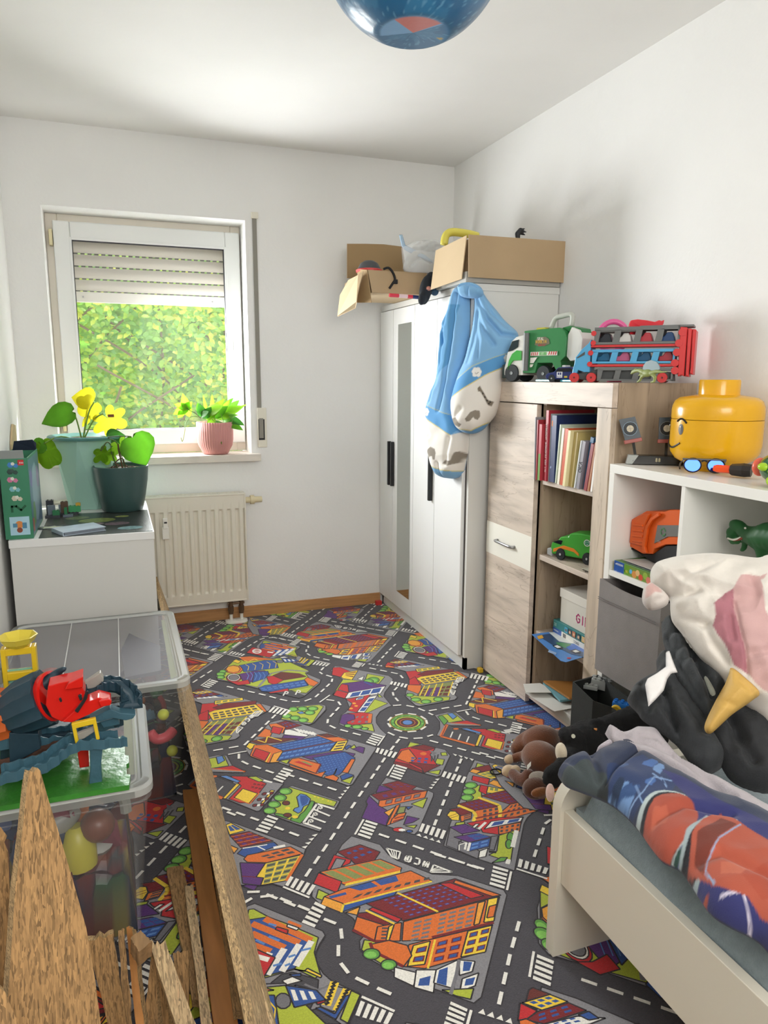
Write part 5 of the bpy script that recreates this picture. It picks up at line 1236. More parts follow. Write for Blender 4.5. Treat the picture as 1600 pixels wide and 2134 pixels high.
# book and scraps
bk = thing('picture_book', 'pale blue hardcover picture book lying on the white table', 'book', (-.16, 3.02, TZ), 0)
Mb = Matrix.Translation((-.155, 3.055, TZ+.0025)) @ Matrix.Rotation(radians(24), 4, 'Z')
obj('page_block', bxo(-.085, .072, -.056, .056, .002, .013, M=Mb), mat('page_edges', '7e8792', .8), bk)
bm = BM(); box(bm, -.09, .075, -.06, .06, .0, .0018, M=Mb); box(bm, -.09, .075, -.06, .06, .0132, .015, M=Mb); box(bm, -.0915, -.0895, -.06, .06, 0, .015, M=Mb); obj('cover', bm, mat('book_cover', 'c3d2e2', .25, vary=.12, vscale=20), bk)
lg = thing('paper_cutout', 'dark jagged paper cut-out lying behind the pale blue book', 'paper', (-.24, 3.1, TZ)); bm = BM(); pts = []
for i in range(22): a = 2*pi*i/22; r = .055*(1 if i % 2 else .72); pts.append((-.235+r*1.9*cos(a), 3.16+r*.9*sin(a), TZ+.0022))
extrude(bm, pts, (0, 0, .001)); obj('sheet', bm, mat('dark_paper', '2a3340', .4), lg)
f = Flat((-.25, 3.16, TZ+.0034), (1, 0, 0), (0, 1, 0)); pts = [(.045*(1 if i % 2 else .6)*1.1*cos(2*pi*i/14)-.02, .03*(1 if i % 2 else .6)*sin(2*pi*i/14)) for i in range(14)]; f.poly(pts, 'cfd8bf'); f.build('pale_print', VC, lg)
# small brick build
rb = random.Random(5); bl = thing('brick_model', 'small grey and green toy brick model beside the green carton', 'toy', (-.27, 3.42, TZ))
def brick(bm, x, y, z, sx, sy, sz, studs=(1, 1)):
    box(bm, x, x+sx, y, y+sy, z, z+sz, bev=.0004)
    for i in range(studs[0]):
        for j in range(studs[1]): cyl(bm, (x+sx*(i+.5)/studs[0], y+sy*(j+.5)/studs[1], z+sz+.0012), .0026, .0024, seg=8)
bc = ['3c4048', '6d7a86', '2f7a4f', '2c2f36', '8fa0ac', '3f9a63', '5b4636', 'c9a23c']
for i, (x, y, z, sx, sy, sz) in enumerate([(-.31, 3.38, 0, .06, .05, .012), (-.30, 3.40, .012, .03, .02, .04), (-.28, 3.38, .012, .028, .03, .02), (-.31, 3.44, 0, .13, .06, .010), (-.26, 3.46, .010, .02, .02, .034), (-.22, 3.45, .01, .05, .03, .026), (-.25, 3.44, .01, .03, .02, .05), (-.19, 3.46, .036, .02, .02, .012), (-.31, 3.46, .01, .03, .03, .055), (-.24, 3.39, 0, .04, .03, .009), (-.235, 3.40, .009, .012, .02, .03)]):
    bm = BM(); brick(bm, x, y, TZ+.001+z, sx, sy, sz, (max(1, int(sx/.014)), max(1, int(sy/.014)))); obj('brick', bm, mat('brick_'+bc[i % 8], bc[i % 8], .3), bl)
mf = thing('toy_figure', 'tiny toy brick figure on the table beside the tall planter', 'toy', (-.185, 3.62, TZ)); bm = BM(); box(bm, -.192, -.178, 3.615, 3.623, TZ+.001, TZ+.013, bev=.001); box(bm, -.195, -.175, 3.614, 3.624, TZ+.013, TZ+.027, bev=.002); cyl(bm, (-.185, 3.619, TZ+.033), .005, .01); obj('body', bm, mat('dark_red_plastic', '7c4238', .3), mf)
# pots
def leaf_bm(kind, L, Wd, seg=7, holes=0, cup=.12, lobes=5, rn=random):
    bm = BM(); pts = []
    if kind == 'heart': prof = [(0, .02), (-.09, .3), (-.06, .62), (.1, .9), (.3, 1), (.5, .9), (.7, .62), (.86, .3), (1, .01)]
    elif kind == 'lance': prof = [(0, .03), (.12, .5), (.3, .95), (.5, 1), (.7, .75), (.87, .4), (1, .01)]
    if kind in ('heart', 'lance'):
        rows = []
        for t, wv in prof:
            tt = max(0, t); ext = -min(0, t)
            row = []
            for s in (-1, -.5, 0, .5, 1):
                x = (t if abs(s) > .3 else max(t, 0))*L; y = s*wv*Wd/2; z = cup*abs(s)**1.5*wv*Wd*.5 - .28*L*(max(t, 0)**2); row.append(bm.verts.new((x, y, z)))
            rows.append(row)
        for a, b in zip(rows, rows[1:]):
            for i in range(4): bm.faces.new((a[i], a[i+1], b[i+1], b[i]))
    else:
        c = bm.verts.new((L*.28, 0, 0)); n = lobes; ring = []
        tot = n*8
        for i in range(tot):
            a = -pi*.93+2*pi*.93*i/(tot-1); ph = (i/(tot-1)*n) % 1; r = .5+.5*sin(pi*ph)**.7 if kind == 'lobed' else (.78+.22*abs(sin(pi*ph))); r *= (.75+.35*cos(a)*.5+.15)
            ring.append(bm.verts.new((L*.28+cos(a)*r*L*.72, sin(a)*r*Wd*.6, -.15*L*r*r+cup*L*.1*sin(a*3))))
        for a, b in zip(ring, ring[1:]): bm.faces.new((c, a, b))
    r = bmesh.ops.solidify(bm, geom=bm.faces[:], thickness=.0006); return bm
def leafmat(name, c, tr=.35):
    m = mat(name, c, .4, vary=.12, vscale=30); nt = m.node_tree; b = nt.nodes['Principled BSDF']; out = nt.nodes['Material Output']; t = nt.nodes.new('ShaderNodeBsdfTranslucent'); t.inputs[0].default_value = lin(c); mx = nt.nodes.new('ShaderNodeMixShader'); mx.inputs[0].default_value = tr; nt.links.new(b.outputs[0], mx.inputs[1]); nt.links.new(t.outputs[0], mx.inputs[2]); nt.links.new(mx.outputs[0], out.inputs[0]); return m
LG = leafmat('leaf_green', '6fae2f'); LY = leafmat('leaf_yellow', 'e3dc3a', .5); LM = leafmat('leaf_mid', '4f8f3a'); LB = leafmat('leaf_bright', '9fce3c', .45); STM = mat('stem', '6f8f3e', .5); STD = mat('dark_stem', '4d5a34', .6)  # yellow of the planter leaves paints in the sun glowing through them
def place_leaf(parent, kind, base, tip, up, wd, m, n, **k):
    base, tip = Vector(base), Vector(tip); L = (tip-base).length; x = (tip-base).normalized(); up = Vector(up); z = (up-x*up.dot(x)).normalized(); y = z.cross(x)
    bm = leaf_bm(kind, L, wd, **k); M = Matrix.Translation(base) @ Matrix((x, y, z)).transposed().to_4x4(); bmesh.ops.transform(bm, matrix=M, verts=bm.verts[:]); return obj('leaf', bm, m, parent, smooth=True)
SOIL = mat('soil', '4a3a2c', .95, bump=1, bscale=120)
tp = thing('tall_planter', 'tall faceted pale teal planter with large leaves in sun-glow yellow before the window', 'plant', (-.14, 3.64, TZ))
bm = BM(); rings = []; cx, cy = -.135, 3.64
for k, (r, z, off) in enumerate(((.098, .001, 0), (.146, .325, pi/6))): rings.append([bm.verts.new((cx+r*cos(2*pi*i/6+off-pi/2+.3), cy+r*sin(2*pi*i/6+off-pi/2+.3), TZ+z)) for i in range(6)])
for i in range(6): bm.faces.new((rings[0][i], rings[0][(i+1) % 6], rings[1][i])); bm.faces.new((rings[0][(i+1) % 6], rings[1][(i+1) % 6], rings[1][i]))
bm.faces.new(rings[0][::-1]); obj('pot', bm, mat('pale_teal', '9cc5b8', .5), tp)
bm = BM(); lathe(bm, [(.120, .318), (.160, .322), (.166, .332), (.160, .338), (.148, .334), (.120, .318)], (cx, cy, TZ), 40); obj('rim', bm, mat('teal_rim', '5d8f8c', .45), tp, smooth='auto'); bm = BM(); cyl(bm, (cx, cy, TZ+.319), .121, .004, seg=24); obj('soil', bm, SOIL, tp)
TL = [((55, 800+78), (140, 862), (-.3, -1, .3), .10, LG, 'heart'), ]
def pl(u, v, y): return at(u, v, y=y)
st = pl(172, 922, 3.64)
def tp_leaf(tipuv, baseuv, y, up, wd, m, kind, yb=None, stem=True, sm=STM, **k):
    b_ = pl(baseuv[0], baseuv[1], yb or y); t_ = pl(tipuv[0], tipuv[1], y)
    place_leaf(tp, kind, b_, t_, up, wd, m, 0, **k)
    if stem: bm = BM(); mid = st.lerp(b_, .55)+Vector((0, 0, .03)); tube(bm, smoothpts([st, mid, b_], 5), [.0035]*10+[.0022], 6); obj('stem', bm, sm, tp, smooth=True)
tp_leaf((82, 877), (150, 858), 3.60, (0, -1, .5), .12, LG, 'heart')
tp_leaf((165, 862), (196, 838), 3.66, (0, -1, .3), .12, LY, 'notch', lobes=5); tp_leaf((150, 822), (192, 835), 3.70, (0, -.8, .6), .13, LY, 'heart')
tp_leaf((250, 902), (216, 862), 3.62, (0, -1, .2), .16, LY, 'lobed', lobes=6); tp_leaf((170, 890), (188, 866), 3.65, (0, -1, .2), .03, LY, 'lance', stem=False)
tp_leaf((118, 975), (90, 925), 3.5, (.3, -1, .2), .10, LB, 'notch', lobes=4); tp_leaf((62, 938), (92, 925), 3.5, (.2, -1, .5), .075, LG, 'heart', stem=False); tp_leaf((90, 970), (70, 942), 3.5, (0, -1, .2), .03, LY, 'lance', stem=False)
tp_leaf((262, 908), (228, 918), 3.56, (0, -1, .1), .10, LM, 'heart', stem=False)
obj('dry_patch', bxo(*[a+b for a, b in zip((pl(231, 866, 3.61).x,)*2+(pl(231, 866, 3.61).y,)*2+(pl(231, 866, 3.61).z,)*2, (-.014, .014, -.004, .0, -.008, .006))]), mat('dry_brown', '7a4a2e', .8), tp)
gp = thing('green_pot_plant', 'dark green round pot with drooping heart leaf on the white table', 'plant', (.01, 3.505, TZ)); gx, gy = .008, 3.50
bm = BM(); lathe(bm, [(.0, .0025), (.083, .0025), (.089, .008), (.103, .07), (.115, .14), (.1205, .205), (.1165, .208), (.113, .2), (.108, .185), (.0, .183)], (gx, gy, TZ), 48); obj('pot', bm, mat('dark_green_pot', '3c5654', .35), gp, smooth='auto'); bm = BM(); cyl(bm, (gx, gy, TZ+.188), .1085, .006, seg=24)
for i in range(26): a = rb.uniform(0, 2*pi); r = rb.uniform(.02, .09); bmesh.ops.create_icosphere(bm, subdivisions=1, radius=rb.uniform(.006, .013), matrix=Matrix.Translation((gx+r*cos(a), gy+r*sin(a), TZ+.19)))
obj('soil', bm, SOIL, gp)
s0_ = Vector((gx-.01, gy-.02, TZ+.185)); 
def gstem(pts, r, m): bm = BM(); tube(bm, smoothpts(pts, 5), r, 7); obj('stem', bm, m, gp, smooth=True)
yy = gy-.03; gstem([s0_, pl(233, 945, yy), pl(231, 928, yy), pl(222, 922, yy), pl(210, 940, yy)], .003, STD); gstem([s0_+Vector((.02, 0, 0)), pl(250, 950, yy), pl(247, 935, yy), pl(246, 925, yy)], .004, mat('brown_stem', '5e4436', .7)); gstem([s0_+Vector((.03, 0, 0)), pl(245, 925, yy), pl(225, 912, yy-.02), pl(262, 909, yy-.03), pl(273, 910, yy-.04)], .0022, STD)
bm = BM(); tube(bm, smoothpts([s0_+Vector((.03, .01, 0)), pl(255, 955, yy), pl(240, 965, yy), pl(250, 970, yy)], 5), .003, 6); obj('root', bm, MATS['brown_stem'], gp)
def gleaf(t, b, up, wd, m, kind, y=None, **k): place_leaf(gp, kind, pl(*b, y or yy), pl(*t, y or yy), up, wd, m, 0, **k)
gleaf((310, 970), (276, 912), (.1, -1, .35), .165, LG, 'heart', yy-.04); gleaf((262, 942), (246, 920), (0, -1, .4), .12, LB, 'lobed', lobes=7); gleaf((196, 962), (222, 938), (0, -1, .3), .07, LB, 'lobed', lobes=5); gleaf((222, 968), (226, 940), (0, -1, .3), .075, LB, 'lobed', lobes=5)
# pink pot plant on the sill
pk = thing('pink_pot_plant', 'leafy trailing plant in a ribbed dusty pink pot on the windowsill', 'plant', (.49, 3.905, .905)); px_, py_ = .487, 3.905
bm = BM(); lathe(bm, [(.0, .001), (.058, .001), (.066, .006), (.072, .02), (.086, .045), (.0915, .075), (.0925, .12), (.0925, .168), (.0895, .168), (.088, .15), (0, .148)], (px_, py_, .905), 176, flute=.02, nfl=44); obj('pot', bm, mat('dusty_pink', 'c98d88', .55), pk, smooth=True)
bm = BM(); cyl(bm, (px_, py_, 1.055), .087, .006, seg=24); obj('soil', bm, SOIL, pk)
rp = random.Random(12)
def pleaf(b, t, up, wd, m, kind='lance'): place_leaf(pk, kind, pl(b[0], b[1], b[2] if len(b) > 2 else py_), pl(t[0], t[1], t[2] if len(t) > 2 else py_), up, wd, m, 0)
for b, t, wd, m in (((430, 875), (462, 832, 3.85), .05, LB), ((440, 870), (470, 850, 3.84), .055, LG), ((455, 868), (505, 842, 3.88), .055, LB), ((460, 872), (512, 835, 3.9), .02, LB), ((465, 865), (500, 830, 3.93), .04, LG), ((465, 878), (502, 888, 3.82), .05, LG), ((445, 860), (432, 905, 3.80), .042, LB), ((450, 885), (459, 915, 3.79), .022, LG), ((470, 870), (505, 880, 3.83), .045, LM), ((425, 870), (415, 845, 3.87), .05, LM), ((420, 865), (412, 840, 3.9), .035, LG), ((440, 875), (447, 822, 3.9), .03, LB), ((450, 872), (480, 825, 3.9), .05, LG), ((432, 870), (425, 825, 3.88), .02, LB), ((445, 872), (490, 858, 3.85), .05, LB), ((430, 862), (456, 845, 3.83), .06, LB), ((440, 880), (470, 885, 3.82), .03, LM), ((422, 872), (438, 852, 3.86), .05, LM), ((455, 870), (478, 838, 3.86), .045, LB), ((462, 880), (485, 862, 3.84), .04, LG), ((418, 868), (428, 858, 3.85), .04, LM)):
    pleaf(b, t, (rp.uniform(-.4, .4), -1, rp.uniform(.1, .8)), wd, m)
for b, t, wd in (((388, 850), (362, 862), .05), ((388, 850), (382, 822), .045), ((388, 850), (395, 868), .05), ((388, 850), (366, 842), .04), ((388, 850), (399, 838), .04), ((380, 858), (372, 870), .035)): pleaf((b[0], b[1], 3.87), (t[0], t[1], 3.85), (rp.uniform(-.3, .3), -1, .3), wd, LB, 'heart')
for pts in ([(418, 872), (408, 862), (395, 855), (388, 850)], [(420, 870), (400, 868), (388, 880), (384, 905), (380, 920), (377, 912)], [(440, 872), (455, 885), (465, 880), (460, 862)], [(445, 870), (460, 888), (478, 888), (484, 876), (478, 868)]): bm = BM(); tube(bm, smoothpts([pl(u, v, 3.86) for u, v in pts], 5), .0018, 6); obj('stem', bm, STD if pts[0][0] == 418 else STM, pk, smooth=True)
# ------------------------------------------------------------------ storage boxes
CLR = mat('clear_plastic', 'eef1f0', .2, alpha=.09); CLID = mat('frosted_lid', '9c9a9e', .55, alpha=.34, ior=1.25)
def rrect(x0, x1, y0, y1, r, n=5):
    P = []
    for cx_, cy_, a0 in ((x1-r, y1-r, 0), (x0+r, y1-r, pi/2), (x0+r, y0+r, pi), (x1-r, y0+r, 1.5*pi)):
        for i in range(n+1): a = a0+pi/2*i/n; P.append((cx_+r*cos(a), cy_+r*sin(a)))
    return P
def storage(name, label, x0, x1, y0, y1, h, tb_=.05, lid=True):
    t = thing(name, label, 'box', ((x0+x1)/2, (y0+y1)/2, 0)); bm = BM(); R = []
    for z, ins in ((.002, tb_), (.03, tb_*.93), (h-.06, .014), (h-.035, .012), (h-.034, .004), (h-.012, .003)): R.append([bm.verts.new((x, y, z)) for x, y in rrect(x0+ins, x1-ins, y0+ins, y1-ins, .035)])
    n = len(R[0])
    for a, b in zip(R, R[1:]):
        for i in range(n): bm.faces.new((a[i], a[(i+1) % n], b[(i+1) % n], b[i]))
    bm.faces.new(R[0][::-1]); r = bmesh.ops.solidify(bm, geom=bm.faces[:], thickness=.002); obj('tub', bm, CLR, t, smooth='auto')
    bm = BM(); R = []
    for z, ins in ((h-.018, 0), (h-.002, 0), (h+.004, .006), (h+.004, .022), (h-.004, .026), (h-.004, .034), (h-.001, .038)): R.append([bm.verts.new((x, y, z)) for x, y in rrect(x0+ins, x1-ins, y0+ins, y1-ins, .04-ins*.3)])
    for a, b in zip(R, R[1:]):
        for i in range(n): bm.faces.new((a[i], a[(i+1) % n], b[(i+1) % n], b[i]))
    bmesh.ops.solidify(bm, geom=bm.faces[:], thickness=.0025); obj('lid_rim', bm, mat('lid_rim', 'e6e9e6', .3, alpha=.75), t, smooth='auto')
    bm = BM(); P = rrect(x0+.036, x1-.036, y0+.036, y1-.036, .03); extrude(bm, [(x, y, h-.004) for x, y in P], (0, 0, .003)); lp = obj('lid_panel', bm, CLID, t)
    for k in (1/3, 2/3): obj('rib', bxo(x0+.04+(x1-x0-.08)*k-.002, x0+.04+(x1-x0-.08)*k+.001, y0+.04, y1-.04, h-.001, h+.002), MATS['lid_rim'], lp)
    return t
stb = storage('storage_box', 'big clear plastic storage box with a frosted lid against the white table', -.40, .168, 2.135, 2.86, .40)
stf = storage('storage_box', 'clear plastic storage box holding up the dinosaur race track playset', -.424, .031, 1.568, 2.045, .40, .045)
# toys inside
tc_ = ['a33434', '2f4f86', '3f7a4a', '5a5f66', 'b8b13c', '6e3d2b', '33373d', 'c06a2c', '4d6c80', '7a2f45', '8d8f8a', '24324a']
rt = random.Random(21)
def toybit(kind, x, y, z, s, col):
    bm = BM(); M = Matrix.Translation((x, y, z)) @ Matrix.Rotation(rt.uniform(0, 6), 4, Vector((rt.random(), rt.random(), rt.random()+.1)).normalized())
    if kind == 0: brick(bm, -s, -s*.5, -s*.4, 2*s, s, s*.8, (0, 0)); [cyl(bm, (-s+s*.5*(i+.5)*1, (j-.5)*s*.5, s*.5), s*.14, s*.2, seg=8) for i in range(4) for j in range(2)]; bmesh.ops.transform(bm, matrix=M, verts=bm.verts[:])
    elif kind == 1: bmesh.ops.create_icosphere(bm, subdivisions=3, radius=s*.7, matrix=M)
    elif kind == 2: lathe(bm, [(s*.2, -s), (s*.7, -s*.9), (s*.75, s*.2), (s*.5, s*.8), (s*.3, s)], (0, 0, 0), 14, M=M)
    else: tube(bm, smoothpts([M @ Vector((s*1.1*cos(a), s*1.1*sin(a), 0)) for a in (0, .7, 1.4, 2.1)], 4), s*.25, 8)
    return bm
def fill(x0, x1, y0, y1, z1, n, label, group, smin=.024, smax=.045):
    seen = {}
    for i in range(n):
        for _try in range(200):
            k = rt.randrange(4); s = rt.uniform(smin, smax); c = rt.choice(tc_); m = mat('toy_'+c, c, .35); x, y = rt.uniform(x0, x1), rt.uniform(y0, y1); z = rt.uniform(.045, z1)
            nm = ('toy_brick', 'toy_ball', 'toy_cup', 'toy_hoop')[k]; cn = {'a33434': 'red', '2f4f86': 'blue', '3f7a4a': 'green', '5a5f66': 'grey', 'b8b13c': 'yellow-green', '6e3d2b': 'brown', '33373d': 'black', 'c06a2c': 'orange', '4d6c80': 'steel blue', '7a2f45': 'maroon', '8d8f8a': 'pale grey', '24324a': 'navy'}[c]
            px = 'far' if y > (y0+y1)/2 else 'near'; hz = 'bottom' if z < z1*.4 else 'middle' if z < z1*.75 else 'top'; sd = 'wall' if x < (x0+x1)/2 else 'aisle'
            lb = '%s %s %s at the %s %s %s side inside the %s' % (('small', 'bigger')[s > (smin+smax)/2], cn, nm.replace('_', ' '), px, hz, sd, label)
            if lb not in seen: break
        seen[lb] = 1
        tag(obj(nm, toybit(k, x, y, z, s, c), m, smooth='auto'), lb, 'toy', group)
fill(-.30, .095, 2.22, 2.78, .22, 60, 'rear storage box', 'toys in the rear box')
fill(-.30, -.066, 1.665, 1.95, .33, 90, 'front storage box', 'toys in the front box', .036, .058)
def heap(label, x0, x1, y0, y1, h):
    V, F, C = [], [], []; n, m_ = int((x1-x0)/.012), int((y1-y0)/.012)
    for i in range(n+1):
        for j in range(m_+1):
            x, y = x0+(x1-x0)*i/n, y0+(y1-y0)*j/m_; e = min(i, j, n-i, m_-j); V.append((x, y, .006 if e == 0 else h*(.75+.4*noise.cell(Vector((x*28, y*28, 0)))+.15*noise.noise(Vector((x*20, y*20, 1))))))
            C.append([lin(q) for q in ('5f1d22', '1d2c52', '1f4a30', '2a2c32', '6a2c1c', '3a1c2c', '16233c', '7a6a2a')][int(abs(noise.cell(Vector((x*28+9, y*28, V[-1][2]*22))))*97) % 8])
    for i in range(n):
        for j in range(m_): F.append((i*(m_+1)+j, (i+1)*(m_+1)+j, (i+1)*(m_+1)+j+1, i*(m_+1)+j+1))
    k = len(V); per = [i*(m_+1) for i in range(n+1)]+[n*(m_+1)+j for j in range(1, m_+1)]+[i*(m_+1)+m_ for i in range(n-1, -1, -1)]+[j for j in range(m_-1, 0, -1)]
    F.append(per[::-1]); o = obj('brick_heap', (V, [], F), mat('heap_plastic', 'ffffff', .4, attr=True), kind='stuff'); vertcol(o, C); tag(o, label, 'toy bricks')
heap('dark jumble of toy bricks filling the lower half of the front storage box', -.372, -.022, 1.622, 1.99, .2)
heap('dark jumble of toy bricks in the bottom of the rear storage box', -.345, .112, 2.19, 2.80, .12)
for i, (x, y, z) in enumerate(((.085, 2.21, .27), (.105, 2.2, .15))): tag(obj('toy_ball', toybit(1, x, y, z, .025, ''), mat('toy_lime', 'c4cc3e', .4), smooth=True), ('upper' if not i else 'lower')+' lime ball pressed against the side of the rear storage box', 'toy')
bm = BM(); tube(bm, smoothpts([(.04, 2.19, .23), (.06, 2.185, .205), (.09, 2.19, .205), (.115, 2.21, .215)], 6), [.006]+[.016]*17+[.006], 10); tag(obj('toy_banana', bm, mat('toy_salmon', 'd0505a', .4), smooth=True), 'curved pinkish red toy inside the rear storage box', 'toy')
bm = BM(); bmesh.ops.create_icosphere(bm, subdivisions=3, radius=.055, matrix=Matrix.Translation((-.245, 2.42, .330))); tag(obj('toy_ball', bm, mat('toy_orange_ball', 'e8694a', .5), smooth=True), 'orange ball showing through the rear storage box lid', 'toy')
bm = BM(); extrude(bm, [(-.02, 2.3, .36), (.09, 2.32, .36), (.10, 2.55, .36), (.03, 2.66, .36), (.0, 2.72, .36), (-.03, 2.55, .36)], (0, 0, .012)); tag(obj('toy_fin', bm, mat('toy_slate', '3f4a5c', .5)), 'slate dark pointed toy showing through the rear box lid', 'toy')
pp = BM(); extrude(pp, [(.112, 2.2, .388), (.134, 2.2, .388), (.134, 2.78, .388), (.118, 2.78, .388)], (0, 0, .001)); tag(obj('paper_sheet', pp, mat('lime_paper', 'e2ecae', .8)), 'pale yellow-green paper under the rear box lid edge', 'paper')
bm = BM(); extrude(bm, [(-.028, 1.66, .389), (.0, 1.66, .389), (.0, 1.98, .389), (-.028, 1.98, .389)], (0, 0, .001)); tag(obj('paper_sheet', bm, MATS['lime_paper']), 'pale yellow paper under the front box lid edge', 'paper')
# ------------------------------------------------------------------ playset on the front box
ps = thing('dinosaur_track_playset', 'teal and orange dinosaur race track playset on a green baseplate', 'toy', (-.2, 1.75, .405)); Z0 = .4055
TEAL = mat('teal_plastic', '3f6676', .5, bump=.6, bscale=60, vary=.12, vscale=20); TEALD = mat('dark_teal_plastic', '27414f', .45, bump=.6, bscale=60, vary=.15, vscale=20); ORG = mat('orange_plastic', 'c9622c', .5, bump=.5, bscale=50); REDP = mat('red_gloss', 'd8231c', .18); YEL = mat('yellow_plastic', 'e3c22a', .35); GRN = mat('grass_plastic', '3f8a35', .3, bump=1, bscale=45, vary=.3, vscale=12); GRY = mat('grey_plastic', 'a3a29a', .45); BLKP = mat('black_plastic2', '24282c', .3)
bm = BM(); pts = [(-.422, 1.575), (-.02, 1.566), (-.016, 1.61), (-.024, 1.615), (-.024, 1.66), (-.018, 1.665), (-.018, 1.70), (-.026, 1.705), (-.026, 1.80), (-.40, 1.86), (-.422, 1.85)]; extrude(bm, [(x, y, Z0) for x, y in pts], (0, 0, .012)); obj('baseplate', bm, GRN, ps)
def q(u, v, y): return at(u, v, y=y)
def slab(name, uvs, y, th, m, parent=ps, smooth=False):
    bm = BM(); vs = extrude(bm, [q(u, v, y) for u, v in uvs], (0, th, 0)); bmesh.ops.bevel(bm, geom=bm.edges[:], offset=.0015, segments=1, affect='EDGES'); return obj(name, bm, m, parent)
# leg and ramps
slab('support_leg', [(187, 1560), (214, 1560), (210, 1600), (215, 1654), (184, 1654), (188, 1600)], 1.60, .03, TEAL)
slab('red_pillar', [(160, 1560), (184, 1560), (186, 1598), (166, 1601)], 1.66, .03, REDP)
def track(name, uvy, wdt, hgt, m, wall=.012):
    P = smoothpts([q(u, v, y) for u, v, y in uvy], 5); bm = BM(); prev = None
    for i, p in enumerate(P):
        t = (P[min(i+1, len(P)-1)]-P[max(i-1, 0)]).normalized(); s = t.cross(Vector((0, 0, 1))).normalized(); r = .003*sin(i*2.1); w2 = wdt/2+r
        ring = [bm.verts.new(p+s*a+Vector((0, 0, b))) for a, b in ((-w2, 0), (-w2, hgt), (-w2+wall*.4, hgt+r), (-w2+wall*.5, .006), (w2-wall*.5, .006), (w2-wall*.4, hgt-r), (w2, hgt), (w2, 0))]
        if prev:
            for k in range(8): bm.faces.new((prev[k], prev[(k+1) % 8], ring[(k+1) % 8], ring[k]))
        else: bm.faces.new(ring[::-1])
        prev = ring
    bm.faces.new(prev); return obj(name, bm, m, ps)
track('front_track', [(0, 1625, 1.58), (50, 1612, 1.58), (95, 1598, 1.585), (130, 1572, 1.595), (165, 1555, 1.60), (210, 1552, 1.61), (255, 1548, 1.63)], .05, .022, TEAL)
track('back_track', [(-20, 1560, 1.70), (40, 1545, 1.70), (100, 1548, 1.71), (150, 1540, 1.72), (190, 1520, 1.74), (245, 1505, 1.75)], .055, .025, TEAL)
track('low_track', [(-10, 1605, 1.64), (40, 1595, 1.65), (90, 1575, 1.66), (130, 1560, 1.67)], .04, .014, mat('brown_track', '5b4136', .6))
slab('rock_base', [(0, 1525), (25, 1528), (80, 1535), (145, 1530), (150, 1560), (110, 1575), (60, 1585), (0, 1600)], 1.72, .08, TEALD)
slab('rock_block', [(18, 1528), (80, 1530), (85, 1560), (50, 1580), (20, 1590)], 1.66, .05, TEALD)
# volcano head: ridged cone lying towards the right
def ridged(name, pts, radii, m, seg=26, amp=.08):
    P = [q(*p) for p in pts]; bm = BM(); rings = []; n = len(P)
    for i, p in enumerate(P):
        t = (P[min(i+1, n-1)]-P[max(i-1, 0)]).normalized(); s = t.orthogonal().normalized(); u_ = t.cross(s)
        rings.append([bm.verts.new(p+(s*cos(2*pi*k/seg)+u_*sin(2*pi*k/seg))*radii[i]*(1+amp*(1 if k % 2 else -1)*.6+amp*noise.noise(Vector((k, i, 1))))) for k in range(seg)])
    for a, b in zip(rings, rings[1:]):
        for k in range(seg): bm.faces.new((a[k], a[(k+1) % seg], b[(k+1) % seg], b[k]))
    bm.faces.new(rings[0][::-1]); bm.faces.new(rings[-1]); bmesh.ops.recalc_face_normals(bm, faces=bm.faces[:]); return obj(name, bm, m, ps, smooth='auto')
ridged('orange_cone', [(-40, 1500, 1.72), (0, 1490, 1.71), (32, 1487, 1.70)], [.075, .058, .052], ORG)
ridged('rock_cone', [(26, 1485, 1.70), (60, 1468, 1.69), (98, 1452, 1.68)], [.050, .060, .062], TEALD)
tail = blob('horn', [('c', [(q(88, 1428, 1.69), .018), (q(108, 1412, 1.69), .012), (q(122, 1400, 1.69), .009), (q(133, 1394, 1.68), .007)], '27414f')], .004, ps, TEALD)
obj('cone_opening', (lambda b: (lathe(b, [(.0, .0), (.054, .0), (.056, .012), (.05, .014), (.046, .004), (0, .004)], (0, 0, 0), 24, M=Matrix.Translation(q(100, 1452, 1.68)) @ Vector((0, 0, 1)).rotation_difference(Vector((.85, -.4, .25))).to_matrix().to_4x4()), b)[1])(BM()), REDP, ps, smooth='auto')
slab('red_chute', [(100, 1430), (130, 1422), (150, 1418), (172, 1410), (172, 1432), (178, 1448), (160, 1480), (130, 1505), (108, 1495), (95, 1470)], 1.62, .05, REDP)
slab('red_chute_wall', [(135, 1438), (142, 1425), (173, 1410), (173, 1433), (152, 1436)], 1.60, .015, REDP); slab('red_ramp', [(168, 1470), (205, 1454), (230, 1460), (232, 1466), (205, 1478), (185, 1490), (150, 1506), (130, 1505)], 1.60, .045, REDP); slab('red_rail', [(205, 1462), (228, 1457), (233, 1462), (230, 1470), (210, 1474)], 1.59, .012, REDP)
for uvs in ([(122, 1457), (126, 1454), (130, 1462), (126, 1465)], [(162, 1450), (169, 1447), (172, 1458), (167, 1462)], [(178, 1442), (184, 1440), (182, 1456), (162, 1487), (155, 1482), (172, 1460)]): slab('black_latch', uvs, 1.592, .006, BLKP)
slab('grey_scoop', [(173, 1430), (176, 1424), (206, 1404), (209, 1402), (216, 1414), (216, 1420), (198, 1434), (188, 1436), (178, 1436)], 1.68, .02, GRY)
track('claw_track', [(186, 1452, 1.66), (205, 1436, 1.68), (235, 1432, 1.69), (258, 1440, 1.69), (272, 1458, 1.68), (274, 1478, 1.67)], .045, .02, TEALD)
blob('claw', [('c', [(q(190, 1442, 1.70), .012), (q(215, 1428, 1.70), .016), (q(245, 1430, 1.70), .016), (q(268, 1447, 1.69), .013), (q(278, 1468, 1.68), .009), (q(274, 1482, 1.67), .005)], '27414f')], .004, ps, TEALD)
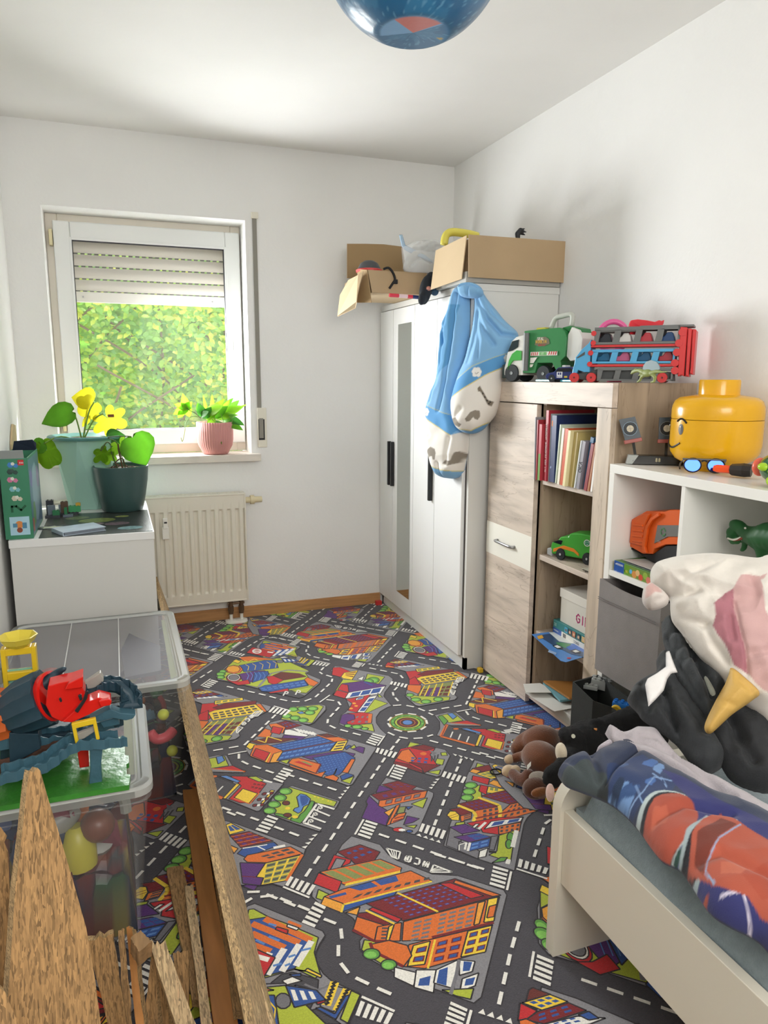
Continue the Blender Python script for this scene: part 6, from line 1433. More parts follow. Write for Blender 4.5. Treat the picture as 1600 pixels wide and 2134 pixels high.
slab('side_ramp', [(185, 1500), (205, 1490), (230, 1478), (250, 1486), (283, 1489), (277, 1498), (262, 1502), (235, 1497), (205, 1505)], 1.64, .03, TEAL); slab('loop_wall', [(232, 1475), (248, 1470), (255, 1480), (258, 1512), (240, 1518), (228, 1500)], 1.72, .02, TEALD)
slab('track_end', [(208, 1505), (245, 1495), (250, 1510), (215, 1518)], 1.66, .02, TEAL); slab('rubble', [(145, 1515), (158, 1502), (165, 1510), (162, 1525), (148, 1525)], 1.64, .02, TEAL)
bm = BM(); box(bm, -.030, .030, -.006, .006, .046, .062, bev=.002); box(bm, -.030, -.021, -.006, .006, 0, .05, bev=.002); box(bm, .021, .030, -.006, .006, 0, .05, bev=.002); bmesh.ops.transform(bm, matrix=Matrix.Translation(q(183, 1545, 1.59)) @ Matrix.Rotation(radians(-6), 4, 'Y') @ Matrix.Scale(.82, 4), verts=bm.verts[:]); ya = obj('yellow_arch', bm, YEL, ps)
slab('arch_ramp', [(160, 1530), (200, 1515), (205, 1520), (175, 1540), (160, 1545)], 1.60, .012, GRY)
# yellow tower behind
tw = thing('yellow_toy_tower', 'yellow toy lift tower with octagonal funnel top behind the playset', 'toy', tuple(q(45, 1560, 1.86))); by = 1.87
c0 = q(45, 1440, by); sc = 1512/1.95/1  # pixels per metre here
w_ = 30/sc
bm = BM(); zt = q(45, 1350, by).z; 
box(bm, c0.x-w_, c0.x-w_+.011, by, by+.03, Z0+.013, zt, bev=.002); box(bm, c0.x+w_-.011, c0.x+w_, by, by+.03, Z0+.013, zt, bev=.002); box(bm, c0.x-w_+.01, c0.x+w_-.01, by, by+.03, zt-.018, zt, bev=.002); zm = q(45, 1408, by).z; box(bm, c0.x-w_+.01, c0.x+w_-.01, by-.001, by+.028, zm-.010, zm+.010, bev=.002); obj('frame', bm, YEL, tw)
bm = BM(); lathe(bm, [(.020, 0), (.036, .012), (.044, .026), (.046, .028), (.043, .029), (.033, .015), (.017, .003)], (c0.x, by+.012, zt), 8, M=None); obj('funnel', bm, mat('yellow_clear', 'dccb4a', .3), tw)
obj('teal_panel', bxo(c0.x-w_+.011, c0.x+w_-.011, by+.01, by+.014, zm-.02, zm+.014), mat('teal_clear', '7fc9bf', .2, alpha=.7), tw); obj('grey_bracket', bxo(c0.x-w_-.022, c0.x-w_, by-.004, by+.02, zm-.015, zm+.020, bev=.002), mat('grey_bracket', '7d7f76', .5), tw); obj('turquoise_clip', bxo(c0.x-w_-.022, c0.x-w_-.004, by-.002, by+.016, zm+.021, zm+.034, bev=.002), mat('turquoise', '1f9aa0', .3), tw); bm = BM(); tube(bm, smoothpts([(c0.x-w_, by, Z0+.06), (c0.x-.01, by-.012, Z0+.03), (c0.x+w_, by, Z0+.06)], 6), .004, 8); obj('grey_cradle', bm, GRY, tw)
# ------------------------------------------------------------------ boards
def rough_board(name, label, P, axis_l, axis_w, L, Wd, T, m, group=None, seed=0, cat='board', me_=None, npts=14, rough=.006):
    """board: corner P, length axis, width axis; ragged sawn ends"""
    rr = random.Random(seed); l = Vector(axis_l).normalized(); w_ = Vector(axis_w); w_ = (w_-l*w_.dot(l)).normalized(); n = l.cross(w_); P = Vector(P); bm = BM(); pts = []
    for i in range(5): pts.append((L+rr.uniform(-rough, rough), Wd*i/4))
    for i in range(npts): pts.append((L*(1-(i+1)/(npts+1)), Wd+rr.uniform(-.0015, .0015)))
    for i in range(5): pts.append((rr.uniform(-rough, rough), Wd*(1-i/4)))
    for i in range(npts): pts.append((L*(i+1)/(npts+1), rr.uniform(-.0015, .0015)))
    extrude(bm, [P+l*a+w_*b for a, b in pts], n*T); bm.faces.ensure_lookup_table()
    o = obj(name, bm, [m, me_ or m]); 
    if me_:
        for p in o.data.polygons:
            if abs(p.normal.dot(n)) < .5: p.material_index = 1
    return tag(o, label, cat, group)
# long leaning panel: foot line on the carpet at x=.235, top edge at x=.151 z=.30
pn = Vector((.084, 0, -.30)).normalized(); 
rough_board('osb_panel', 'long chipboard panel on edge leaning towards the storage boxes', (.235, .90, .0015), (0, 1, 0), (-.084, 0, .30), 2.86, .312, -.016, OSBP, seed=1, npts=60, rough=.004, me_=OSBE)

def plank(name, label, FL, FR, zf, NL, NR, zn, ext, T, m, me_=None, group=None, seed=0, jag=.004, cat='board'):
    rr = random.Random(seed); a, b, c, d = at(*FL, z=zf), at(*FR, z=zf), at(*NR, z=zn), at(*NL, z=zn); c = c+(c-b).normalized()*ext; d = d+(d-a).normalized()*ext; n = (b-a).cross(d-a).normalized(); n = n if n.z < 0 else -n; pts = []
    for p, q_, k, j in ((a, b, 6, jag), (b, c, 12, .0012), (c, d, 4, .002), (d, a, 12, .0012)):
        for i in range(k): pts.append(p.lerp(q_, i/k)+(q_-p).cross(n).normalized()*rr.uniform(-j, j))
    bm = BM(); extrude(bm, pts, n*T); o = obj(name, bm, [m, me_ or m])
    if me_:
        for p in o.data.polygons:
            if abs(p.normal.dot(n)) < .5: p.material_index = 1
    return tag(o, label, cat, group)
def z4(x, y): return (x/2.6667, 1560+y/2.6667)
WG = 'timber offcuts beside the storage boxes'
plank('pine_batten', 'long orange-brown pine batten lying on the carpet beside the front box', z4(1015, 230), z4(1100, 220), .025, z4(1190, 1531), z4(1320, 1531), .055, .25, .022, PINE, group=WG, seed=2, jag=.001)
plank('board_offcut', 'thin chipboard strip lying between the pine batten and the long panel', z4(1150, 425), z4(1185, 430), .02, z4(1285, 1360), z4(1362, 1350), .07, .05, .018, OSB, OSBE, WG, 3)
plank('board_offcut', 'chipboard offcut leaning at the foot of the long panel', z4(1240, 850), z4(1315, 900), .06, z4(1370, 1531), z4(1525, 1531), .12, .2, .018, OSBP, OSBE, WG, 4)
plank('board_offcut', 'wide tapered chipboard offcut with its sawn end near the front box', z4(925, 665), z4(1020, 650), .03, z4(1030, 1200), z4(1105, 1200), .03, .1, .018, OSB, OSBE, WG, 5)
plank('board_offcut', 'narrow speckled chipboard strip leaning against the pine batten', z4(1025, 765), z4(1072, 755), .07, z4(1120, 1531), z4(1178, 1531), .10, .2, .018, OSBP, OSBE, WG, 6)
plank('board_offcut', 'pale square-ended chipboard offcut standing amid the small offcuts', z4(960, 1130), z4(1048, 1120), .14, z4(985, 1531), z4(1052, 1531), .06, .1, .018, OSB, OSBE, WG, 7)
plank('board_offcut', 'bright torn chipboard offcut standing in front of the front box', z4(833, 1085), z4(915, 1065), .2, z4(975, 1531), z4(1088, 1531), .16, .15, .018, OSBP, OSBE, WG, 8, .008)
plank('board_offcut', 'wide chipboard offcut with a rounded top beside the tall tapered panel', z4(478, 1068), z4(628, 1030), .26, z4(600, 1531), z4(703, 1531), .10, .1, .018, OSB, OSBE, WG, 9, .005)
plank('wood_strip', 'thin brown wood strip next to the wide round-topped offcut', z4(657, 1012), z4(690, 1003), .2, z4(690, 1531), z4(735, 1531), .08, .1, .02, OSB, OSB, WG, 10)
plank('wood_strip', 'pointed brown wood strip between the thin strip and sawn block', z4(702, 992), z4(735, 1000), .19, z4(752, 1531), z4(800, 1531), .09, .1, .02, PINE, OSBE, WG, 11)
plank('wood_strip', 'short dark wood strip leaning below the sawn block', z4(842, 1100), z4(862, 1110), .17, z4(800, 1531), z4(880, 1531), .07, .1, .02, OSB, OSBE, WG, 12)
plank('wood_strip', 'narrow wood strip between the dark strip and bright torn offcut', z4(885, 1300), z4(912, 1310), .12, z4(882, 1531), z4(942, 1531), .06, .1, .02, OSB, OSBE, WG, 13)
plank('timber_block', 'sawn timber block end lying among the small offcuts', z4(725, 1050), z4(780, 1010), .23, z4(770, 1130), z4(845, 1072), .225, .0, .035, mat('block_wood', '9a7a55', .75, vary=.3, vscale=12, stretch=(9, 1, 9)), None, WG, 14, .001)
def leaning(name, label, P0, n, uvs, T, m, me_, foot):
    P0, n = Vector(P0), Vector(n).normalized(); o_ = Vector((0, 0, CAMZ)); pts = []
    for u, v in uvs: d = CF+CR*((u-800)/FPX)-CU*((v-1067)/FPX); pts.append(o_+d*((P0-o_).dot(n)/d.dot(n)))
    dn = Vector((0, 0, -1)); dn = (dn-n*dn.dot(n)).normalized()
    for f_ in foot: p = pts[f_[0]]; pts.append(p+(dn+f_[1]*dn.cross(n)).normalized()*((p.z-.004)/-(dn+f_[1]*dn.cross(n)).normalized().z))
    bm = BM(); extrude(bm, pts, n*(-T)); o = obj(name, bm, [m, me_])
    for p in o.data.polygons:
        if abs(p.normal.dot(n)) < .5: p.material_index = 1
    return tag(o, label, 'board', WG)
leaning('osb_panel', 'tall tapered chipboard panel standing upright in front of the playset', (-.09, .98, .6), (.42, -.85, .30), [(12, 2134), (22, 2000), (32, 1850), (47, 1730), (56, 1640), (62, 1606), (70, 1610), (78, 1600), (84, 1606), (102, 1670), (124, 1740), (152, 1835), (180, 1935), (198, 2040), (210, 2134)], .02, OSB, OSBE, [(14, 0), (0, 0)])
leaning('osb_panel', 'ragged chipboard panel behind the tall tapered panel at the left wall', (-.16, 1.05, .6), (.42, -.85, .30), [(-60, 2134), (-60, 1722), (2, 1724), (8, 1733), (15, 1742), (9, 1755), (17, 1775), (20, 1850), (18, 1950), (12, 2134)], .02, OSB, OSBE, [(9, 0), (0, 0)])
leaning('osb_panel', 'dark chipboard offcut low in front of the tall tapered panel', (-.12, .85, .5), (.3, -.85, .3), [(-80, 2134), (-70, 2050), (0, 2060), (10, 2066), (24, 2100), (38, 2134)], .02, OSB, OSBE, [(5, 0), (0, 0)])
# ------------------------------------------------------------------ bed
BEDW = mat('bed_white', 'd9d3c4', .4)
bed = thing('bed', 'cream white single bed with rounded footboard on the right', 'bed', (1.34, .25, 0))
bm = BM(); R = .075; pts = [(.866, 0), (1.80, 0)]+[(1.80-R+R*cos(a), .438-R+R*sin(a)) for a in [pi/2*i/10 for i in range(11)]]+[(.866+R-R*sin(a), .438-R+R*cos(a)) for a in [pi/2*i/10 for i in range(11)]]
extrude(bm, [(x, 1.2245, z) for x, z in pts], (0, .03, 0)); obj('footboard', bm, BEDW, bed, smooth='auto')
obj('side_rail', bxo(.876, .898, -.80, 1.224, .187, .366, bev=.0015), BEDW, bed); obj('side_rail', bxo(1.765, 1.787, -.80, 1.224, .187, .366, bev=.0015), BEDW, bed)
bm = BM(); extrude(bm, [(x, -.83, z) for x, z in pts], (0, .03, 0)); obj('headboard', bm, BEDW, bed, smooth='auto'); obj('slat_base', bxo(.90, 1.763, -.79, 1.22, .20, .225), BEDW, bed)
MTR = mat('grey_melange', '78858a', .95, bump=.8, bscale=300, vary=.12, vscale=80, sheen=.3)
bm = BM(); nxm, nym = 40, 80; vs = {}
for i in range(nxm+1):
    for j in range(nym+1):
        x = .902+.858*i/nxm; y = -.78+1.99*j/nym; e = min(x-.902, 1.76-x, y+.78, 1.21-y); h = .445-.055*max(0, 1-e/.05)**2; q_ = .012*(abs(sin(pi*(y+.78)/.31)))**.35*min(1, max(0, e/.03)); vs[i, j] = bm.verts.new((x-(.006*sin(pi*(y+.78)/.31)**2 if i == 0 else 0), y, h-.012+q_))
for i in range(nxm):
    for j in range(nym): bm.faces.new((vs[i, j], vs[i+1, j], vs[i+1, j+1], vs[i, j+1]))
for seq in ([(i, 0) for i in range(nxm+1)], [(nxm, j) for j in range(nym+1)], [(i, nym) for i in range(nxm, -1, -1)], [(0, j) for j in range(nym, -1, -1)]):
    prev = None
    for k in seq:
        v = bm.verts.new((vs[k].co.x, vs[k].co.y, .226))
        if prev: bm.faces.new((prev[1], v, vs[k], prev[0]))
        prev = (vs[k], v)
mt = tag(obj('mattress', bm, MTR, smooth='auto'), 'mattress under a mottled grey quilted cover behind the bed rail', 'mattress')
def Z2(x, y): return (1000+x*.375, 1480+y*.375)
def ZB(x, y): return (1130+x/5, 1380+y/5)
def ZU(x, y): return (1280+x/4.85, 1120+y/4.85)
CLO = mat('printed_cloth', 'ffffff', .9, attr=True, bump=.35, bscale=500, vary=.05, vscale=30, sheen=.15)
dv = [(1163, 1592), (1176, 1577), (1215, 1566), (1262, 1552), (1300, 1535), (1350, 1560), (1420, 1610), (1500, 1650), (1640, 1720), (1680, 1960), (1640, 2020), (1610, 1962), (1578, 1926), (1518, 1896), (1478, 1868), (1443, 1818), (1418, 1784), (1382, 1766), (1357, 1738), (1334, 1706), (1305, 1674), (1274, 1650), (1246, 1636), (1208, 1622), (1178, 1610)]
def circ_px(x, y, rx, ry, n=20, w_=0): return [(x+rx*cos(2*pi*k/n)*(1+w_*sin(5*k)), y+ry*sin(2*pi*k/n)*(1+w_*sin(4*k))) for k in range(n)]
def band_px(pts, wd):
    L, Rr = [], []
    for i, (x, y) in enumerate(pts):
        a, b = pts[max(i-1, 0)], pts[min(i+1, len(pts)-1)]; dx, dy = b[0]-a[0], b[1]-a[1]; l = hypot(dx, dy); nx_, ny_ = -dy/l*wd/2, dx/l*wd/2; L.append((x+nx_, y+ny_)); Rr.append((x-nx_, y-ny_))
    return L+Rr[::-1]
rg = [('3f484a', [(1150, 1560), (1230, 1560), (1290, 1600), (1262, 1690), (1200, 1660)]), ('2b3133', [Z2(560, 350), Z2(700, 280), Z2(860, 330), Z2(700, 470), Z2(620, 420)]), ('2c3c62', [Z2(700, 240), Z2(900, 200), Z2(1100, 340), Z2(1050, 420), Z2(880, 440), Z2(740, 480)])]
rr = random.Random(4)
for i in range(14):
    x, y = rr.uniform(700, 1060), rr.uniform(230, 470); rg.append((rr.choice(['5477ad', '4568a4', '6d90c0', '33507f', '22324c', '39443f']), [Z2(*p) for p in circ_px(x, y, rr.uniform(20, 55), rr.uniform(12, 34), 9, .25)]))
for pts in ([(720, 500), (800, 430), (900, 400), (960, 330), (1060, 350)], [(860, 360), (900, 440), (960, 420)], [(950, 310), (1010, 350), (1040, 400), (1000, 330)]): rg.append(('7f9cc6', band_px([Z2(*p) for p in pts], 2.6)))
rg += [('32356a', [Z2(1000, 280), Z2(1130, 330), Z2(1350, 480), Z2(1500, 540), Z2(1600, 600), Z2(1800, 700), Z2(1800, 1400), Z2(1560, 1290), Z2(1350, 1120), Z2(1150, 980), Z2(900, 700), Z2(1150, 560), Z2(1180, 480)]), ('1f2648', [Z2(1150, 970), Z2(1300, 960), Z2(1560, 1100), Z2(1640, 1250), Z2(1500, 1290), Z2(1300, 1120)]), ('2d4a44', [Z2(980, 680), Z2(1130, 670), Z2(1120, 770), Z2(1060, 800), Z2(980, 750)])]
for i in range(16):
    x, y = rr.uniform(960, 1600), rr.uniform(680, 1230)
    if y > (x-960)*.95+560 and y < (x-960)*1.0+820: rg.append((rr.choice(['6a6fae', '8a8fc4', '42478a', '5a60a6']), [Z2(*p) for p in circ_px(x, y, rr.uniform(25, 60), rr.uniform(10, 26), 9, .3)]))
for pts in ([(960, 700), (1060, 790), (1130, 830), (1110, 930), (1180, 1000), (1290, 1060)], [(1050, 830), (1110, 880), (1130, 950)], [(1290, 1070), (1350, 1130), (1480, 1180), (1540, 1110), (1450, 960), (1330, 940)], [(1350, 1100), (1430, 1150), (1500, 1230), (1470, 1260), (1400, 1180)]): rg.append(('c9c3d6', band_px([Z2(*p) for p in pts], 4)))
rg += [('aebcbd', [Z2(*p) for p in circ_px(1020, 545, 175, 145)]), ('1c1f26', [Z2(*p) for p in circ_px(1035, 545, 155, 135)]), ('a34e3d', [Z2(*p) for p in circ_px(1055, 545, 150, 127, 20, .02)]), ('b25c47', [Z2(*p) for p in circ_px(1000, 520, 60, 45, 12, .2)])]
rg += [('9aa9ae', [Z2(1100, 720), Z2(1140, 620), Z2(1250, 540), Z2(1420, 570), Z2(1440, 620), Z2(1200, 850), Z2(1130, 800)]), ('1d1d26', [Z2(1120, 720), Z2(1160, 640), Z2(1250, 560), Z2(1400, 570), Z2(1250, 820), Z2(1150, 790)]), ('a8523e', [Z2(1170, 640), Z2(1230, 560), Z2(1330, 510), Z2(1480, 620), Z2(1620, 700), Z2(1900, 800), Z2(1900, 1300), Z2(1620, 1100), Z2(1560, 1060), Z2(1480, 980), Z2(1380, 940), Z2(1290, 890), Z2(1200, 800), Z2(1160, 760)]), ('6e3328', [Z2(1200, 640), Z2(1330, 560), Z2(1420, 600), Z2(1320, 660), Z2(1250, 760), Z2(1240, 820), Z2(1190, 750)]), ('a34a36', [Z2(1420, 860), Z2(1600, 800), Z2(1700, 1000), Z2(1560, 1000)]), ('b8624a', [Z2(1330, 800), Z2(1500, 820), Z2(1440, 880), Z2(1330, 860)]), ('8fa3c2', band_px([Z2(1440, 600), Z2(1320, 670), Z2(1260, 760), Z2(1250, 820), Z2(1300, 890)], 3.2)), ('a8523e', [Z2(*p) for p in circ_px(1190, 880, 25, 18)]), ('a8523e', [Z2(*p) for p in circ_px(1250, 905, 22, 15)])]
dvo = puff('duvet', dv, (1.15, 1.0, .515), (-.03, -.05, 1), .05, .06, .0023, CLO, rshift=42, Tb=.025, wrinkle=.006, wsc=10, creases=[([(1230, 1560), (1262, 1690)], .02, .012), ([(1235, 1655), (1300, 1600), (1360, 1560)], .012, .006), ([(1320, 1740), (1420, 1700), (1520, 1720)], .012, .01), ([(1400, 1815), (1500, 1800), (1600, 1850)], .012, .012), ([(1180, 1590), (1225, 1625)], .01, .008)], regions=rg, base='2f3850')
tag(dvo, 'dark blue and charcoal patterned duvet with coral orange patches on the bed', 'duvet')
GB = mat('grey_fleece', 'ffffff', .95, attr=True, bump=.6, bscale=350, vary=.06, vscale=60, sheen=.3)
bl_ = puff('blanket', [ZB(650, 690), ZB(690, 648), ZB(745, 662), ZB(850, 712), ZB(920, 695), ZB(985, 662), ZB(1100, 662), ZB(1210, 705), ZB(1290, 800), ZB(1400, 930), ZB(1500, 1010), (1525, 1634), (1620, 1690), (1640, 1745), (1600, 1738), (1560, 1722), (1500, 1690), (1445, 1650), (1400, 1620), ZB(1150, 1062), ZB(1000, 950), ZB(880, 872), ZB(790, 815), ZB(705, 765)], (1.1, 1.18, .575), (-.25, -.25, .93), .032, .03, .004, GB, Tb=.01, wrinkle=.005, wsc=16, creases=[([ZB(780, 760), ZB(950, 830), ZB(1150, 900), ZB(1400, 1020), (1500, 1650)], .016, .008), ([ZB(1000, 800), ZB(1180, 830), ZB(1340, 960)], .01, .007), ([ZB(1100, 1000), (1430, 1620), (1530, 1670)], .014, .006)], base='b4adb2')
tag(bl_, 'pale lilac grey fleece sweater lying diagonally across the duvet', 'sweater')
sl = puff('sweater_sleeve', [ZB(560, 885), ZB(600, 845), ZB(740, 776), ZB(830, 835), ZB(790, 872), ZB(700, 905), ZB(610, 928), ZB(572, 918)], (1.1, 1.18, .55), (-.25, -.25, .93), .028, .025, .004, GB, Tb=.012, base='b9b1b8', wrinkle=.002); sl.parent = bl_; sl.name = 'sleeve'
sk = puff('blue_sock', [ZB(343, 1000), ZB(370, 985), ZB(400, 973), ZB(490, 1000), ZB(590, 942), ZB(650, 935), ZB(620, 975), ZB(500, 1020), ZB(440, 1052), ZB(360, 1062)], (1.0, 1.2, .52), (-.2, -.3, .9), .012, .015, .003, CLO, base='3c9cc0', regions=[('c2603c', [ZB(330, 980), ZB(362, 985), ZB(385, 1060), ZB(345, 1070)])]); tag(sk, 'small turquoise cloth piece with an orange tip on the duvet corner', 'cloth')
BKC = mat('black_cloth', 'ffffff', .8, attr=True, bump=.5, bscale=260, vary=.08, vscale=40, sheen=.1)
BP, BN = (1.16, 1.16, .66), (-.42, -.5, .75)
jk = thing('black_jacket', 'crumpled black padded jacket heaped on the bed below the unicorn cushion', 'jacket', BP)
def jp(name, uv, T, cr, off=0, col='2e3134', **k): P = Vector(BP)+Vector(BN).normalized()*off; return puff(name, [ZU(*p) for p in uv], P, BN, T, .05, .0045, BKC, jk, Tb=.03, wrinkle=k.pop('wrinkle', .010), wsc=17, creases=[([ZU(*p) for p in c[0]], c[1], c[2]) for c in cr], base=col, **k)
jp('hood', [(128, 1585), (200, 1450), (320, 1372), (430, 1310), (432, 1170), (500, 1115), (560, 1140), (640, 1370), (800, 1600), (930, 1750), (1000, 1900), (1150, 2200), (900, 2350), (640, 2050), (450, 1900), (290, 1790), (240, 1720), (160, 1640)], .06, [([(500, 1560), (560, 1750), (620, 1900), (700, 2134)], .03, .008), ([(280, 1500), (320, 1650), (500, 1560)], .02, .012), ([(290, 1790), (420, 1680), (640, 1900)], .02, .008), ([(430, 1310), (520, 1420)], .02, .008), ([(720, 1700), (900, 2000)], .015, .01)])
jp('padded_sleeve', [(480, 800), (530, 772), (590, 785), (700, 950), (860, 1150), (1000, 1280), (1140, 1450), (1070, 1600), (1010, 1800), (930, 1800), (860, 1700), (700, 1480), (600, 1330), (540, 1130), (495, 980)], .05, [([(500, 850), (560, 1100), (680, 1350), (860, 1640)], .022, .006), ([(740, 980), (800, 1180), (880, 1340), (980, 1600)], .03, .009), ([(600, 1180), (720, 1060)], .012, .008), ([(680, 1290), (790, 1190)], .012, .008), ([(840, 1290), (900, 1380)], .02, .01), ([(520, 1000), (640, 960)], .012, .007)], .03, '33373a')
jp('quilted_body', [(900, 1760), (1020, 1640), (1150, 1560), (1300, 1620), (1450, 1700), (1650, 1850), (1700, 2500), (1250, 2450), (1060, 2200), (960, 1980)], .055, [([(1120, 1780), (1250, 2100), (1400, 2300)], .02, .01), ([(1180, 1850), (1300, 2080)], .02, .009)], .0, '26282b')
jp('velcro_strip', [(905, 1410), (935, 1400), (1025, 1560), (975, 1585)], .006, [], .083, '6f7268', wrinkle=0)
jw = puff('white_cloth', [ZU(*p) for p in [(520, 1150), (556, 1134), (590, 1230), (640, 1358), (575, 1368), (535, 1425), (500, 1540), (420, 1630), (345, 1702), (322, 1560), (310, 1480), (335, 1420), (430, 1365), (520, 1300)]], Vector(BP)+Vector(BN).normalized()*.072, BN, .006, .01, .004, CLO, Tb=.004, wrinkle=.003, base='e6e4e3', smooth_outline=False); tag(jw, 'white cloth scrap tucked into the black jacket', 'cloth')
# unicorn cushion
UN = thing('unicorn_cushion', 'big white unicorn cushion with pink mane and golden horn on top of the heap', 'cushion', (1.25, 1.08, .75)); UP, UNR = Vector((1.22, 1.10, .78)), (-.55, -.62, .5)
ub = puff('body', [ZU(*p) for p in [(362, 330), (375, 268), (430, 205), (600, 152), (800, 125), (980, 112), (1200, 128), (1450, 158), (1560, 130), (1720, 140), (1900, 400), (1950, 1500), (1800, 1950), (1600, 1900), (1480, 1790), (1340, 1680), (1200, 1560), (1130, 1452), (960, 1262), (850, 1150), (700, 945), (595, 810), (572, 700), (562, 580), (480, 520), (380, 440)]], UP, UNR, .085, .11, .0026, CLO, UN, Tb=.05, wrinkle=.012, wsc=15, base='dcd7cf',
  regions=[('a9707a', [ZU(*p) for p in [(985, 720), (1100, 610), (1182, 570), (1190, 700), (1240, 900), (1330, 1250), (1340, 1400), (1200, 1310), (1100, 1100), (1020, 1000), (978, 930), (1010, 820)]]), ('c7a2a0', [ZU(*p) for p in [(1180, 570), (1215, 500), (1260, 425), (1330, 420), (1450, 440), (1520, 410), (1480, 470), (1450, 480), (1480, 650), (1500, 780), (1560, 900), (1700, 1000), (1700, 1700), (1480, 1560), (1400, 1480), (1330, 1380), (1310, 1200), (1240, 950), (1190, 800)]])],
  creases=[([ZU(*p) for p in [(700, 430), (830, 380), (1000, 300)]], .008, .008), ([ZU(*p) for p in [(590, 600), (700, 600), (830, 560)]], .02, .01), ([ZU(*p) for p in [(620, 800), (780, 860), (930, 900)]], .010, .008), ([ZU(*p) for p in [(900, 900), (980, 1080), (1150, 1300)]], .012, .008), ([ZU(*p) for p in [(1190, 700), (1240, 950), (1310, 1200), (1330, 1400)]], .008, .004), ([ZU(*p) for p in [(1150, 850), (1180, 1050)]], .012, .008), ([ZU(*p) for p in [(1350, 450), (1400, 620)]], .010, .01), ([ZU(*p) for p in [(880, 480), (960, 620), (1060, 640)]], .008, .009), ([ZU(*p) for p in [(1380, 1200), (1552, 1180)]], .010, .01), ([ZU(*p) for p in [(450, 480), (470, 560), (560, 580)]], .03, .012)])
puff('ear', [ZU(*p) for p in [(278, 575), (300, 475), (368, 430), (450, 470), (550, 570), (545, 640), (500, 680), (430, 705), (350, 708), (290, 645)]], UP+Vector(UNR).normalized()*.02, UNR, .045, .045, .004, CLO, UN, Tb=.02, wrinkle=.006, wsc=22, base='d3cbc5', regions=[('d0aba5', [ZU(*p) for p in [(310, 610), (320, 500), (380, 450), (450, 500), (480, 560), (400, 580), (350, 620)]])], creases=[([ZU(400, 470), ZU(470, 560)], .008, .004), ([ZU(450, 640), ZU(520, 590)], .008, .005)])
puff('horn', [ZU(*p) for p in [(1128, 1465), (1165, 1370), (1195, 1300), (1330, 1400), (1480, 1552), (1400, 1640), (1200, 1780), (1070, 1900), (985, 1972), (935, 1965), (915, 1905), (950, 1800), (1040, 1620)]], UP+Vector(UNR).normalized()*.05, UNR, .035, .04, .004, mat('gold_cloth', 'ffffff', .6, attr=True, bump=.3, bscale=400), UN, Tb=.03, wrinkle=.003, base='c9a254', creases=[([ZU(1195, 1300), ZU(1260, 1450), ZU(1380, 1560)], .01, .006), ([ZU(1030, 1640), ZU(1200, 1700)], .005, .006)])
# ------------------------------------------------------------------ plush toys on the floor
PB = mat('plush', 'ffffff', .95, attr=True, bump=.8, bscale=260, sheen=.5, vary=.1, vscale=60)
def F3(x, y, z=.06): return at(1020+x/6.6667, 1480+y/6.6667, z=z)
mk = thing('plush_monkey', 'brown plush monkey with cream paws lying face down on the carpet by the bed', 'plush toy', tuple(F3(700, 650, 0)))
B1, B2 = '6b3d22', 'cdb595'
blob('body', [('e', F3(710, 420, .055), (.074, .056, .052), (0, 0, .2), B1), ('e', F3(710, 660, .055), (.062, .070, .052), None, '6f4126'), ('c', [(F3(560, 380, .06), .03), (F3(440, 440, .04), .026), (F3(380, 540, .032), .025)], B1), ('c', [(F3(850, 370, .06), .03), (F3(960, 370, .05), .026), (F3(1010, 430, .04), .022)], B1),
   ('c', [(F3(560, 640, .05), .022), (F3(430, 640, .04), .017), (F3(345, 670, .03), .017)], B1), ('c', [(F3(540, 900, .05), .022), (F3(500, 1000, .035), .02), (F3(400, 960, .03), .02), (F3(330, 890, .03), .02)], '5e331d'), ('c', [(F3(850, 620, .06), .02), (F3(940, 620, .05), .018)], B1), ('e', F3(640, 1080, .05), (.045, .035, .035), None, '54301c')], .0055, mk, PB, 9)
blob('paw', [('e', F3(275, 682, .028), (.021, .016, .016), (0, 0, .2), B2)], .004, mk, PB); blob('paw', [('e', F3(260, 840, .03), (.026, .019, .019), (0, 0, .3), B2), ('e', F3(360, 830, .035), (.018, .016, .016), None, B2)], .004, mk, PB); blob('paw', [('e', F3(1000, 610, .05), (.013, .024, .024), (0, 0, .2), B2), ('e', F3(985, 690, .04), (.012, .014, .014), None, B2)], .004, mk, PB)
blob('ear', [('e', F3(690, 950, .075), (.036, .030, .010), (.3, 0, 0), '8f8377')], .004, mk, PB); blob('muzzle', [('e', F3(700, 1140, .055), (.032, .014, .016), None, '8a542a'), ('e', F3(730, 1180, .04), (.018, .012, .012), None, '7c4723')], .004, mk, PB)
bm = BM(); extrude(bm, [F3(520, 770, .115), F3(575, 715, .115), F3(575, 775, .112), F3(520, 835, .112)], (0, 0, .0012)); obj('label_tag', bm, mat('tag_white', 'e9e6de', .6), mk)
bm = BM(); tube(bm, [F3(90+80*cos(a), 855+38*sin(a), .004) for a in [2*pi*k/22 for k in range(23)]], .0028, 6, cap=False); tag(obj('hair_tie', bm, mat('black_elastic', '121214', .7)), 'black elastic hair tie on the carpet beside the monkey paw', 'hair tie')
def FB_(x, y, yy): return at(1130+x/5, 1380+y/5, y=yy)
bp_ = thing('black_plush', 'black plush animal with an orange inner ear slumped behind the footboard', 'plush toy', tuple(FB_(420, 830, 1.47)))
K1 = '0f0f11'
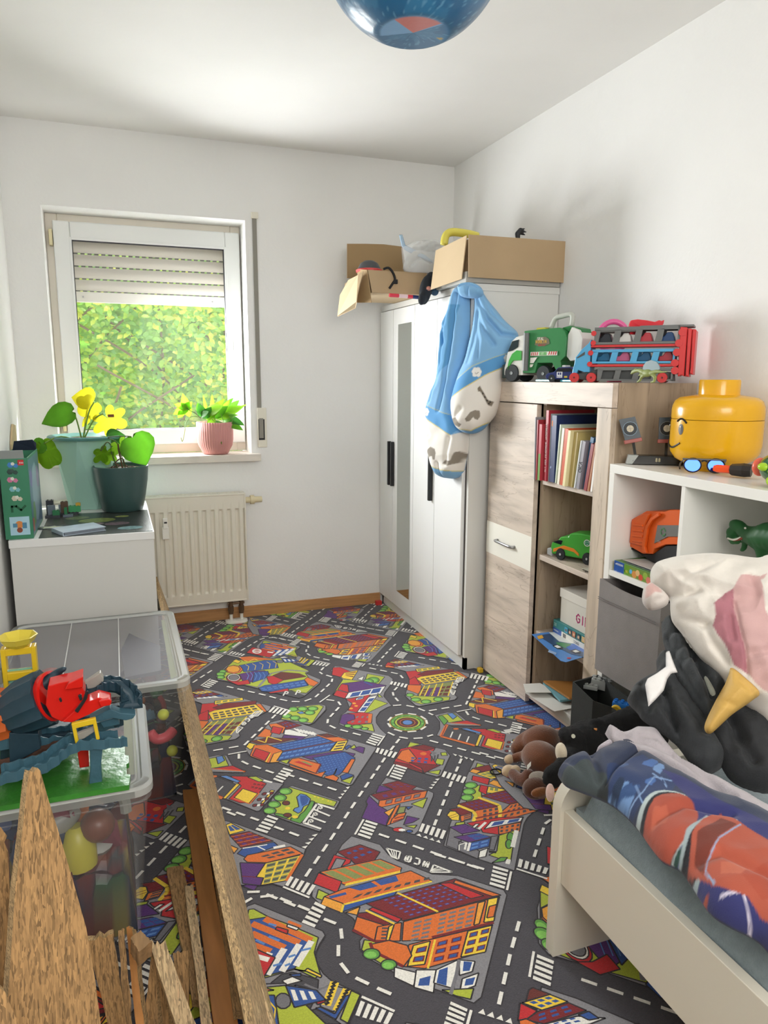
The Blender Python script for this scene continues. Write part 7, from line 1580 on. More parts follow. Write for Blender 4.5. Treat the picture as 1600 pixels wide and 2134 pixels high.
blob('body', [('e', FB_(430, 830, 1.47), (.052, .06, .045), None, K1), ('e', FB_(320, 790, 1.45), (.03, .04, .027), None, K1), ('c', [(FB_(500, 860, 1.50), .07), (FB_(560, 1000, 1.5), .08), (FB_(560, 1400, 1.46)-Vector((0, 0, .03)), .09)], K1), ('c', [(FB_(560, 760, 1.5), .04), (FB_(760, 680, 1.52), .04), (FB_(1000, 620, 1.5), .05), (FB_(1120, 760, 1.48), .05)], K1), ('c', [(FB_(360, 960, 1.42), .03), (FB_(230, 1080, 1.38), .024), (FB_(110, 1180, 1.36), .024), (FB_(100, 1215, 1.36), .024)], K1), ('e', FB_(560, 690, 1.49), (.03, .02, .028), (0, .4, 0), K1), ('e', FB_(240, 750, 1.45), (.018, .02, .018), None, '1b1b1d')], .006, bp_, mat('black_fur', 'ffffff', .95, attr=True, bump=1, bscale=400), noise_amp=.003, noise_sc=160)
puff('inner_ear', [ZB(508, 705), ZB(540, 688), ZB(575, 688), ZB(568, 715), ZB(540, 745), ZB(525, 750)], FB_(540, 715, 1.455), (-.5, -.8, .3), .003, .006, .0025, CLO, bp_, base='d98a3c', smooth_outline=False)
bm = BM(); cyl(bm, FB_(322, 770, 1.415), .005, .006, Vector((-.5, -.8, .3)), 12); obj('eye', bm, mat('eye_glass', 'c9c9b8', .1), bp_)
blob('paw', [('e', FB_(195, 940, 1.40), (.012, .02, .026), None, 'd8cbb4')], .004, bp_, PB)
blob_ = blob('toe', [('e', at(1146, 1652, y=1.30), (.010, .012, .024), None, 'd9b9b0')], .004, bp_, PB)
# ------------------------------------------------------------------ black fabric box on the floor
bx_ = thing('black_fabric_box', 'black fabric toy box standing open in front of the white shelf', 'box', (1.4, 1.78, 0)); zt_ = .325
top = [at(1193, 1420, z=zt_), at(1246, 1406, z=zt_), at(1400, 1502, z=zt_), at(1330, 1510, z=zt_-.02), at(1274, 1474, z=zt_-.015), at(1235, 1460, z=zt_-.01)]
top[2].x = min(top[2].x, 1.435); bm = BM(); cxy = sum((p for p in top), Vector())/6; rows = []
for z, s, inn in ((0.002, .97, 0), (.1, .985, 0), (.2, 1, 0), (None, 1.0, 0), (None, .955, 1), (.2, .95, 1), (.02, .93, 1)):
    rows.append([bm.verts.new((cxy.x+(p.x-cxy.x)*s, cxy.y+(p.y-cxy.y)*s, p.z if z is None else z)) for p in top])
for a, b in zip(rows, rows[1:]):
    for i in range(6): bm.faces.new((a[i], a[(i+1) % 6], b[(i+1) % 6], b[i]))
bm.faces.new(rows[0]); bm.faces.new(rows[-1]); bmesh.ops.recalc_face_normals(bm, faces=bm.faces[:]); obj('body', bm, mat('black_fabric', '2b2d2c', .9, bump=.6, bscale=400, vary=.08, vscale=14), bx_)
GBK = mat('grey_brick', 'a7aaa8', .35); c1 = at(1258, 1424, z=.32)
def tb_(name, label, c, sx, sy, sz, studs, rz, m, rx=0):
    bm = BM(); box(bm, -sx/2, sx/2, -sy/2, sy/2, -sz/2, sz/2, bev=.001)
    for i in range(studs[0]):
        for j in range(studs[1]): cyl(bm, (sx*((i+.5)/studs[0]-.5), sy*((j+.5)/studs[1]-.5), sz/2+.0025), .006, .005, seg=12)
    bmesh.ops.transform(bm, matrix=Matrix.Translation(c) @ Matrix.Rotation(rz, 4, 'Z') @ Matrix.Rotation(rx, 4, 'X'), verts=bm.verts[:]); return tag(obj(name, bm, m, smooth='auto'), label, 'toy brick', 'bricks in the black box')
tb_('toy_brick', 'big light grey studded brick in the black fabric box', at(1252, 1425, z=.305), .035, .065, .03, (2, 4), .9, GBK, .15); tb_('toy_brick', 'small light grey brick leaning below the big grey brick', at(1231, 1432, z=.30), .02, .045, .012, (1, 3), .75, GBK); tb_('toy_brick', 'dark green brick under the grey bricks in the black box', at(1240, 1440, z=.25), .05, .06, .05, (2, 3), .5, mat('deep_green', '1f5c33', .3)); tb_('toy_brick', 'grey rounded toy piece at the back of the black box', at(1282, 1444, z=.27), .02, .03, .012, (1, 1), .5, GBK)
cr_ = thing('toy_brick_car', 'blue toy brick car with yellow wheels in the black fabric box', 'toy car', tuple(at(1305, 1478, z=.31)))
cb_ = at(1303, 1474, z=.305); Mc = Matrix.Translation(cb_) @ Matrix.Rotation(radians(-48), 4, 'Z'); bm = BM(); box(bm, -.038, .038, -.014, .014, -.006, .014, M=Mc, bev=.001)
for i in range(4):
    for j in range(2): cyl(bm, (-.029+i*.019, -.007+j*.014, .0165), .005, .005, seg=12, M=Mc)
obj('chassis', bm, mat('blue_brick', '2468b4', .3), cr_, smooth='auto')
for x in (-.024, .026):
    for y in (-.018, .018): bm = BM(); tube(bm, [Mc @ Vector((x+.011*cos(a), y, -.006+.011*sin(a))) for a in [2*pi*k/16 for k in range(17)]], .005, 8, cap=False); cyl(bm, (x, y, -.006), .009, .005, 'y', 14, M=Mc); obj('wheel', bm, mat('yellow_wheel', 'd9b030', .35), cr_, smooth='auto')
# ------------------------------------------------------------------ pendant lamp
lp = thing('pendant_lamp', 'round glossy blue printed lampshade hanging from the ceiling', 'lamp', (.651, 1.6, ZC))
LC = Vector((.651, 1.6, 2.212)); LR = .198
V, F, C = [], [], []; nu, nv = 150, 90
def lcol(a, ph, rr=random.Random(2)):
    x, y = a, ph; c = lin('2b658f') if noise.noise(Vector((cos(a)*2.2, sin(a)*2.2, ph*3))) > -.05 else lin('35739c')
    st = noise.noise(Vector((cos(a)*5, sin(a)*5, ph*9)))
    if abs(st) < .03: c = lin('5a8fb2')
    return c
spots = [(rnd.uniform(0, 2*pi), rnd.uniform(-1.3, 1.2), rnd.uniform(.02, .065), rnd.choice(['b09a4c', 'a8563c', 'b9c2c8', '1f4f78', '1f4f78', '245a84'])) for _ in range(34)]
dirs = []
for i in range(nv+1):
    ph = -pi/2+pi*i/nv
    for j in range(nu):
        a = 2*pi*j/nu; r = LR*(1+.006*abs(sin(a*9))+.004*noise.noise(Vector((cos(a)*6, sin(a)*6, ph*7)))); z = sin(ph)*LR*(.98 if ph > 0 else .985); rr_ = cos(ph)*r
        if ph < -1.12: z = -LR*.90-.006*(1-cos(ph))*0 - .012*max(0, 1-(rr_/(LR*.42))**2)*0; z = min(z, -LR*.9) if ph < -1.35 else z
        V.append(LC+Vector((rr_*cos(a), rr_*sin(a), z))); c = lcol(a, ph)
        for sa, sp, sr, sc_ in spots:
            da = (a-sa+pi) % (2*pi)-pi; d = hypot(da*cos(ph), ph-sp)
            if d < sr*(1+.35*sin(5*atan2(ph-sp, da))): c = lin(sc_)
        if ph < -1.22 and cos(a+2.3) > .15: c = lin('6f9fca')
        if ph < -1.2 and cos(a+1.75) > .72: c = lin('c46a62')
        C.append(c)
for i in range(nv):
    for j in range(nu): F.append((i*nu+j, i*nu+(j+1) % nu, (i+1)*nu+(j+1) % nu, (i+1)*nu+j))
shd = obj('shade', (V, [], F), mat('lamp_foil', 'ffffff', .3, attr=True, coat=.15, bump=.5, bscale=22), lp, smooth=True); vertcol(shd, C)
bm = BM(); cyl(bm, (LC.x, LC.y, 2.405), .0035, .09); cyl(bm, (LC.x, LC.y, ZC-.012), .035, .024, seg=24); obj('cord', bm, MATS['white_plastic'], lp)
# ------------------------------------------------------------------ duvet bundle hanging on the wardrobe door
def ZD(x, y): return (680+x*.35, 440+y*.35)
db = thing('hanging_duvet', 'rolled light blue and white animal print duvet slung over the wardrobe corner', 'duvet', (1.38, 2.8, 1.2))
BL, BLD = '80b2dc', '5a9ad0'
gm = mat('duvet_cotton', 'ffffff', .85, attr=True, sheen=.15, bump=.15, bscale=600)
def cloud(x, y, s=1): return [('f0efec', [ZD(x+dx+12*s*cos(a), y+dy+12*s*sin(a)) for a in [2*pi*k/10 for k in range(10)]]) for dx, dy in ((0, 0), (-14*s, -4*s), (14*s, -2*s), (-8*s, -14*s), (8*s, -14*s), (-10*s, 12*s), (9*s, 12*s))]+[('6b675f', band_px([ZD(x-9*s, y+2*s), ZD(x, y+9*s), ZD(x+9*s, y)], 1.2))]
TAU = '8c8478'
r1 = [('5e9ac8', [ZD(680, 700), ZD(760, 560), ZD(820, 560), ZD(760, 900), ZD(690, 1000)])]
r1 += [(BLD, [ZD(590, 1180), ZD(600, 1130), ZD(680, 1180), ZD(760, 1210), ZD(800, 1300), ZD(770, 1335), ZD(680, 1270), ZD(590, 1210)]), ('e6e2db', [ZD(560, 1215), ZD(600, 1212), ZD(680, 1272), ZD(770, 1335), ZD(860, 1290), ZD(860, 1500), ZD(780, 1560), ZD(700, 1540), ZD(610, 1490), ZD(580, 1350)]), ('d8c86a', band_px([ZD(590, 1212), ZD(680, 1270), ZD(770, 1335)], 1.6)), ('c9c888', band_px([ZD(600, 1140), ZD(690, 1185), ZD(770, 1215)], 1.1)), (BL, [ZD(610, 1490), ZD(700, 1540), ZD(790, 1550), ZD(780, 1620), ZD(700, 1620), ZD(630, 1560)]), ('d8c86a', band_px([ZD(615, 1495), ZD(700, 1538), ZD(785, 1550)], 1.6)),
  (TAU, [ZD(640, 1420), ZD(660, 1402), ZD(685, 1415), ZD(692, 1440), ZD(682, 1480), ZD(672, 1480), ZD(668, 1458), ZD(652, 1460), ZD(645, 1470), ZD(636, 1450), ZD(622, 1446), ZD(616, 1420), ZD(622, 1410), ZD(628, 1438)]), (TAU, [ZD(725, 1500), ZD(735, 1482), ZD(765, 1485), ZD(785, 1435), ZD(800, 1430), ZD(806, 1455), ZD(785, 1500), ZD(750, 1515)])]+cloud(628, 1198, .9)
puff('rear_roll', [ZD(*p) for p in [(800, 430), (770, 445), (740, 500), (715, 580), (680, 690), (672, 780), (668, 860), (655, 960), (625, 1060), (598, 1150), (590, 1210), (600, 1260), (592, 1340), (605, 1440), (630, 1530), (660, 1580), (700, 1594), (745, 1590), (775, 1560), (790, 1500), (808, 1420), (812, 1320), (800, 1250), (780, 1180), (790, 1060), (815, 900), (838, 700), (842, 500), (830, 440)]], (1.335, 2.95, 1.2), (-1, -.35, .05), .075, .055, .0035, gm, db, Tb=.05, wrinkle=.006, wsc=9, base=BL, regions=r1,
  creases=[([ZD(760, 480), ZD(720, 700), ZD(700, 900), ZD(640, 1130)], .014, .012), ([ZD(800, 500), ZD(775, 750), ZD(740, 1000), ZD(700, 1180)], .016, .010), ([ZD(700, 700), ZD(715, 780)], .02, .012), ([ZD(600, 1250), ZD(640, 1330)], .01, .012), ([ZD(760, 1350), ZD(740, 1500)], .01, .012), ([ZD(700, 1594), ZD(690, 1500)], .012, .008)])
r2 = [(BLD, [ZD(720, 1080), ZD(760, 1020), ZD(850, 950), ZD(1000, 880), ZD(1160, 820), ZD(1120, 900), ZD(950, 980), ZD(820, 1060), ZD(740, 1110)]), ('e6e2db', [ZD(700, 1140), ZD(745, 1110), ZD(820, 1062), ZD(950, 985), ZD(1095, 915), ZD(1140, 900), ZD(1060, 1120), ZD(1000, 1230), ZD(960, 1265), ZD(850, 1310), ZD(760, 1290), ZD(700, 1200)]), (BLD, [ZD(800, 1300), ZD(860, 1308), ZD(970, 1255), ZD(1010, 1260), ZD(900, 1340), ZD(820, 1340)]), ('d8c86a', band_px([ZD(745, 1108), ZD(820, 1060), ZD(950, 983), ZD(1110, 910)], 1.8)), ('c9c888', band_px([ZD(775, 1000), ZD(870, 930), ZD(1000, 880), ZD(1140, 830)], 1.1)), ('d8c86a', band_px([ZD(780, 1295), ZD(860, 1308), ZD(970, 1255)], 1.8)),
  (TAU, [ZD(830, 1240), ZD(850, 1215), ZD(862, 1200), ZD(890, 1188), ZD(918, 1192), ZD(920, 1225), ZD(905, 1245), ZD(888, 1240), ZD(880, 1228), ZD(860, 1252), ZD(838, 1256)]), (TAU, [ZD(740, 1235), ZD(770, 1228), ZD(790, 1260), ZD(808, 1270), ZD(790, 1286), ZD(750, 1270)]), ('7d7466', [ZD(905, 1060), ZD(920, 1045), ZD(930, 1066), ZD(945, 1090), ZD(965, 1128), ZD(1000, 1138), ZD(985, 1165), ZD(965, 1158), ZD(940, 1110), ZD(922, 1080), ZD(908, 1078)])]
for x, y in ((936, 1090), (948, 1112), (960, 1132), (978, 1140), (970, 1150)): r2.append(('2e2a26', [ZD(x-5, y-5), ZD(x+5, y-6), ZD(x+6, y+4), ZD(x-3, y+6)]))
r2 += cloud(900, 966, 1.15)+cloud(1083, 883, .95)
puff('front_roll', [ZD(*p) for p in [(830, 432), (880, 440), (925, 470), (960, 520), (1010, 580), (1050, 630), (1085, 665), (1130, 705), (1142, 740), (1138, 800), (1118, 860), (1085, 940), (1060, 1010), (1040, 1110), (1010, 1200), (970, 1255), (920, 1305), (860, 1325), (800, 1310), (755, 1270), (735, 1200), (732, 1130), (750, 1050), (780, 960), (815, 880), (840, 780), (862, 680), (875, 560), (870, 500), (835, 470)]], (1.40, 2.72, 1.2), (-.55, -.85, .1), .085, .075, .003, gm, db, Tb=.045, wrinkle=.004, wsc=8, base=BL, regions=r2,
  creases=[([ZD(885, 500), ZD(900, 600), ZD(880, 780), ZD(840, 900)], .012, .010), ([ZD(900, 520), ZD(960, 650), ZD(1040, 740), ZD(1142, 745)], .022, .010), ([ZD(920, 500), ZD(990, 620), ZD(1085, 690)], .014, .008), ([ZD(900, 600), ZD(940, 720), ZD(1000, 800)], .014, .010), ([ZD(890, 620), ZD(910, 780), ZD(900, 880)], .010, .008), ([ZD(760, 1240), ZD(800, 1180)], .012, .012)])
puff('knot', [ZD(*p) for p in [(775, 450), (800, 425), (850, 418), (900, 432), (925, 468), (905, 498), (860, 505), (800, 498), (780, 480)]], (1.36, 2.80, 1.67), (-.7, -.65, .3), .04, .03, .003, gm, db, Tb=.03, wrinkle=.005, wsc=20, base=BL, creases=[([ZD(800, 450), ZD(840, 440), ZD(900, 460)], .012, .006), ([ZD(840, 500), ZD(850, 460)], .012, .005)])
# ------------------------------------------------------------------ cartons and things on the wardrobe
CARD = mat('cardboard', 'b39a78', .8, vary=.05, vscale=6, bump=.12, bscale=90); CARDE = mat('cardboard_edge', 'c9b28f', .85)
def ZW(x, y): return (680+x*.35, 440+y*.35)
def sheet(bm, P, T): n = (P[1]-P[0]).cross(P[2]-P[0]).normalized(); extrude(bm, P, n*T)
rc = thing('cardboard_box', 'large brown cardboard box with open flap on the near end of the wardrobe', 'box', (1.6, 2.9, 1.69))
ZT = 1.689
bm = BM(); open_carton(bm, 1.392, 1.826, 2.80, 3.10, 1.735, 1.86); obj('body', bm, CARD, rc)
bm = BM(); sheet(bm, [at(*p, y=2.775) for p in (ZW(845, 140), ZW(845, 393), ZW(1425, 428), ZW(1437, 182))], .004); obj('front_flap', bm, CARD, rc)
bm = BM(); sheet(bm, [at(*ZW(838, 145), x=1.376), at(*ZW(655, 235), x=1.345), at(*ZW(625, 468), x=1.335), at(*ZW(808, 405), x=1.372)], .004); obj('side_flap', bm, CARDE, rc)
f = Flat((1.376, 2.7745, 1.7), (1, 0, 0), (0, 0, 1)); f.disc(.365, .155, .007, '6e5436', .0035, 8); f.disc(.375, .132, .006, '6e5436', .0035, 8); f.disc(.385, .115, .004, 'c9ad84', .006, 8); f.build('scuff_marks', VC, rc)
tag(obj('box_lid', bxo(1.38, 1.828, 2.79, 3.12, ZT+.0005, 1.733, bev=.002), mat('pale_grey_board', 'aeaca5', .7, vary=.05)), 'flat grey board box lying under the large cardboard box', 'box')
pyb = BM(); tube(pyb, smoothpts([at(*ZW(700, 200), y=2.98), at(*ZW(712, 145), y=2.98), at(*ZW(750, 125), y=2.98), at(*ZW(840, 135), y=2.98), at(*ZW(900, 150), y=2.98)], 5), .017, 10); tag(obj('foil_roll', pyb, mat('yellow_foil', 'dcd05a', .25), smooth=True), 'shiny yellow foil piece sticking out of the large cardboard box', 'foil')
blob_t = blob('toy_claw', [('c', [(at(*ZW(1140, 170), y=2.9), .010), (at(*ZW(1138, 135), y=2.9), .012), (at(*ZW(1155, 112), y=2.9), .010)], '26282c'), ('c', [(at(*ZW(1155, 112), y=2.9), .007), (at(*ZW(1180, 104), y=2.9), .003)], '26282c'), ('c', [(at(*ZW(1155, 118), y=2.9), .007), (at(*ZW(1188, 124), y=2.9), .003)], '26282c'), ('c', [(at(*ZW(1150, 130), y=2.9), .007), (at(*ZW(1182, 142), y=2.9), .003)], '26282c')], .003, None, mat('black_rubber', 'ffffff', .5, attr=True)); tag(blob_t, 'small black toy claw poking up behind the large cardboard box', 'toy')
lc = thing('cardboard_box', 'smaller open cardboard box overhanging the far end of the wardrobe', 'box', (1.3, 3.4, ZT)); yf = 3.28
def PF(x, y, yy): return at(*ZW(x, y), y=yy)
bm = BM(); fr = [PF(245, 350, yf), PF(270, 542, yf), PF(540, 530, yf), PF(600, 368, yf)]; zb_ = ZT+.002; fr[1].z = zb_; fr[2].z = zb_; x0b, x1b = fr[1].x, fr[2].x; sheet(bm, fr, .004); obj('front_wall', bm, CARD, lc)
obj('bottom', bxo(x0b, x1b+.12, yf+.004, 3.70, zb_-.0015, zb_+.003), CARDE, lc); bm = BM(); sheet(bm, [Vector((x1b+.12, yf+.004, zb_)), Vector((x1b+.12, 3.70, zb_)), Vector((x1b+.12, 3.70, fr[0].z)), Vector((x1b+.12, yf+.004, fr[0].z))], .004); obj('end_wall', bm, CARD, lc)
bm = BM(); sheet(bm, [Vector((x0b, yf+.004, zb_)), Vector((x0b, 3.70, zb_)), Vector((x0b, 3.70, fr[0].z-.01)), Vector((x0b, yf+.004, fr[0].z-.01))], .004); obj('end_wall', bm, CARD, lc)
bm = BM(); sheet(bm, [PF(122, 195, 3.71), PF(122, 400, 3.71), PF(470, 400, 3.71), PF(470, 330, 3.71), PF(450, 212, 3.71), PF(340, 198, 3.71), PF(236, 195, 3.71)], .004); obj('rear_flap', bm, mat('cardboard_dark', 'a08661', .8), lc)
bm = BM(); sheet(bm, [PF(218, 355, yf), PF(188, 380, yf+.02), PF(130, 410, yf+.1), PF(80, 500, yf+.16), PF(65, 625, yf+.2), PF(170, 575, yf+.08), PF(178, 540, yf+.02), PF(186, 470, yf+.01)], .004); obj('side_flap', bm, CARDE, lc)
bm = BM(); sheet(bm, [PF(245, 350, yf-.002), PF(190, 345, yf+.1), PF(178, 545, yf+.1), PF(270, 545, yf-.002)], .003); obj('inner_flap', bm, mat('cardboard_dark', 'a08661', .8), lc)
hp = thing('bicycle_helmet', 'dark helmet with red rim lying in the smaller cardboard box', 'helmet', tuple(PF(250, 350, yf+.12))); hc = PF(255, 352, yf+.10)
bm = BM(); lathe(bm, [(.0, .045), (.022, .042), (.042, .03), (.054, .008), (.058, -.02), (.054, -.02), (.0, -.02)], hc, 24); obj('shell', bm, mat('helmet_grey', '45474a', .35), hp, smooth='auto'); bm = BM(); lathe(bm, [(.055, -.012), (.062, -.010), (.063, .0), (.056, .004), (.055, -.012)][:-1], hc, 24); obj('red_rim', bm, mat('red_rim', 'd84a4a', .35), hp)
bm = BM(); tube(bm, smoothpts([PF(340, 345, yf-.006), PF(370, 338, yf-.008), PF(395, 365, yf-.008), PF(408, 405, yf-.008), PF(395, 430, yf-.008), PF(375, 460, yf-.008)], 5), .0055, 6); box(bm, -.01, .01, -.004, .004, -.01, .01, M=Matrix.Translation(PF(412, 420, yf-.009)), bev=.002); tag(obj('helmet_strap', bm, mat('black_webbing', '17181a', .7)), 'black buckle strap hanging over the front of the smaller cardboard box', 'strap')
bg_ = thing('plastic_bag', 'clear zip bag with pale grey packed cloth between the two cardboard boxes', 'bag', tuple(PF(570, 300, 3.35)))
puff('contents', [ZW(*p) for p in [(455, 330), (470, 270), (510, 200), (560, 170), (620, 165), (680, 185), (700, 230), (700, 340), (650, 368), (560, 362), (480, 358)]], PF(570, 280, 3.3), (-.35, -.9, .25), .06, .05, .004, CLO, bg_, Tb=.05, wrinkle=.012, wsc=18, base='c2bfb8', regions=[(c, [ZW(x, y), ZW(x+40, y-10), ZW(x+44, y+6), ZW(x+4, y+18)]) for x, y, c in ((520, 200, 'a5a29b'), (570, 185, 'a09d96'), (610, 200, 'aaa7a0'), (560, 225, 'a5a29b'), (640, 215, 'a09d96'))], creases=[([ZW(500, 330), ZW(560, 280), ZW(620, 320)], .02, .008), ([ZW(520, 240), ZW(640, 250)], .02, .008)])
puff('film', [ZW(*p) for p in [(432, 140), (452, 138), (470, 200), (560, 245), (640, 280), (636, 310), (560, 275), (480, 240), (450, 215)]], PF(570, 280, 3.27), (-.35, -.9, .25), .004, .01, .004, mat('blue_film', 'a9c4dc', .2, alpha=.7), bg_, smooth_outline=False)
puff('film_panel', [ZW(*p) for p in [(445, 215), (470, 205), (560, 172), (690, 190), (690, 360), (560, 366), (470, 358), (455, 320)]], PF(570, 280, 3.25), (-.35, -.9, .25), .003, .01, .006, mat('clear_film', 'eef2f5', .12, alpha=.25), bg_, wrinkle=.004, wsc=25)
mk_ = thing('red_marker', 'red and white toy marker stick on top of the wardrobe edge', 'marker', tuple(at(*ZW(440, 505), x=1.415))); ym = 3.22
bm = BM(); tube(bm, [PF(375, 500, ym), PF(432, 504, ym)], .0085, 10); tube(bm, [PF(480, 508, ym), PF(512, 510, ym)], .0085, 10); obj('red_barrel', bm, mat('marker_red', 'd93a4c', .35), mk_); bm = BM(); tube(bm, [PF(430, 504, ym), PF(482, 508, ym)], .0086, 10); obj('white_band', bm, mat('marker_white', 'e8c9cc', .4), mk_); bm = BM(); tube(bm, [PF(512, 510, ym), PF(555, 514, ym)], .0088, 10); obj('navy_cap', bm, mat('marker_navy', '27366b', .35), mk_)
pg = blob('plush_penguin', [('e', PF(590, 470, 3.10), (.028, .028, .065), (0, .15, 0), '22262c'), ('e', PF(570, 520, 3.08), (.018, .018, .03), (0, .2, 0), '22262c'), ('e', PF(618, 400, 3.10), (.020, .022, .03), (0, .3, 0), '22262c'), ('e', PF(645, 480, 3.10), (.018, .02, .018), None, '3c5468'), ('e', PF(612, 460, 3.07), (.012, .01, .007), None, 'c98a7a')], .004, None, mat('plush_dark', 'ffffff', .9, attr=True, bump=.6, bscale=300)); tag(pg, 'dark penguin-shaped soft toy leaning over the wardrobe edge', 'plush toy')
tag(obj('small_carton', bxo(1.415, 1.60, 3.125, 3.22, ZT+.001, 1.76, bev=.001), CARDE), 'small cardboard carton squeezed behind the large box', 'box')
# ------------------------------------------------------------------ toys on the highboard
HZ = 1.2895; GRV = mat('toy_green', '2f7d45', .35); GRL = mat('toy_bright_green', '3fa843', .3); GRYD = mat('toy_dark_grey', '6f7272', .45); WHP = mat('toy_white', 'dcdcd6', .35); TYR = mat('tyre', '22272a', .6); HUB = mat('hub_grey', '8a9090', .35)
def local(root):
    return Matrix.Translation(root.location) @ Matrix.Rotation(root.rotation_euler.z, 4, 'Z')
def wheel(parent, M, x, y, r, wd, tyre, hub, rim=None, name='wheel'):
    bm = BM(); lathe(bm, [(r*.6, -wd/2), (r*.93, -wd/2), (r, -wd*.3), (r, wd*.3), (r*.93, wd/2), (r*.6, wd/2)], (0, 0, 0), 26, M=M @ Matrix.Translation((x, y, r)) @ Matrix.Rotation(pi/2, 4, 'X')); w_ = obj(name, bm, tyre, parent, smooth='auto')
    bm = BM(); lathe(bm, [(0, -wd*.52), (r*.2, -wd*.56), (r*.22, -wd*.4), (r*.52, -wd*.36), (r*.62, -wd*.5), (r*.62, wd*.5), (r*.52, wd*.36), (r*.22, wd*.4), (r*.2, wd*.56), (0, wd*.52)], (0, 0, 0), 20, M=M @ Matrix.Translation((x, y, r)) @ Matrix.Rotation(pi/2, 4, 'X')); obj('hub', bm, hub, w_, smooth='auto')
def prism(M, pts, y0, y1, bev=.0015):
    bm = BM(); extrude(bm, [(x, y0, z) for x, z in pts], (0, y1-y0, 0))
    if bev: bmesh.ops.bevel(bm, geom=bm.edges[:], offset=bev, segments=1, affect='EDGES')
    bmesh.ops.transform(bm, matrix=M, verts=bm.verts[:]); return bm
# garbage truck: local x = forward (cab), viewed side is y<0
pA, pB = Vector((1.565, 2.665, HZ)), Vector((1.70, 2.33, HZ)); dv_ = pA-pB; L_ = dv_.length
gt = thing('toy_garbage_truck', 'green and white toy garbage truck with grey carry handle on the highboard', 'toy truck', tuple(pB), atan2(dv_.y, dv_.x)); M = local(gt); M = M @ Matrix.Scale(-1, 4, (0, 1, 0)) @ Matrix.Translation((0, -.0, 0))
S_ = L_/588; Z_ = .00057  
def GT(x, y): return ((718-x)*S_, (565-y)*Z_)
M = local(gt) @ Matrix.Scale(1, 4); 
YS0, YS1 = .0, -.115   # far and near flank (near flank faces the camera: local +y points to the wall after the turn)
flank = 1 if (M.to_3x3() @ Vector((0, 1, 0))).x < 0 else -1
ya, yb_ = (0, .105) if flank > 0 else (-.105, 0)
yn = yb_ if flank > 0 else ya; sgn = 1 if flank > 0 else -1
obj('cab', prism(M, [GT(*p) for p in [(150, 520), (150, 470), (162, 430), (170, 372), (203, 290), (238, 262), (300, 252), (300, 520)]], ya, yb_), WHP, gt)
obj('green_wing', prism(M, [GT(*p) for p in [(180, 475), (190, 420), (215, 375), (250, 352), (288, 358), (288, 420), (225, 420), (205, 445), (195, 490)]], yn-.001*sgn if sgn > 0 else yn-.004, yn+.005 if sgn > 0 else yn+.001, .0008), GRL, gt)
obj('side_window', prism(M, [GT(*p) for p in [(178, 360), (210, 290), (262, 280), (258, 330), (215, 352)]], *sorted((yn, yn+.003*sgn)), .0005), mat('dark_window', '1b2b30', .15), gt)
obj('bumper', prism(M, [GT(*p) for p in [(130, 540), (130, 450), (165, 440), (172, 540)]], ya+.006, yb_-.002), mat('bumper_dark', '2b3a38', .5), gt)
obj('container', prism(M, [GT(*p) for p in [(300, 505), (300, 225), (350, 222), (560, 215), (600, 240), (615, 280), (612, 400), (580, 430), (590, 480), (560, 505), (520, 440), (410, 440), (395, 505)]], ya, yb_), GRV, gt)
obj('tailgate', prism(M, [GT(*p) for p in [(615, 262), (640, 215), (690, 235), (718, 290), (712, 420), (640, 430), (612, 400)]], ya+.01, yb_-.008), WHP, gt)
obj('roof_hatch', prism(M, [GT(*p) for p in [(560, 214), (610, 205), (690, 225), (700, 250), (600, 240)]], ya+.02, yb_-.02), GRV, gt)
bm = BM(); tube(bm, smoothpts([M @ Vector((GT(440, 215)[0], (ya+yb_)/2, GT(440, 215)[1])), M @ Vector((GT(470, 150)[0], (ya+yb_)/2, GT(470, 150)[1])), M @ Vector((GT(520, 135)[0], (ya+yb_)/2, GT(520, 135)[1])), M @ Vector((GT(590, 132)[0], (ya+yb_)/2, GT(590, 132)[1])), M @ Vector((GT(590, 205)[0], (ya+yb_)/2, GT(590, 205)[1]))], 4), .0095, 10); obj('carry_handle', bm, mat('handle_grey', 'b9bdb4', .4), gt, smooth=True)
bm = BM(); tube(bm, [M @ Vector((GT(325, 240)[0], yn+.004*sgn, GT(325, 240)[1])), M @ Vector((GT(325, 490)[0], yn+.004*sgn, GT(325, 490)[1]))], .0115, 12); obj('exhaust_pipe', bm, GRYD, gt, smooth='auto')
obj('yellow_beacon', prism(M, [GT(*p) for p in [(352, 222), (358, 205), (420, 203), (425, 220)]], ya+.03, yb_-.03), mat('beacon', 'b9b23c', .4), gt)
for x, r in ((215, .034), (460, .031)): wheel(gt, M, GT(x, 0)[0], yn-.008*sgn, r, .026, TYR, HUB)
for x, r in ((215, .034), (460, .031)): wheel(gt, M, GT(x, 0)[0], (ya if sgn > 0 else yb_)+.014*sgn, r, .026, TYR, HUB)
ax_ = (M.to_3x3() @ Vector((-1, 0, 0))).normalized(); o_ = M @ Vector((GT(0, 0)[0], yn+.0008*sgn, GT(0, 565)[1])); nn_ = ax_.cross(Vector((0, 0, 1))); 
f = Flat(o_, ax_, (0, 0, 1), .0006); fs = S_
def fp(x, y): return (x*fs, (565-y)*Z_)
f.poly([fp(*p) for p in [(385, 320), (395, 285), (420, 270), (465, 270), (490, 285), (497, 315), (460, 330), (420, 332)]], '6f6c58'); f.text('REAL', fp(405, 0)[0], fp(0, 290)[1], 16*fs, 'e8e6da', sx=.55); f.text('WORKIN', fp(393, 0)[0], fp(0, 310)[1], 18*fs, 'd9b24a', sx=.5); f.text('BUDDIES', fp(415, 0)[0], fp(0, 327)[1], 10*fs, 'b8403a', sx=.5)
f.rect(*fp(358, 392), *fp(558, 366), 'dcdcd4'); 
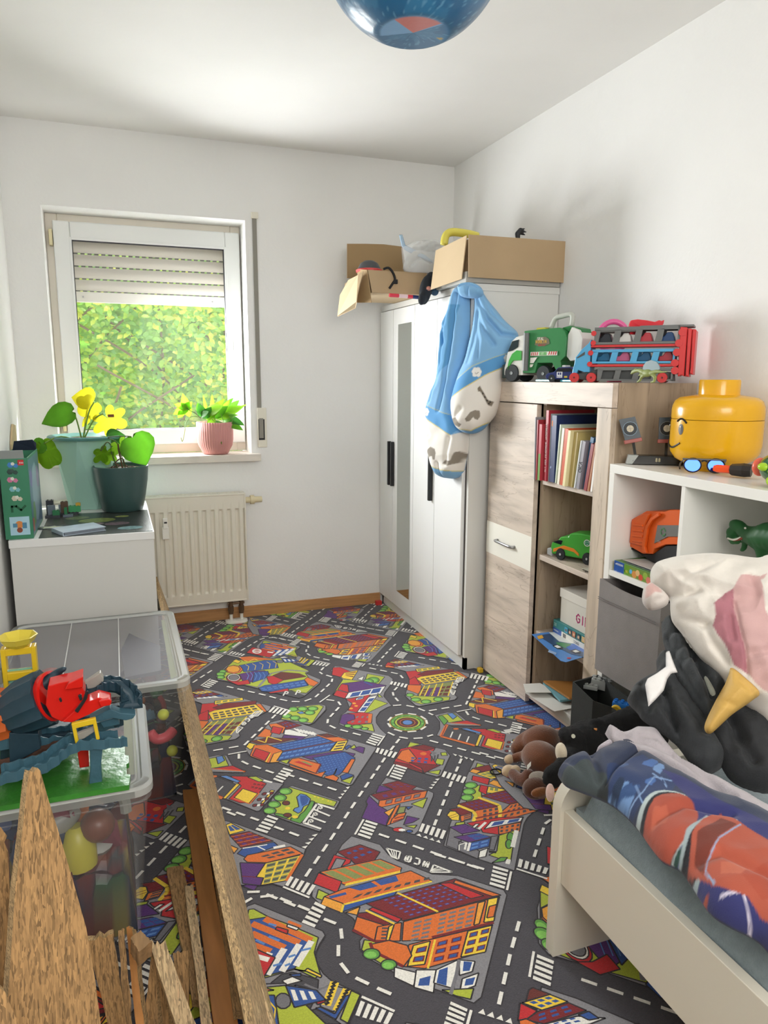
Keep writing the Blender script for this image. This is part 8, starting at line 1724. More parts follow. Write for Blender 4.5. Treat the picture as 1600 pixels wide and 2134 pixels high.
for k in range(4): f.poly([fp(362+k*14, 390), fp(369+k*14, 390), fp(375+k*14, 368), fp(368+k*14, 368)], 'c03a38'); f.poly([fp(492+k*16, 388), fp(500+k*16, 388), fp(506+k*16, 366), fp(498+k*16, 366)], 'c03a38')
f.rect(*fp(425, 390), *fp(480, 368), '6fae6a'); f.text('CITY', fp(432, 0)[0], fp(0, 386)[1], 12*fs, 'e8f0e0', sx=.5); f.poly([fp(*p) for p in [(358, 440), (360, 404), (412, 402), (385, 440)]], 'dcdcd4'); f.poly([fp(*p) for p in [(358, 468), (358, 448), (385, 448), (375, 466)]], 'dcdcd4')
f.build('side_print', VCG, gt)
# car transporter
pA, pB = Vector((1.535, 2.215, HZ)), Vector((1.775, 1.965, HZ)); dv_ = pA-pB; ct = thing('toy_car_transporter', 'blue, grey and red double-deck toy car transporter on the highboard', 'toy truck', tuple(pB), atan2(dv_.y, dv_.x)); M = local(ct); S_ = dv_.length/860; Z_ = .00048
def CT(x, y): return ((1440-x)*S_, (572-y)*Z_)
yw = .085; flank = 1 if (M.to_3x3() @ Vector((0, 1, 0))).x < 0 else -1; sides = (0, yw*flank)
BLU = mat('toy_sky_blue', '56a9d8', .35); RDP = mat('toy_red', 'd23a3c', .35)
def lattice(name, x0, x1, y0, y1, m, n, slope=0):
    for s_ in sides:
        bm = BM()
        def bb(pts): extrude(bm, [M @ Vector((CT(*p)[0], s_-.004, CT(*p)[1])) for p in pts], (M.to_3x3() @ Vector((0, .008, 0))))
        t_ = (y1-y0)*.2; bb([(x0, y0), (x1, y0), (x1, y0+t_), (x0, y0+t_)]); bb([(x0, y1-t_*.7), (x1, y1-t_*.7), (x1, y1), (x0, y1)]); w_ = (x1-x0)/n
        for i in range(n): a = x0+i*w_; bb([(a, y0+t_*.8), (a+w_*.3, y0+t_*.8), (a+w_*.2, y1-t_*.6), (a-w_*.12 if i else a, y1-t_*.6)])
        bb([(x1-14, y0), (x1, y0), (x1, y1), (x1-14, y1)]); obj(name, bm, m, ct)
lattice('upper_side', 760, 1420, 195, 312, GRYD, 4); lattice('middle_side', 750, 1395, 345, 440, BLU, 4); lattice('lower_side', 800, 1390, 470, 560, GRYD, 4)
yy0, yy1 = sorted(sides)
for y, m in ((322, RDP), (455, RDP)): obj('deck', prism(M, [CT(735, y-8), CT(1400, y-8), CT(1400, y+8), CT(735, y+8)], yy0-.003, yy1+.003, .001), m, ct)
obj('top_deck', prism(M, [CT(760, 215), CT(1080, 215), CT(1120, 190), CT(1520, 190), CT(1520, 205), CT(1120, 205), CT(1085, 228), CT(760, 228)], yy0, yy1, .001), GRYD, ct)
obj('cab', prism(M, [CT(*p) for p in [(590, 540), (595, 480), (605, 450), (612, 400), (660, 345), (718, 300), (735, 275), (735, 500), (690, 500), (640, 485), (620, 520)]], yy0-.004, yy1+.004), BLU, ct); obj('cab_window', prism(M, [CT(*p) for p in [(622, 400), (690, 358), (690, 380), (630, 405)]], yy0-.006, yy1+.006, .0005), mat('cab_grey', '55585a', .3), ct)
obj('chassis', prism(M, [CT(*p) for p in [(590, 545), (595, 512), (700, 500), (800, 478), (1390, 500), (1400, 560), (760, 560)]], yy0+.012, yy1-.012), mat('chassis_grey', '4c4f50', .5), ct)
for x, z in ((755, 235), (755, 300), (738, 368), (735, 445), (1440, 240), (1420, 310), (1410, 370), (1400, 440), (1405, 490)):
    bm = BM(); cyl(bm, M @ Vector((CT(x, 0)[0], (yy0+yy1)/2, CT(0, z)[1])), .0085 if x < 1000 else .012, yw+.016, M.to_3x3() @ Vector((0, 1, 0)), 16); obj('red_hinge', bm, RDP, ct, smooth='auto')
for k, (x0, x1, y0, y1) in enumerate(((1420, 1475, 205, 530), (1478, 1510, 215, 535), (1512, 1540, 220, 520))): obj('red_ramp_panel', prism(M, [CT(x0, y0), CT(x1, y0+5), CT(x1, y1), CT(x1-18, y1-12), CT(x0+8, y1)], yy0-.006-.002*k, yy1+.006+.002*k, .002), RDP, ct)
for x in (612, 752, 1312):
    for s_ in (yy0-.002, yy1+.002): wheel(ct, M, CT(x, 0)[0], s_, .0165, .014, mat('toy_red_wheel', 'c93a3c', .35), mat('wheel_dark_red', '6e2228', .4))
mc = [('c9404c', 1), ('e6e6e2', 2), ('2b7fb0', 3), ('d9668f', 1)]
for d_, yz in ((0, 296), (1, 425)):
    for i, x in enumerate((830, 985, 1150, 1320)):
        bm = prism(M, [CT(x-50, yz), CT(x-50, yz-30), CT(x-20, yz-36), CT(x, yz-62), CT(x+40, yz-62), CT(x+55, yz-34), CT(x+65, yz)], yy0+.02, yy1-.02, .002); col = ['2b3038', 'e6e6e2', 'c9404c', '2b4f80', '176a94', 'c9668f', '1f5f88', 'b83a48'][(i+d_*4) % 8]
        tag(obj('toy_car', bm, mat('mini_'+col, col, .3)), '%s toy car on the %s deck of the transporter, %s from the cab' % ({'2b3038': 'black', 'e6e6e2': 'white', 'c9404c': 'red', '2b4f80': 'navy', '176a94': 'blue', 'c9668f': 'pink', '1f5f88': 'petrol blue', 'b83a48': 'crimson'}[col], ('upper', 'middle')[d_], ('first', 'second', 'third', 'fourth')[i]), 'toy car', 'cars on the transporter')
def P5(x, y, yy=None, xx=None): return at(1040+x/3.636, 640+y/3.655, y=yy, x=xx)
bm = BM(); nrm_y = 2.03
pts2 = [(990, 205), (1000, 175), (985, 140), (1000, 100), (1050, 92), (1120, 100), (1180, 112), (1215, 98), (1232, 106), (1252, 96), (1245, 130), (1215, 165), (1180, 178), (1120, 160), (1080, 150), (1060, 150), (1045, 180), (1045, 210)]
Ps = [P5(x, y, yy=2.03) for x, y in pts2]; extrude(bm, Ps, (.01, .018, 0)); bmesh.ops.bevel(bm, geom=bm.edges[:], offset=.002, segments=1, affect='EDGES'); tag(obj('toy_ramp', bm, mat('toy_red_ramp', 'd9303c', .3), smooth='auto'), 'curved red toy ramp on top of the car transporter', 'toy')
bm = BM(); c_ = P5(860, 225, yy=2.22); tube(bm, [c_+Vector((.052*cos(a)*.8, .052*cos(a)*-.5, .052*sin(a))) for a in [2*pi*k/28 for k in range(29)]], .010, 8, cap=False); tag(obj('toy_ring', bm, mat('toy_pink', 'e0609c', .3), smooth=True), 'pink toy ring between the garbage truck and car transporter', 'toy')
bm = BM(); c_ = P5(830, 430, yy=2.16); c_.z = HZ+.03; lathe(bm, [(.0, 0), (.025, 0), (.03, .03), (.034, .032), (.0, .034)], (c_.x+.05, c_.y+.03, HZ+.001), 20)
tag(obj('toy_cup', bm, mat('toy_rose', 'c9506c', .35), smooth='auto'), 'small rose toy cup behind the car transporter cab', 'toy')
# police car
pc = thing('toy_police_car', 'small navy toy police car in front of the garbage truck', 'toy car', (1.525, 2.262, HZ), radians(118)); M = local(pc)
obj('body', prism(M, [(-.065, .010), (.065, .010), (.070, .022), (.060, .032), (.035, .036), (.02, .052), (-.035, .054), (-.055, .036), (-.068, .030)], -.026, .026, .003), mat('navy_gloss', '27336b', .25), pc); obj('window', prism(M, [(.030, .036), (.018, .049), (-.03, .050), (-.045, .037)], -.0268, .0268, .0005), mat('toy_window', '10141c', .15), pc); obj('light_bar', prism(M, [(-.008, .053), (.008, .053), (.006, .060), (-.006, .060)], -.018, .018, .001), WHP, pc)
for x in (-.042, .042):
    for y in (-.023, .023): wheel(pc, M, x, y, .0135, .009, TYR, mat('silver_hub', 'b9bcc0', .3))
axp = (M.to_3x3() @ Vector((-1, 0, 0))).normalized(); f = Flat(M @ Vector((.03, .0262, .012)), axp, (0, 0, 1), .0004); f.rect(.008, .004, .03, .026, 'dfe0e2'); f.rect(.012, .014, .018, .022, '27336b'); f.rect(.020, .014, .026, .022, '27336b'); f.text('POLICE', .009, .006, .004, '27336b', sx=.45); f.rect(.038, .004, .05, .010, 'd9c23c'); f.build('side_print', VCG, pc)
bm = BM(); tube(bm, [at(1180, 780, x=1.56), at(1202, 780, x=1.56)], .010, 14); tag(obj('chrome_tube', bm, mat('chrome', 'c9c9c9', .12, metal=1), smooth='auto'), 'short chrome toy tube beside the transporter front wheel', 'toy')
for i, (a, b, c) in enumerate((((1117, 793), (1150, 793), 'pale clear turquoise toy strip by the garbage truck wheel'), ((1168, 793), (1200, 794), 'turquoise toy strip lying beside the transporter front wheel'))):
    a_, b_ = at(*a, x=1.508), at(*b, x=1.508); bm = BM(); box(bm, -.008, .008, 0, (a_-b_).length, 0, .009, bev=.003); bmesh.ops.transform(bm, matrix=Matrix.Translation((b_.x+.004, b_.y, HZ+.001)), verts=bm.verts[:]); tag(obj('toy_strip', bm, mat('turq_clear%d' % i, ('b0d4d8', '5ab8cc')[i], .15, alpha=.85)), c, 'toy')
# spinosaur figure
dn_ = 'b6c46e'; DO = '8f9a5c'
def PD(x, y): return at(1220+x/4.2105, 760+y/4.2105, x=1.522)
dsp = thing('sailback_dinosaur', 'olive green toy dinosaur with grey-green sail in front of the transporter', 'toy dinosaur', tuple(PD(540, 155)))
blob('body', [('e', PD(540, 75), (.010, .020, .012), None, DO), ('c', [(PD(505, 65), .008), (PD(470, 50), .006), (PD(440, 55), .0055), (PD(400, 78), .003)], DO), ('c', [(PD(440, 45), .005), (PD(405, 60), .0025)], DO), ('c', [(PD(580, 75), .008), (PD(620, 60), .006), (PD(680, 65), .003), (PD(720, 60), .0015)], DO), ('c', [(PD(580, 85), .006), (PD(610, 110), .005), (PD(600, 148), .004), (PD(575, 154), .003)], DO), ('c', [(PD(520, 90), .006), (PD(490, 110), .005), (PD(475, 140), .004), (PD(455, 152), .003)], DO), ('c', [(PD(495, 75), .004), (PD(470, 95), .003)], DO)], .0018, dsp, mat('dino_olive', 'ffffff', .5, attr=True), smooth_it=2)
bm = BM(); extrude(bm, [PD(500, 45), PD(505, 10), PD(530, -25), PD(570, -40), PD(620, -25), PD(645, 10), PD(650, 40), PD(600, 55), PD(550, 58)], (.004, .001, 0)); obj('sail', bm, mat('dino_sail', '6d8288', .5), dsp)
# ------------------------------------------------------------------ books
def book(y0, th, h, d, col, label, xf=1.505, z=.9255, lean=0, pages='d9d0bc', spine=None, name='book', hard=True):
    M = Matrix.Translation((xf, y0, z)) @ Matrix.Rotation(radians(-lean), 4, 'X')
    t = thing(name, label, 'book', (xf, y0, z), group='books in the top bay'); c = mat('cover_'+col, col, .4)
    bm = BM(); box(bm, 0, d, -th, -th+.0015, 0, h, M=M); box(bm, 0, d, -.0015, 0, 0, h, M=M); box(bm, 0, .0015, -th+.0015, -.0015, 0, h, M=M); obj('cover', bm, c, t); obj('page_block', bxo(.0015, d-.003, -th+.0015, -.0015, .002, h-.003, M=M), mat('pages_'+pages, pages, .9), t)
    if spine:
        a_ = M.to_3x3() @ Vector((0, -1, 0)); f = Flat(M @ Vector((0, 0, 0)), a_, M.to_3x3() @ Vector((0, 0, 1)), .0004); spine(f); f.build('spine_print', VC, t)
    return t
def sp_rot_text(txt, th, z0, h_, c): # text running up the spine
    def g(f):
        f2 = Flat(f.o, f.b, -f.a, .0005); z = z0; s.k = 0 if False else None if False else 0
    return g
def upspine(txt, z0, hh, c, th):
    def g(f):
        x = z0
        for ch in txt:
            for st in GL.get(ch.upper(), ()): f.stroke([(th/2+hh/2-py*hh, x+px*hh*.62) for px, py in st], hh*.17, c)
            x += hh*.85
    return g
book(2.366, .004, .235, .20, '8d8f94', 'thin grey booklet at the far end of the top shelf books', 1.475, lean=2)
book(2.360, .007, .225, .20, '9a2f3a', 'thin red and white book sticking out of the top bay', 1.478, pages='e6e0d4', lean=1)
def grn(f): f.rect(.001, .0, .016, .10, '5f8a35')
book(2.350, .017, .210, .19, 'b03a44', 'red and green board book, front edge out, in the top bay', 1.48, pages='ece6d8', spine=grn)
book(2.331, .004, .262, .2, 'd9cba8', 'thin cream book between the red books in the top bay', 1.51)
book(2.326, .016, .262, .20, 'a8323e', 'tall red picture book with white lettered spine in the top bay', 1.492, spine=lambda f: (upspine('MIT DER FEUERWEHR UNTERWEGS', .035, .0078, 'e6dcd8', .016)(f)))
book(2.308, .006, .25, .2, '9fb0b4', 'thin grey-blue spined book beside the tall red book', 1.50)
def nav(f): f.rect(.002, .205, .009, .225, 'd07a3c'); f.disc(.008, .055, .004, '8fa0c9', n=8); f.text('C', .004, .05, .006, 'c9d0e0')
book(2.301, .032, .245, .20, '24345f', 'thick navy blue atlas with orange mark in the top bay', 1.50, spine=nav)
book(2.262, .006, .215, .19, 'c7d2c0', 'thin pale green booklet leaning beside the navy atlas', 1.50, lean=-4)
book(2.236, .012, .205, .19, 'e9e3d2', 'cream spined book leaning in the top bay', 1.492, lean=-5)
book(2.222, .020, .204, .19, 'c9542c', 'bright orange book leaning in the top bay', 1.494, lean=-5)
book(2.196, .014, .20, .19, 'e2d7a8', 'pale yellow book leaning in the top bay', 1.488, lean=-6, pages='d8c98f')
book(2.180, .022, .196, .18, 'b8a56a', 'khaki covered book behind the pale yellow one', 1.502, lean=-6)
book(2.136, .004, .17, .17, 'd8dfe2', 'thin white booklet leaning in the top bay', 1.495, lean=-9)
book(2.128, .016, .17, .17, '8d8a92', 'grey comic book with dark lettering leaning in the top bay', 1.498, lean=-9, spine=upspine('OKA', .06, .016, '1d1d24', .016))
book(2.104, .018, .185, .17, '2f5f86', 'blue book leaning near the white stile', 1.51, lean=-9)
book(2.086, .016, .165, .17, '8a2f34', 'dark red book leaning near the stile', 1.50, lean=-10)
book(2.066, .010, .17, .17, 'a8704c', 'tan brown book leaning near the stile', 1.50, lean=-10)
book(2.048, .010, .18, .17, 'ece9e4', 'white book at the stile end of the top bay', 1.50, lean=-6)
# ------------------------------------------------------------------ bay 2: green truck and cards
gc = thing('toy_recycling_truck', 'small green and orange toy recycling truck on the second shelf', 'toy truck', (1.60, 2.235, .6305), radians(118)); M = local(gc) @ Matrix.Diagonal((1.05, 1.15, 1.3, 1))
obj('body', prism(M, [(-.085, .014), (.088, .014), (.092, .03), (.088, .048), (.066, .054), (.054, .068), (.024, .072), (.018, .082), (-.02, .086), (-.085, .084)], -.033, .033, .003), mat('toy_lime_green', '45a23c', .3), gc); obj('windshield', prism(M, [(.084, .049), (.06, .058), (.045, .058), (.05, .045)], -.0345, .0345, .0006), mat('toy_window', '10141c', .15), gc)
obj('orange_stripe', prism(M, [(.08, .02), (.04, .034), (.0, .030), (-.02, .020), (-.02, .028), (.0, .04), (.04, .044), (.08, .03)], -.0345, .0345, .0006), mat('toy_orange', 'd9822c', .35), gc); obj('bumper', prism(M, [(.085, .006), (.105, .010), (.105, .028), (.085, .03)], -.034, .034, .002), mat('toy_silver', 'a5a9aa', .3), gc)
for x in (-.052, .05):
    for y in (-.032, .032): wheel(gc, M, x, y, .0175, .013, TYR, mat('silver_hub', 'b9bcc0', .3))
axg = (M.to_3x3() @ Vector((-1, 0, 0))).normalized(); f = Flat(M @ Vector((-.02, .0335, .05)), axg, (0, 0, 1), .0005); f.disc(.03, .016, .013, 'd9dcd9'); f.disc(.03, .016, .010, '3f8a6a'); [f.poly([(.03+.007*cos(a), .016+.007*sin(a)), (.03+.004*cos(a+.9), .016+.004*sin(a+.9)), (.03+.007*cos(a+1.3), .016+.007*sin(a+1.3))], 'e6ece6') for a in (0, 2.1, 4.2)]; f.build('badge', VCG, gc)
cdn = ['pale card on top of the little card stack', 'dark patterned card fanned under the pale one', 'black and white card at the bottom of the little stack', 'tilted card sticking out of the little stack']
for i, (lab, c) in enumerate(zip(cdn, ('cfc9ba', '4a4436', '8d867a', '3a3630'))): tag(obj('playing_card', bxo(-.03, .03, -.022, .022, .0005+.0018*(3-i), .0018+.0018*(3-i), M=Matrix.Translation((1.56, 2.09, .6302)) @ Matrix.Rotation(.25*i, 4, 'Z')), mat('card_'+c, c, .5)), lab, 'card', 'cards on the second shelf')
# bay 3
sb = thing('shoe_box', 'white lidded shoe box with pink lettering in the third bay', 'box', (1.66, 2.16, .385)); zb3 = .3765
obj('body', bxo(1.575, 1.80, 2.02, 2.295, zb3, .48, bev=.001), mat('box_white', 'cfcbc0', .6), sb); obj('lid', bxo(1.571, 1.804, 2.016, 2.299, .475, .51, bev=.001), mat('lid_white', 'd6d2c8', .6), sb)
f = Flat((1.5745, 2.20, zb3), (0, -1, 0), (0, 0, 1)); f.text('GI', .01, .03, .032, 'c23a78', sx=.6); f.text('RL', .065, .03, .032, 'c23a78', sx=.6); f.build('lettering', VC, sb)
pz = thing('puzzle_box', 'teal and navy puzzle box with picture panels under the shoe box', 'box', (1.66, 2.18, .3215)); obj('body', bxo(1.565, 1.79, 2.015, 2.325, .3215, .376, bev=.0008), mat('puzzle_teal', '3a8080', .4), pz)
f = Flat((1.5645, 2.325, .3215), (0, -1, 0), (0, 0, 1)); f.rect(0, 0, .06, .024, '1f4f9a'); f.text('Ravensburg', .004, .012, .005, 'dfe6f0', sx=.45); f.rect(.06, .0, .30, .024, 'd9d6cc'); f.rect(.07, .004, .09, .02, '55524e'); f.text('TKKG', .14, .007, .010, '55524e'); f.text('3X24', .01, .033, .011, 'b9dcd4', sx=.5)
for x, c in ((.08, '4aa0c0'), (.105, '2f3f48'), (.13, 'b0603c'), (.16, '1f3438'), (.19, 'c9a25a'), (.22, '3f6f5a')): f.rect(x, .028, x+.02, .050, c); f.disc(x+.01, .038, .006, 'd0a880' if c != '4aa0c0' else '6b5040', n=8)
f.build('front_print', VCG, pz)
def Z5(x, y): return (1090+x/5.615, 1180+y/5.615)
mg = thing('craft_magazine', 'blue toy craft magazine sheet jutting over the third shelf edge', 'magazine', (1.48, 2.2, .322))
def flatsheet(name, uvs, z, m, parent=None, T=.0012, dz=None):
    bm = BM(); extrude(bm, [at(*Z5(*p), z=z+(dz[i] if dz else 0)) for i, p in enumerate(uvs)], (0, 0, T)); return obj(name, bm, m, parent)
flatsheet('sheet', [(100, 800), (240, 780), (330, 770), (720, 880), (720, 1060), (500, 1125), (440, 1110)], .3225, mat('mag_blue', '4f86c9', .3), mg)
def zfl(x, y, z=.3242): p = at(*Z5(x, y), z=z); return (p.x-1.48, p.y-2.2)
f = Flat((1.48, 2.2, .3242), (1, 0, 0), (0, 1, 0), .0002)
for c, pts in (('2f4a6e', [(170, 810), (310, 790), (520, 900), (700, 990), (700, 1060), (560, 1030), (340, 920)]), ('d9dcd6', [(300, 775), (470, 760), (720, 880), (720, 910), (560, 905), (420, 880)]), ('d9a23c', [(160, 820), (220, 805), (240, 840), (180, 855)]), ('35803c', [(380, 890), (470, 895), (560, 910), (500, 960), (410, 930)]), ('1f62c0', [(500, 950), (600, 905), (720, 930), (720, 1010), (640, 990), (540, 980)]), ('10121c', [(340, 930), (400, 915), (470, 950), (460, 975), (400, 970)]), ('10121c', [(550, 990), (610, 968), (680, 1000), (670, 1025), (600, 1020)]), ('ecece8', [(360, 935), (400, 925), (445, 950), (400, 960)]), ('ecece8', [(575, 993), (615, 980), (660, 1002), (610, 1012)]), ('9ab4d8', [(300, 980), (390, 1015), (380, 1040), (290, 1005)]), ('c02f4a', [(510, 1070), (560, 1068), (555, 1085), (515, 1085)])): f.poly([zfl(*p) for p in pts][::-1], c)
f.build('picture_print', VCG, mg)
# bay 4
tag(flatsheet('paper_sheet', [(0, 1380), (200, 1370), (250, 1400), (330, 1480), (30, 1480)], .115, mat('paper_white', 'd9d7d0', .7)), 'crumpled white printed sheet on the lowest shelf', 'paper'); tag(flatsheet('paper_sheet', [(20, 1480), (210, 1440), (420, 1590), (560, 1630), (565, 1665), (370, 1700), (330, 1680), (60, 1510)], .10, mat('paper_white', 'd9d7d0', .7)), 'large loose white sheet lying over the ring binder', 'paper')
ob = flatsheet('orange_book', [(235, 1360), (300, 1358), (600, 1370), (620, 1560), (540, 1562)], .12, mat('orange_cover', 'a8743c', .4), T=.008); tag(ob, 'thin orange brown book on the lowest shelf', 'book'); ob2 = flatsheet('blue_book', [(230, 1380), (300, 1390), (560, 1575), (430, 1590)], .108, mat('aqua_cover', '6fa3ae', .4), T=.008); tag(ob2, 'thin aqua blue book under the orange brown book', 'book')
rbn = thing('ring_binder', 'grey-white ring binder lying on the bottom shelf end', 'binder', (1.52, 2.06, .056)); bm = BM(); box(bm, 1.49, 1.74, 2.0, 2.28, .0555, .095, bev=.003); obj('body', bm, mat('binder_grey', 'b9b6b0', .5), rbn); bm = BM(); cyl(bm, (1.4895, 2.035, .075), .006, .003, 'x', 14); obj('finger_ring', bm, mat('ring_dark', '3a3a3c', .4), rbn)
f = Flat((1.44, 2.70, -.0003), (1, 0, 0), (0, 1, 0)); tag(obj('paper_scrap', bxo(1.30, 1.33, 2.20, 2.225, .0005, .001), mat('paper_white', 'd9d7d0', .7)), 'tiny white paper scrap on the carpet before the highboard', 'paper')
tag(obj('toy_brick', bxo(1.465, 1.485, 2.735, 2.76, .0003, .02, bev=.002), mat('yellow_wheel', 'd9b030', .35)), 'small yellow brick on the carpet between wardrobe and highboard', 'toy brick'); tag(obj('toy_brick', bxo(1.36, 1.395, 3.82, 3.845, .0003, .025, bev=.002), mat('toy_red', 'd23a3c', .35)), 'small red brick on the carpet at the far wardrobe corner', 'toy brick')
# ------------------------------------------------------------------ cube shelf contents
og = thing('orange_garbage_truck', 'orange toy garbage truck with dark recycling panel in the upper left compartment', 'toy truck', (1.64, 1.72, .695), radians(0)); zt0 = .735
def PO(x, y, xx): return at(1220+x/4.2105, 1040+y/4.2105, x=xx)
def otr(name, uvs, x0, dx, m, bev=.002): bm = BM(); extrude(bm, [PO(*p, x0) for p in uvs], (dx, 0, 0)); bmesh.ops.bevel(bm, geom=bm.edges[:], offset=bev, segments=1, affect='EDGES'); return obj(name, bm, m, og)
ORT = mat('toy_vivid_orange', 'e0601f', .35)
otr('body', [(500, 480), (585, 482), (600, 440), (700, 400), (900, 400), (900, 100), (740, 95), (690, 110), (530, 105), (490, 130), (400, 180), (385, 230), (355, 400), (490, 475)], 1.56, .11, ORT)
otr('rear_hatch', [(400, 190), (500, 130), (560, 130), (520, 230), (500, 420), (380, 385), (395, 250)], 1.552, .012, ORT, .003)
for y in (215, 262, 310, 355): otr('hatch_rib', [(410, y), (495, y+8), (495, y+30), (405, y+20)], 1.548, .006, ORT, .0015)
otr('rear_arm', [(500, 470), (490, 400), (520, 240), (560, 170), (640, 120), (640, 150), (580, 190), (540, 260), (515, 420), (530, 475)], 1.548, .01, ORT, .0015)
otr('grey_side', [(630, 230), (900, 230), (900, 330), (720, 330), (600, 390)], 1.557, .004, mat('side_dark_grey', '6b6a66', .5), .0004); otr('undercarriage', [(355, 405), (490, 480), (585, 485), (700, 410), (900, 410), (900, 540), (600, 560), (500, 500), (370, 425)], 1.565, .10, mat('black_under', '191a1c', .6))
f = Flat(PO(680, 290, 1.5565), (0, -1, 0), (0, 0, 1), .0006)
for k in range(3):
    a = 2*pi*k/3+.3
    for b in (0, .9): p = [(.012*cos(a+b+t), .014*sin(a+b+t)) for t in (0, .35, .7)]+[(.0075*cos(a+b+t), .009*sin(a+b+t)) for t in (.7, .35, 0)]; f.poly(p, '4a8a58')
f.text('111', -.02, -.036, .006, 'd0cfc8', sx=.5); f.build('recycling_emblem', VCG, og)
for y_ in (1.66,): 
    for x_ in (1.575, 1.655): wheel(og, Matrix.Translation((x_, y_, .705)) @ Matrix.Rotation(pi/2, 4, 'Z'), 0, 0, .034, .024, TYR, TYR)
cdp = tag(obj('magazine', bxo(1.50, 1.70, 1.64, 1.84, .7255, .7285, M=None), mat('mag_dark', '4a4c50', .4)), 'dark curled magazine on the green puzzle box in the white shelf', 'magazine')
bm = BM(); pts = [PO(355, 480, 1.50), PO(490, 575, 1.50), PO(560, 560, 1.50), PO(380, 475, 1.50)]; sheet(bm, [Vector((1.50, 1.86, .731)), Vector((1.50, 1.70, .731)), Vector((1.60, 1.66, .729)), Vector((1.62, 1.84, .729))], .0012); tag(obj('leaflet', bm, mat('paper_grey', 'b5b3ae', .6)), 'open pale leaflet on the dark magazine in the white shelf', 'leaflet')
gz = thing('puzzle_box', 'green and blue fruit picture puzzle box on the white shelf', 'box', (1.6, 1.72, .69)); obj('body', bxo(1.49, 1.75, 1.62, 1.885, .6905, .725, bev=.0006), mat('puzzle_green', '4a7a2c', .4), gz)
f = Flat((1.4895, 1.885, .6905), (0, -1, 0), (0, 0, 1)); f.rect(0, 0, .05, .0345, '1f4f9a'); f.text('Ravensburg', .004, .022, .006, 'e6ecf4', sx=.42); f.rect(.05, 0, .075, .033, '5f8f2c'); f.text('300', .052, .008, .008, 'f0e05a', sx=.5); f.rect(.075, 0, .26, .033, '6f8a3c'); f.disc(.083, .017, .007, '5aa8d8'); 
for x, y, r, c in ((.10, .012, .012, 'c98a4a'), (.115, .02, .010, 'd8b07a'), (.13, .01, .010, 'c9503c'), (.15, .02, .011, '8fae4a'), (.165, .01, .011, 'd07a6a'), (.185, .018, .012, 'c06a4a'), (.21, .012, .012, '7a9a3c'), (.235, .018, .011, 'd89a5a')): f.disc(x, y, r, c, n=9)
f.build('fruit_print', VCG, gz)
def PT(x, y, xx=1.60): return at(1220+x/4.2105, 1040+y/4.2105, x=xx)
dg_ = '1f5a2c'; td = thing('green_dinosaur', 'dark green toy tyrannosaur with open mouth in the upper right compartment', 'toy dinosaur', tuple(PT(1500, 500))); 
blob('body', [('e', PT(1340, 240), (.018, .030, .018), (0.2, 0, 0), dg_), ('c', [(PT(1300, 300), .016), (PT(1270, 330), .012)], dg_), ('e', PT(1285, 290), (.016, .016, .015), None, dg_), ('c', [(PT(1390, 290), .020), (PT(1450, 320), .026), (PT(1520, 340), .034), (PT(1600, 330), .04), (PT(1700, 340), .04), (PT(1900, 380), .02)], dg_), ('c', [(PT(1400, 370), .009), (PT(1390, 430), .008), (PT(1370, 450), .006)], dg_), ('c', [(PT(1560, 380), .028), (PT(1570, 450), .024), (PT(1560, 560), .016), (PT(1540, 620), .014)], dg_), ('c', [(PT(1700, 400), .028), (PT(1700, 560), .016), (PT(1690, 620), .014)], dg_), ('c', [(PT(1330, 365), .011), (PT(1285, 375), .008)], '2a6a34')], .004, td, mat('dino_green', 'ffffff', .5, attr=True))
bm = BM(); tube(bm, smoothpts([PT(1248, 345, 1.583), PT(1290, 357, 1.578), PT(1330, 350, 1.578), PT(1365, 335, 1.582)], 5), .0028, 6); obj('teeth', bm, mat('teeth_white', 'e9e6da', .4), td); bm = BM(); bmesh.ops.create_icosphere(bm, subdivisions=2, radius=.003, matrix=Matrix.Translation(PT(1400, 255, 1.578))); obj('eye', bm, MATS['teeth_white'], td)
bm = BM(); tube(bm, smoothpts([PT(1300, 362, 1.581), PT(1360, 350, 1.58), PT(1410, 320, 1.582)], 4), .0035, 6); obj('mouth', bm, mat('mouth_red', '8a3c2c', .5), td)
# ------------------------------------------------------------------ on top of the cube shelf
TZ2 = 1.0345
hd = thing('storage_container', 'big yellow toy-figure head storage container on the white shelf', 'container', (1.685, 1.705, TZ2), atan2(.38, -.92)); M = local(hd); Rh = .128
YH = mat('head_yellow', 'e0a813', .22, coat=.15)
bm = BM(); lathe(bm, [(.0, .0), (Rh*.60, .0), (Rh*.62, .010), (Rh*.66, .018), (Rh*.86, .032), (Rh*.97, .052), (Rh, .075), (Rh, .150)], (0, 0, 0), 56, M=M); obj('body', bm, YH, hd, smooth='auto')
bm = BM(); lathe(bm, [(Rh*.998, .1515), (Rh, .153), (Rh, .178), (Rh*.985, .190), (Rh*.94, .204), (Rh*.84, .214), (Rh*.52, .221), (Rh*.45, .2225), (Rh*.445, .226), (Rh*.445, .262), (Rh*.43, .266), (Rh*.2, .266), (0, .266)], (0, 0, 0), 56, M=M); obj('lid', bm, YH, hd, smooth='auto')
def face(name, segs, m):
    bm = BM()
    for pts in segs: tube(bm, [M @ Vector(((Rh+.0003)*cos(a), (Rh+.0003)*sin(a), z)) for a, z in pts], .0028, 6)
    return obj(name, bm, m, hd)
BKF = mat('face_black', '17140f', .4)
face('mouth', [[(-.36+.72*k/12, .082-.016*sin(pi*k/12)) for k in range(13)]], BKF); face('eyebrow', [[(s*(.22+.30*k/8), .145+.010*sin(pi*k/8)-.004*k/8) for k in range(9)] for s in (1, -1)], BKF)
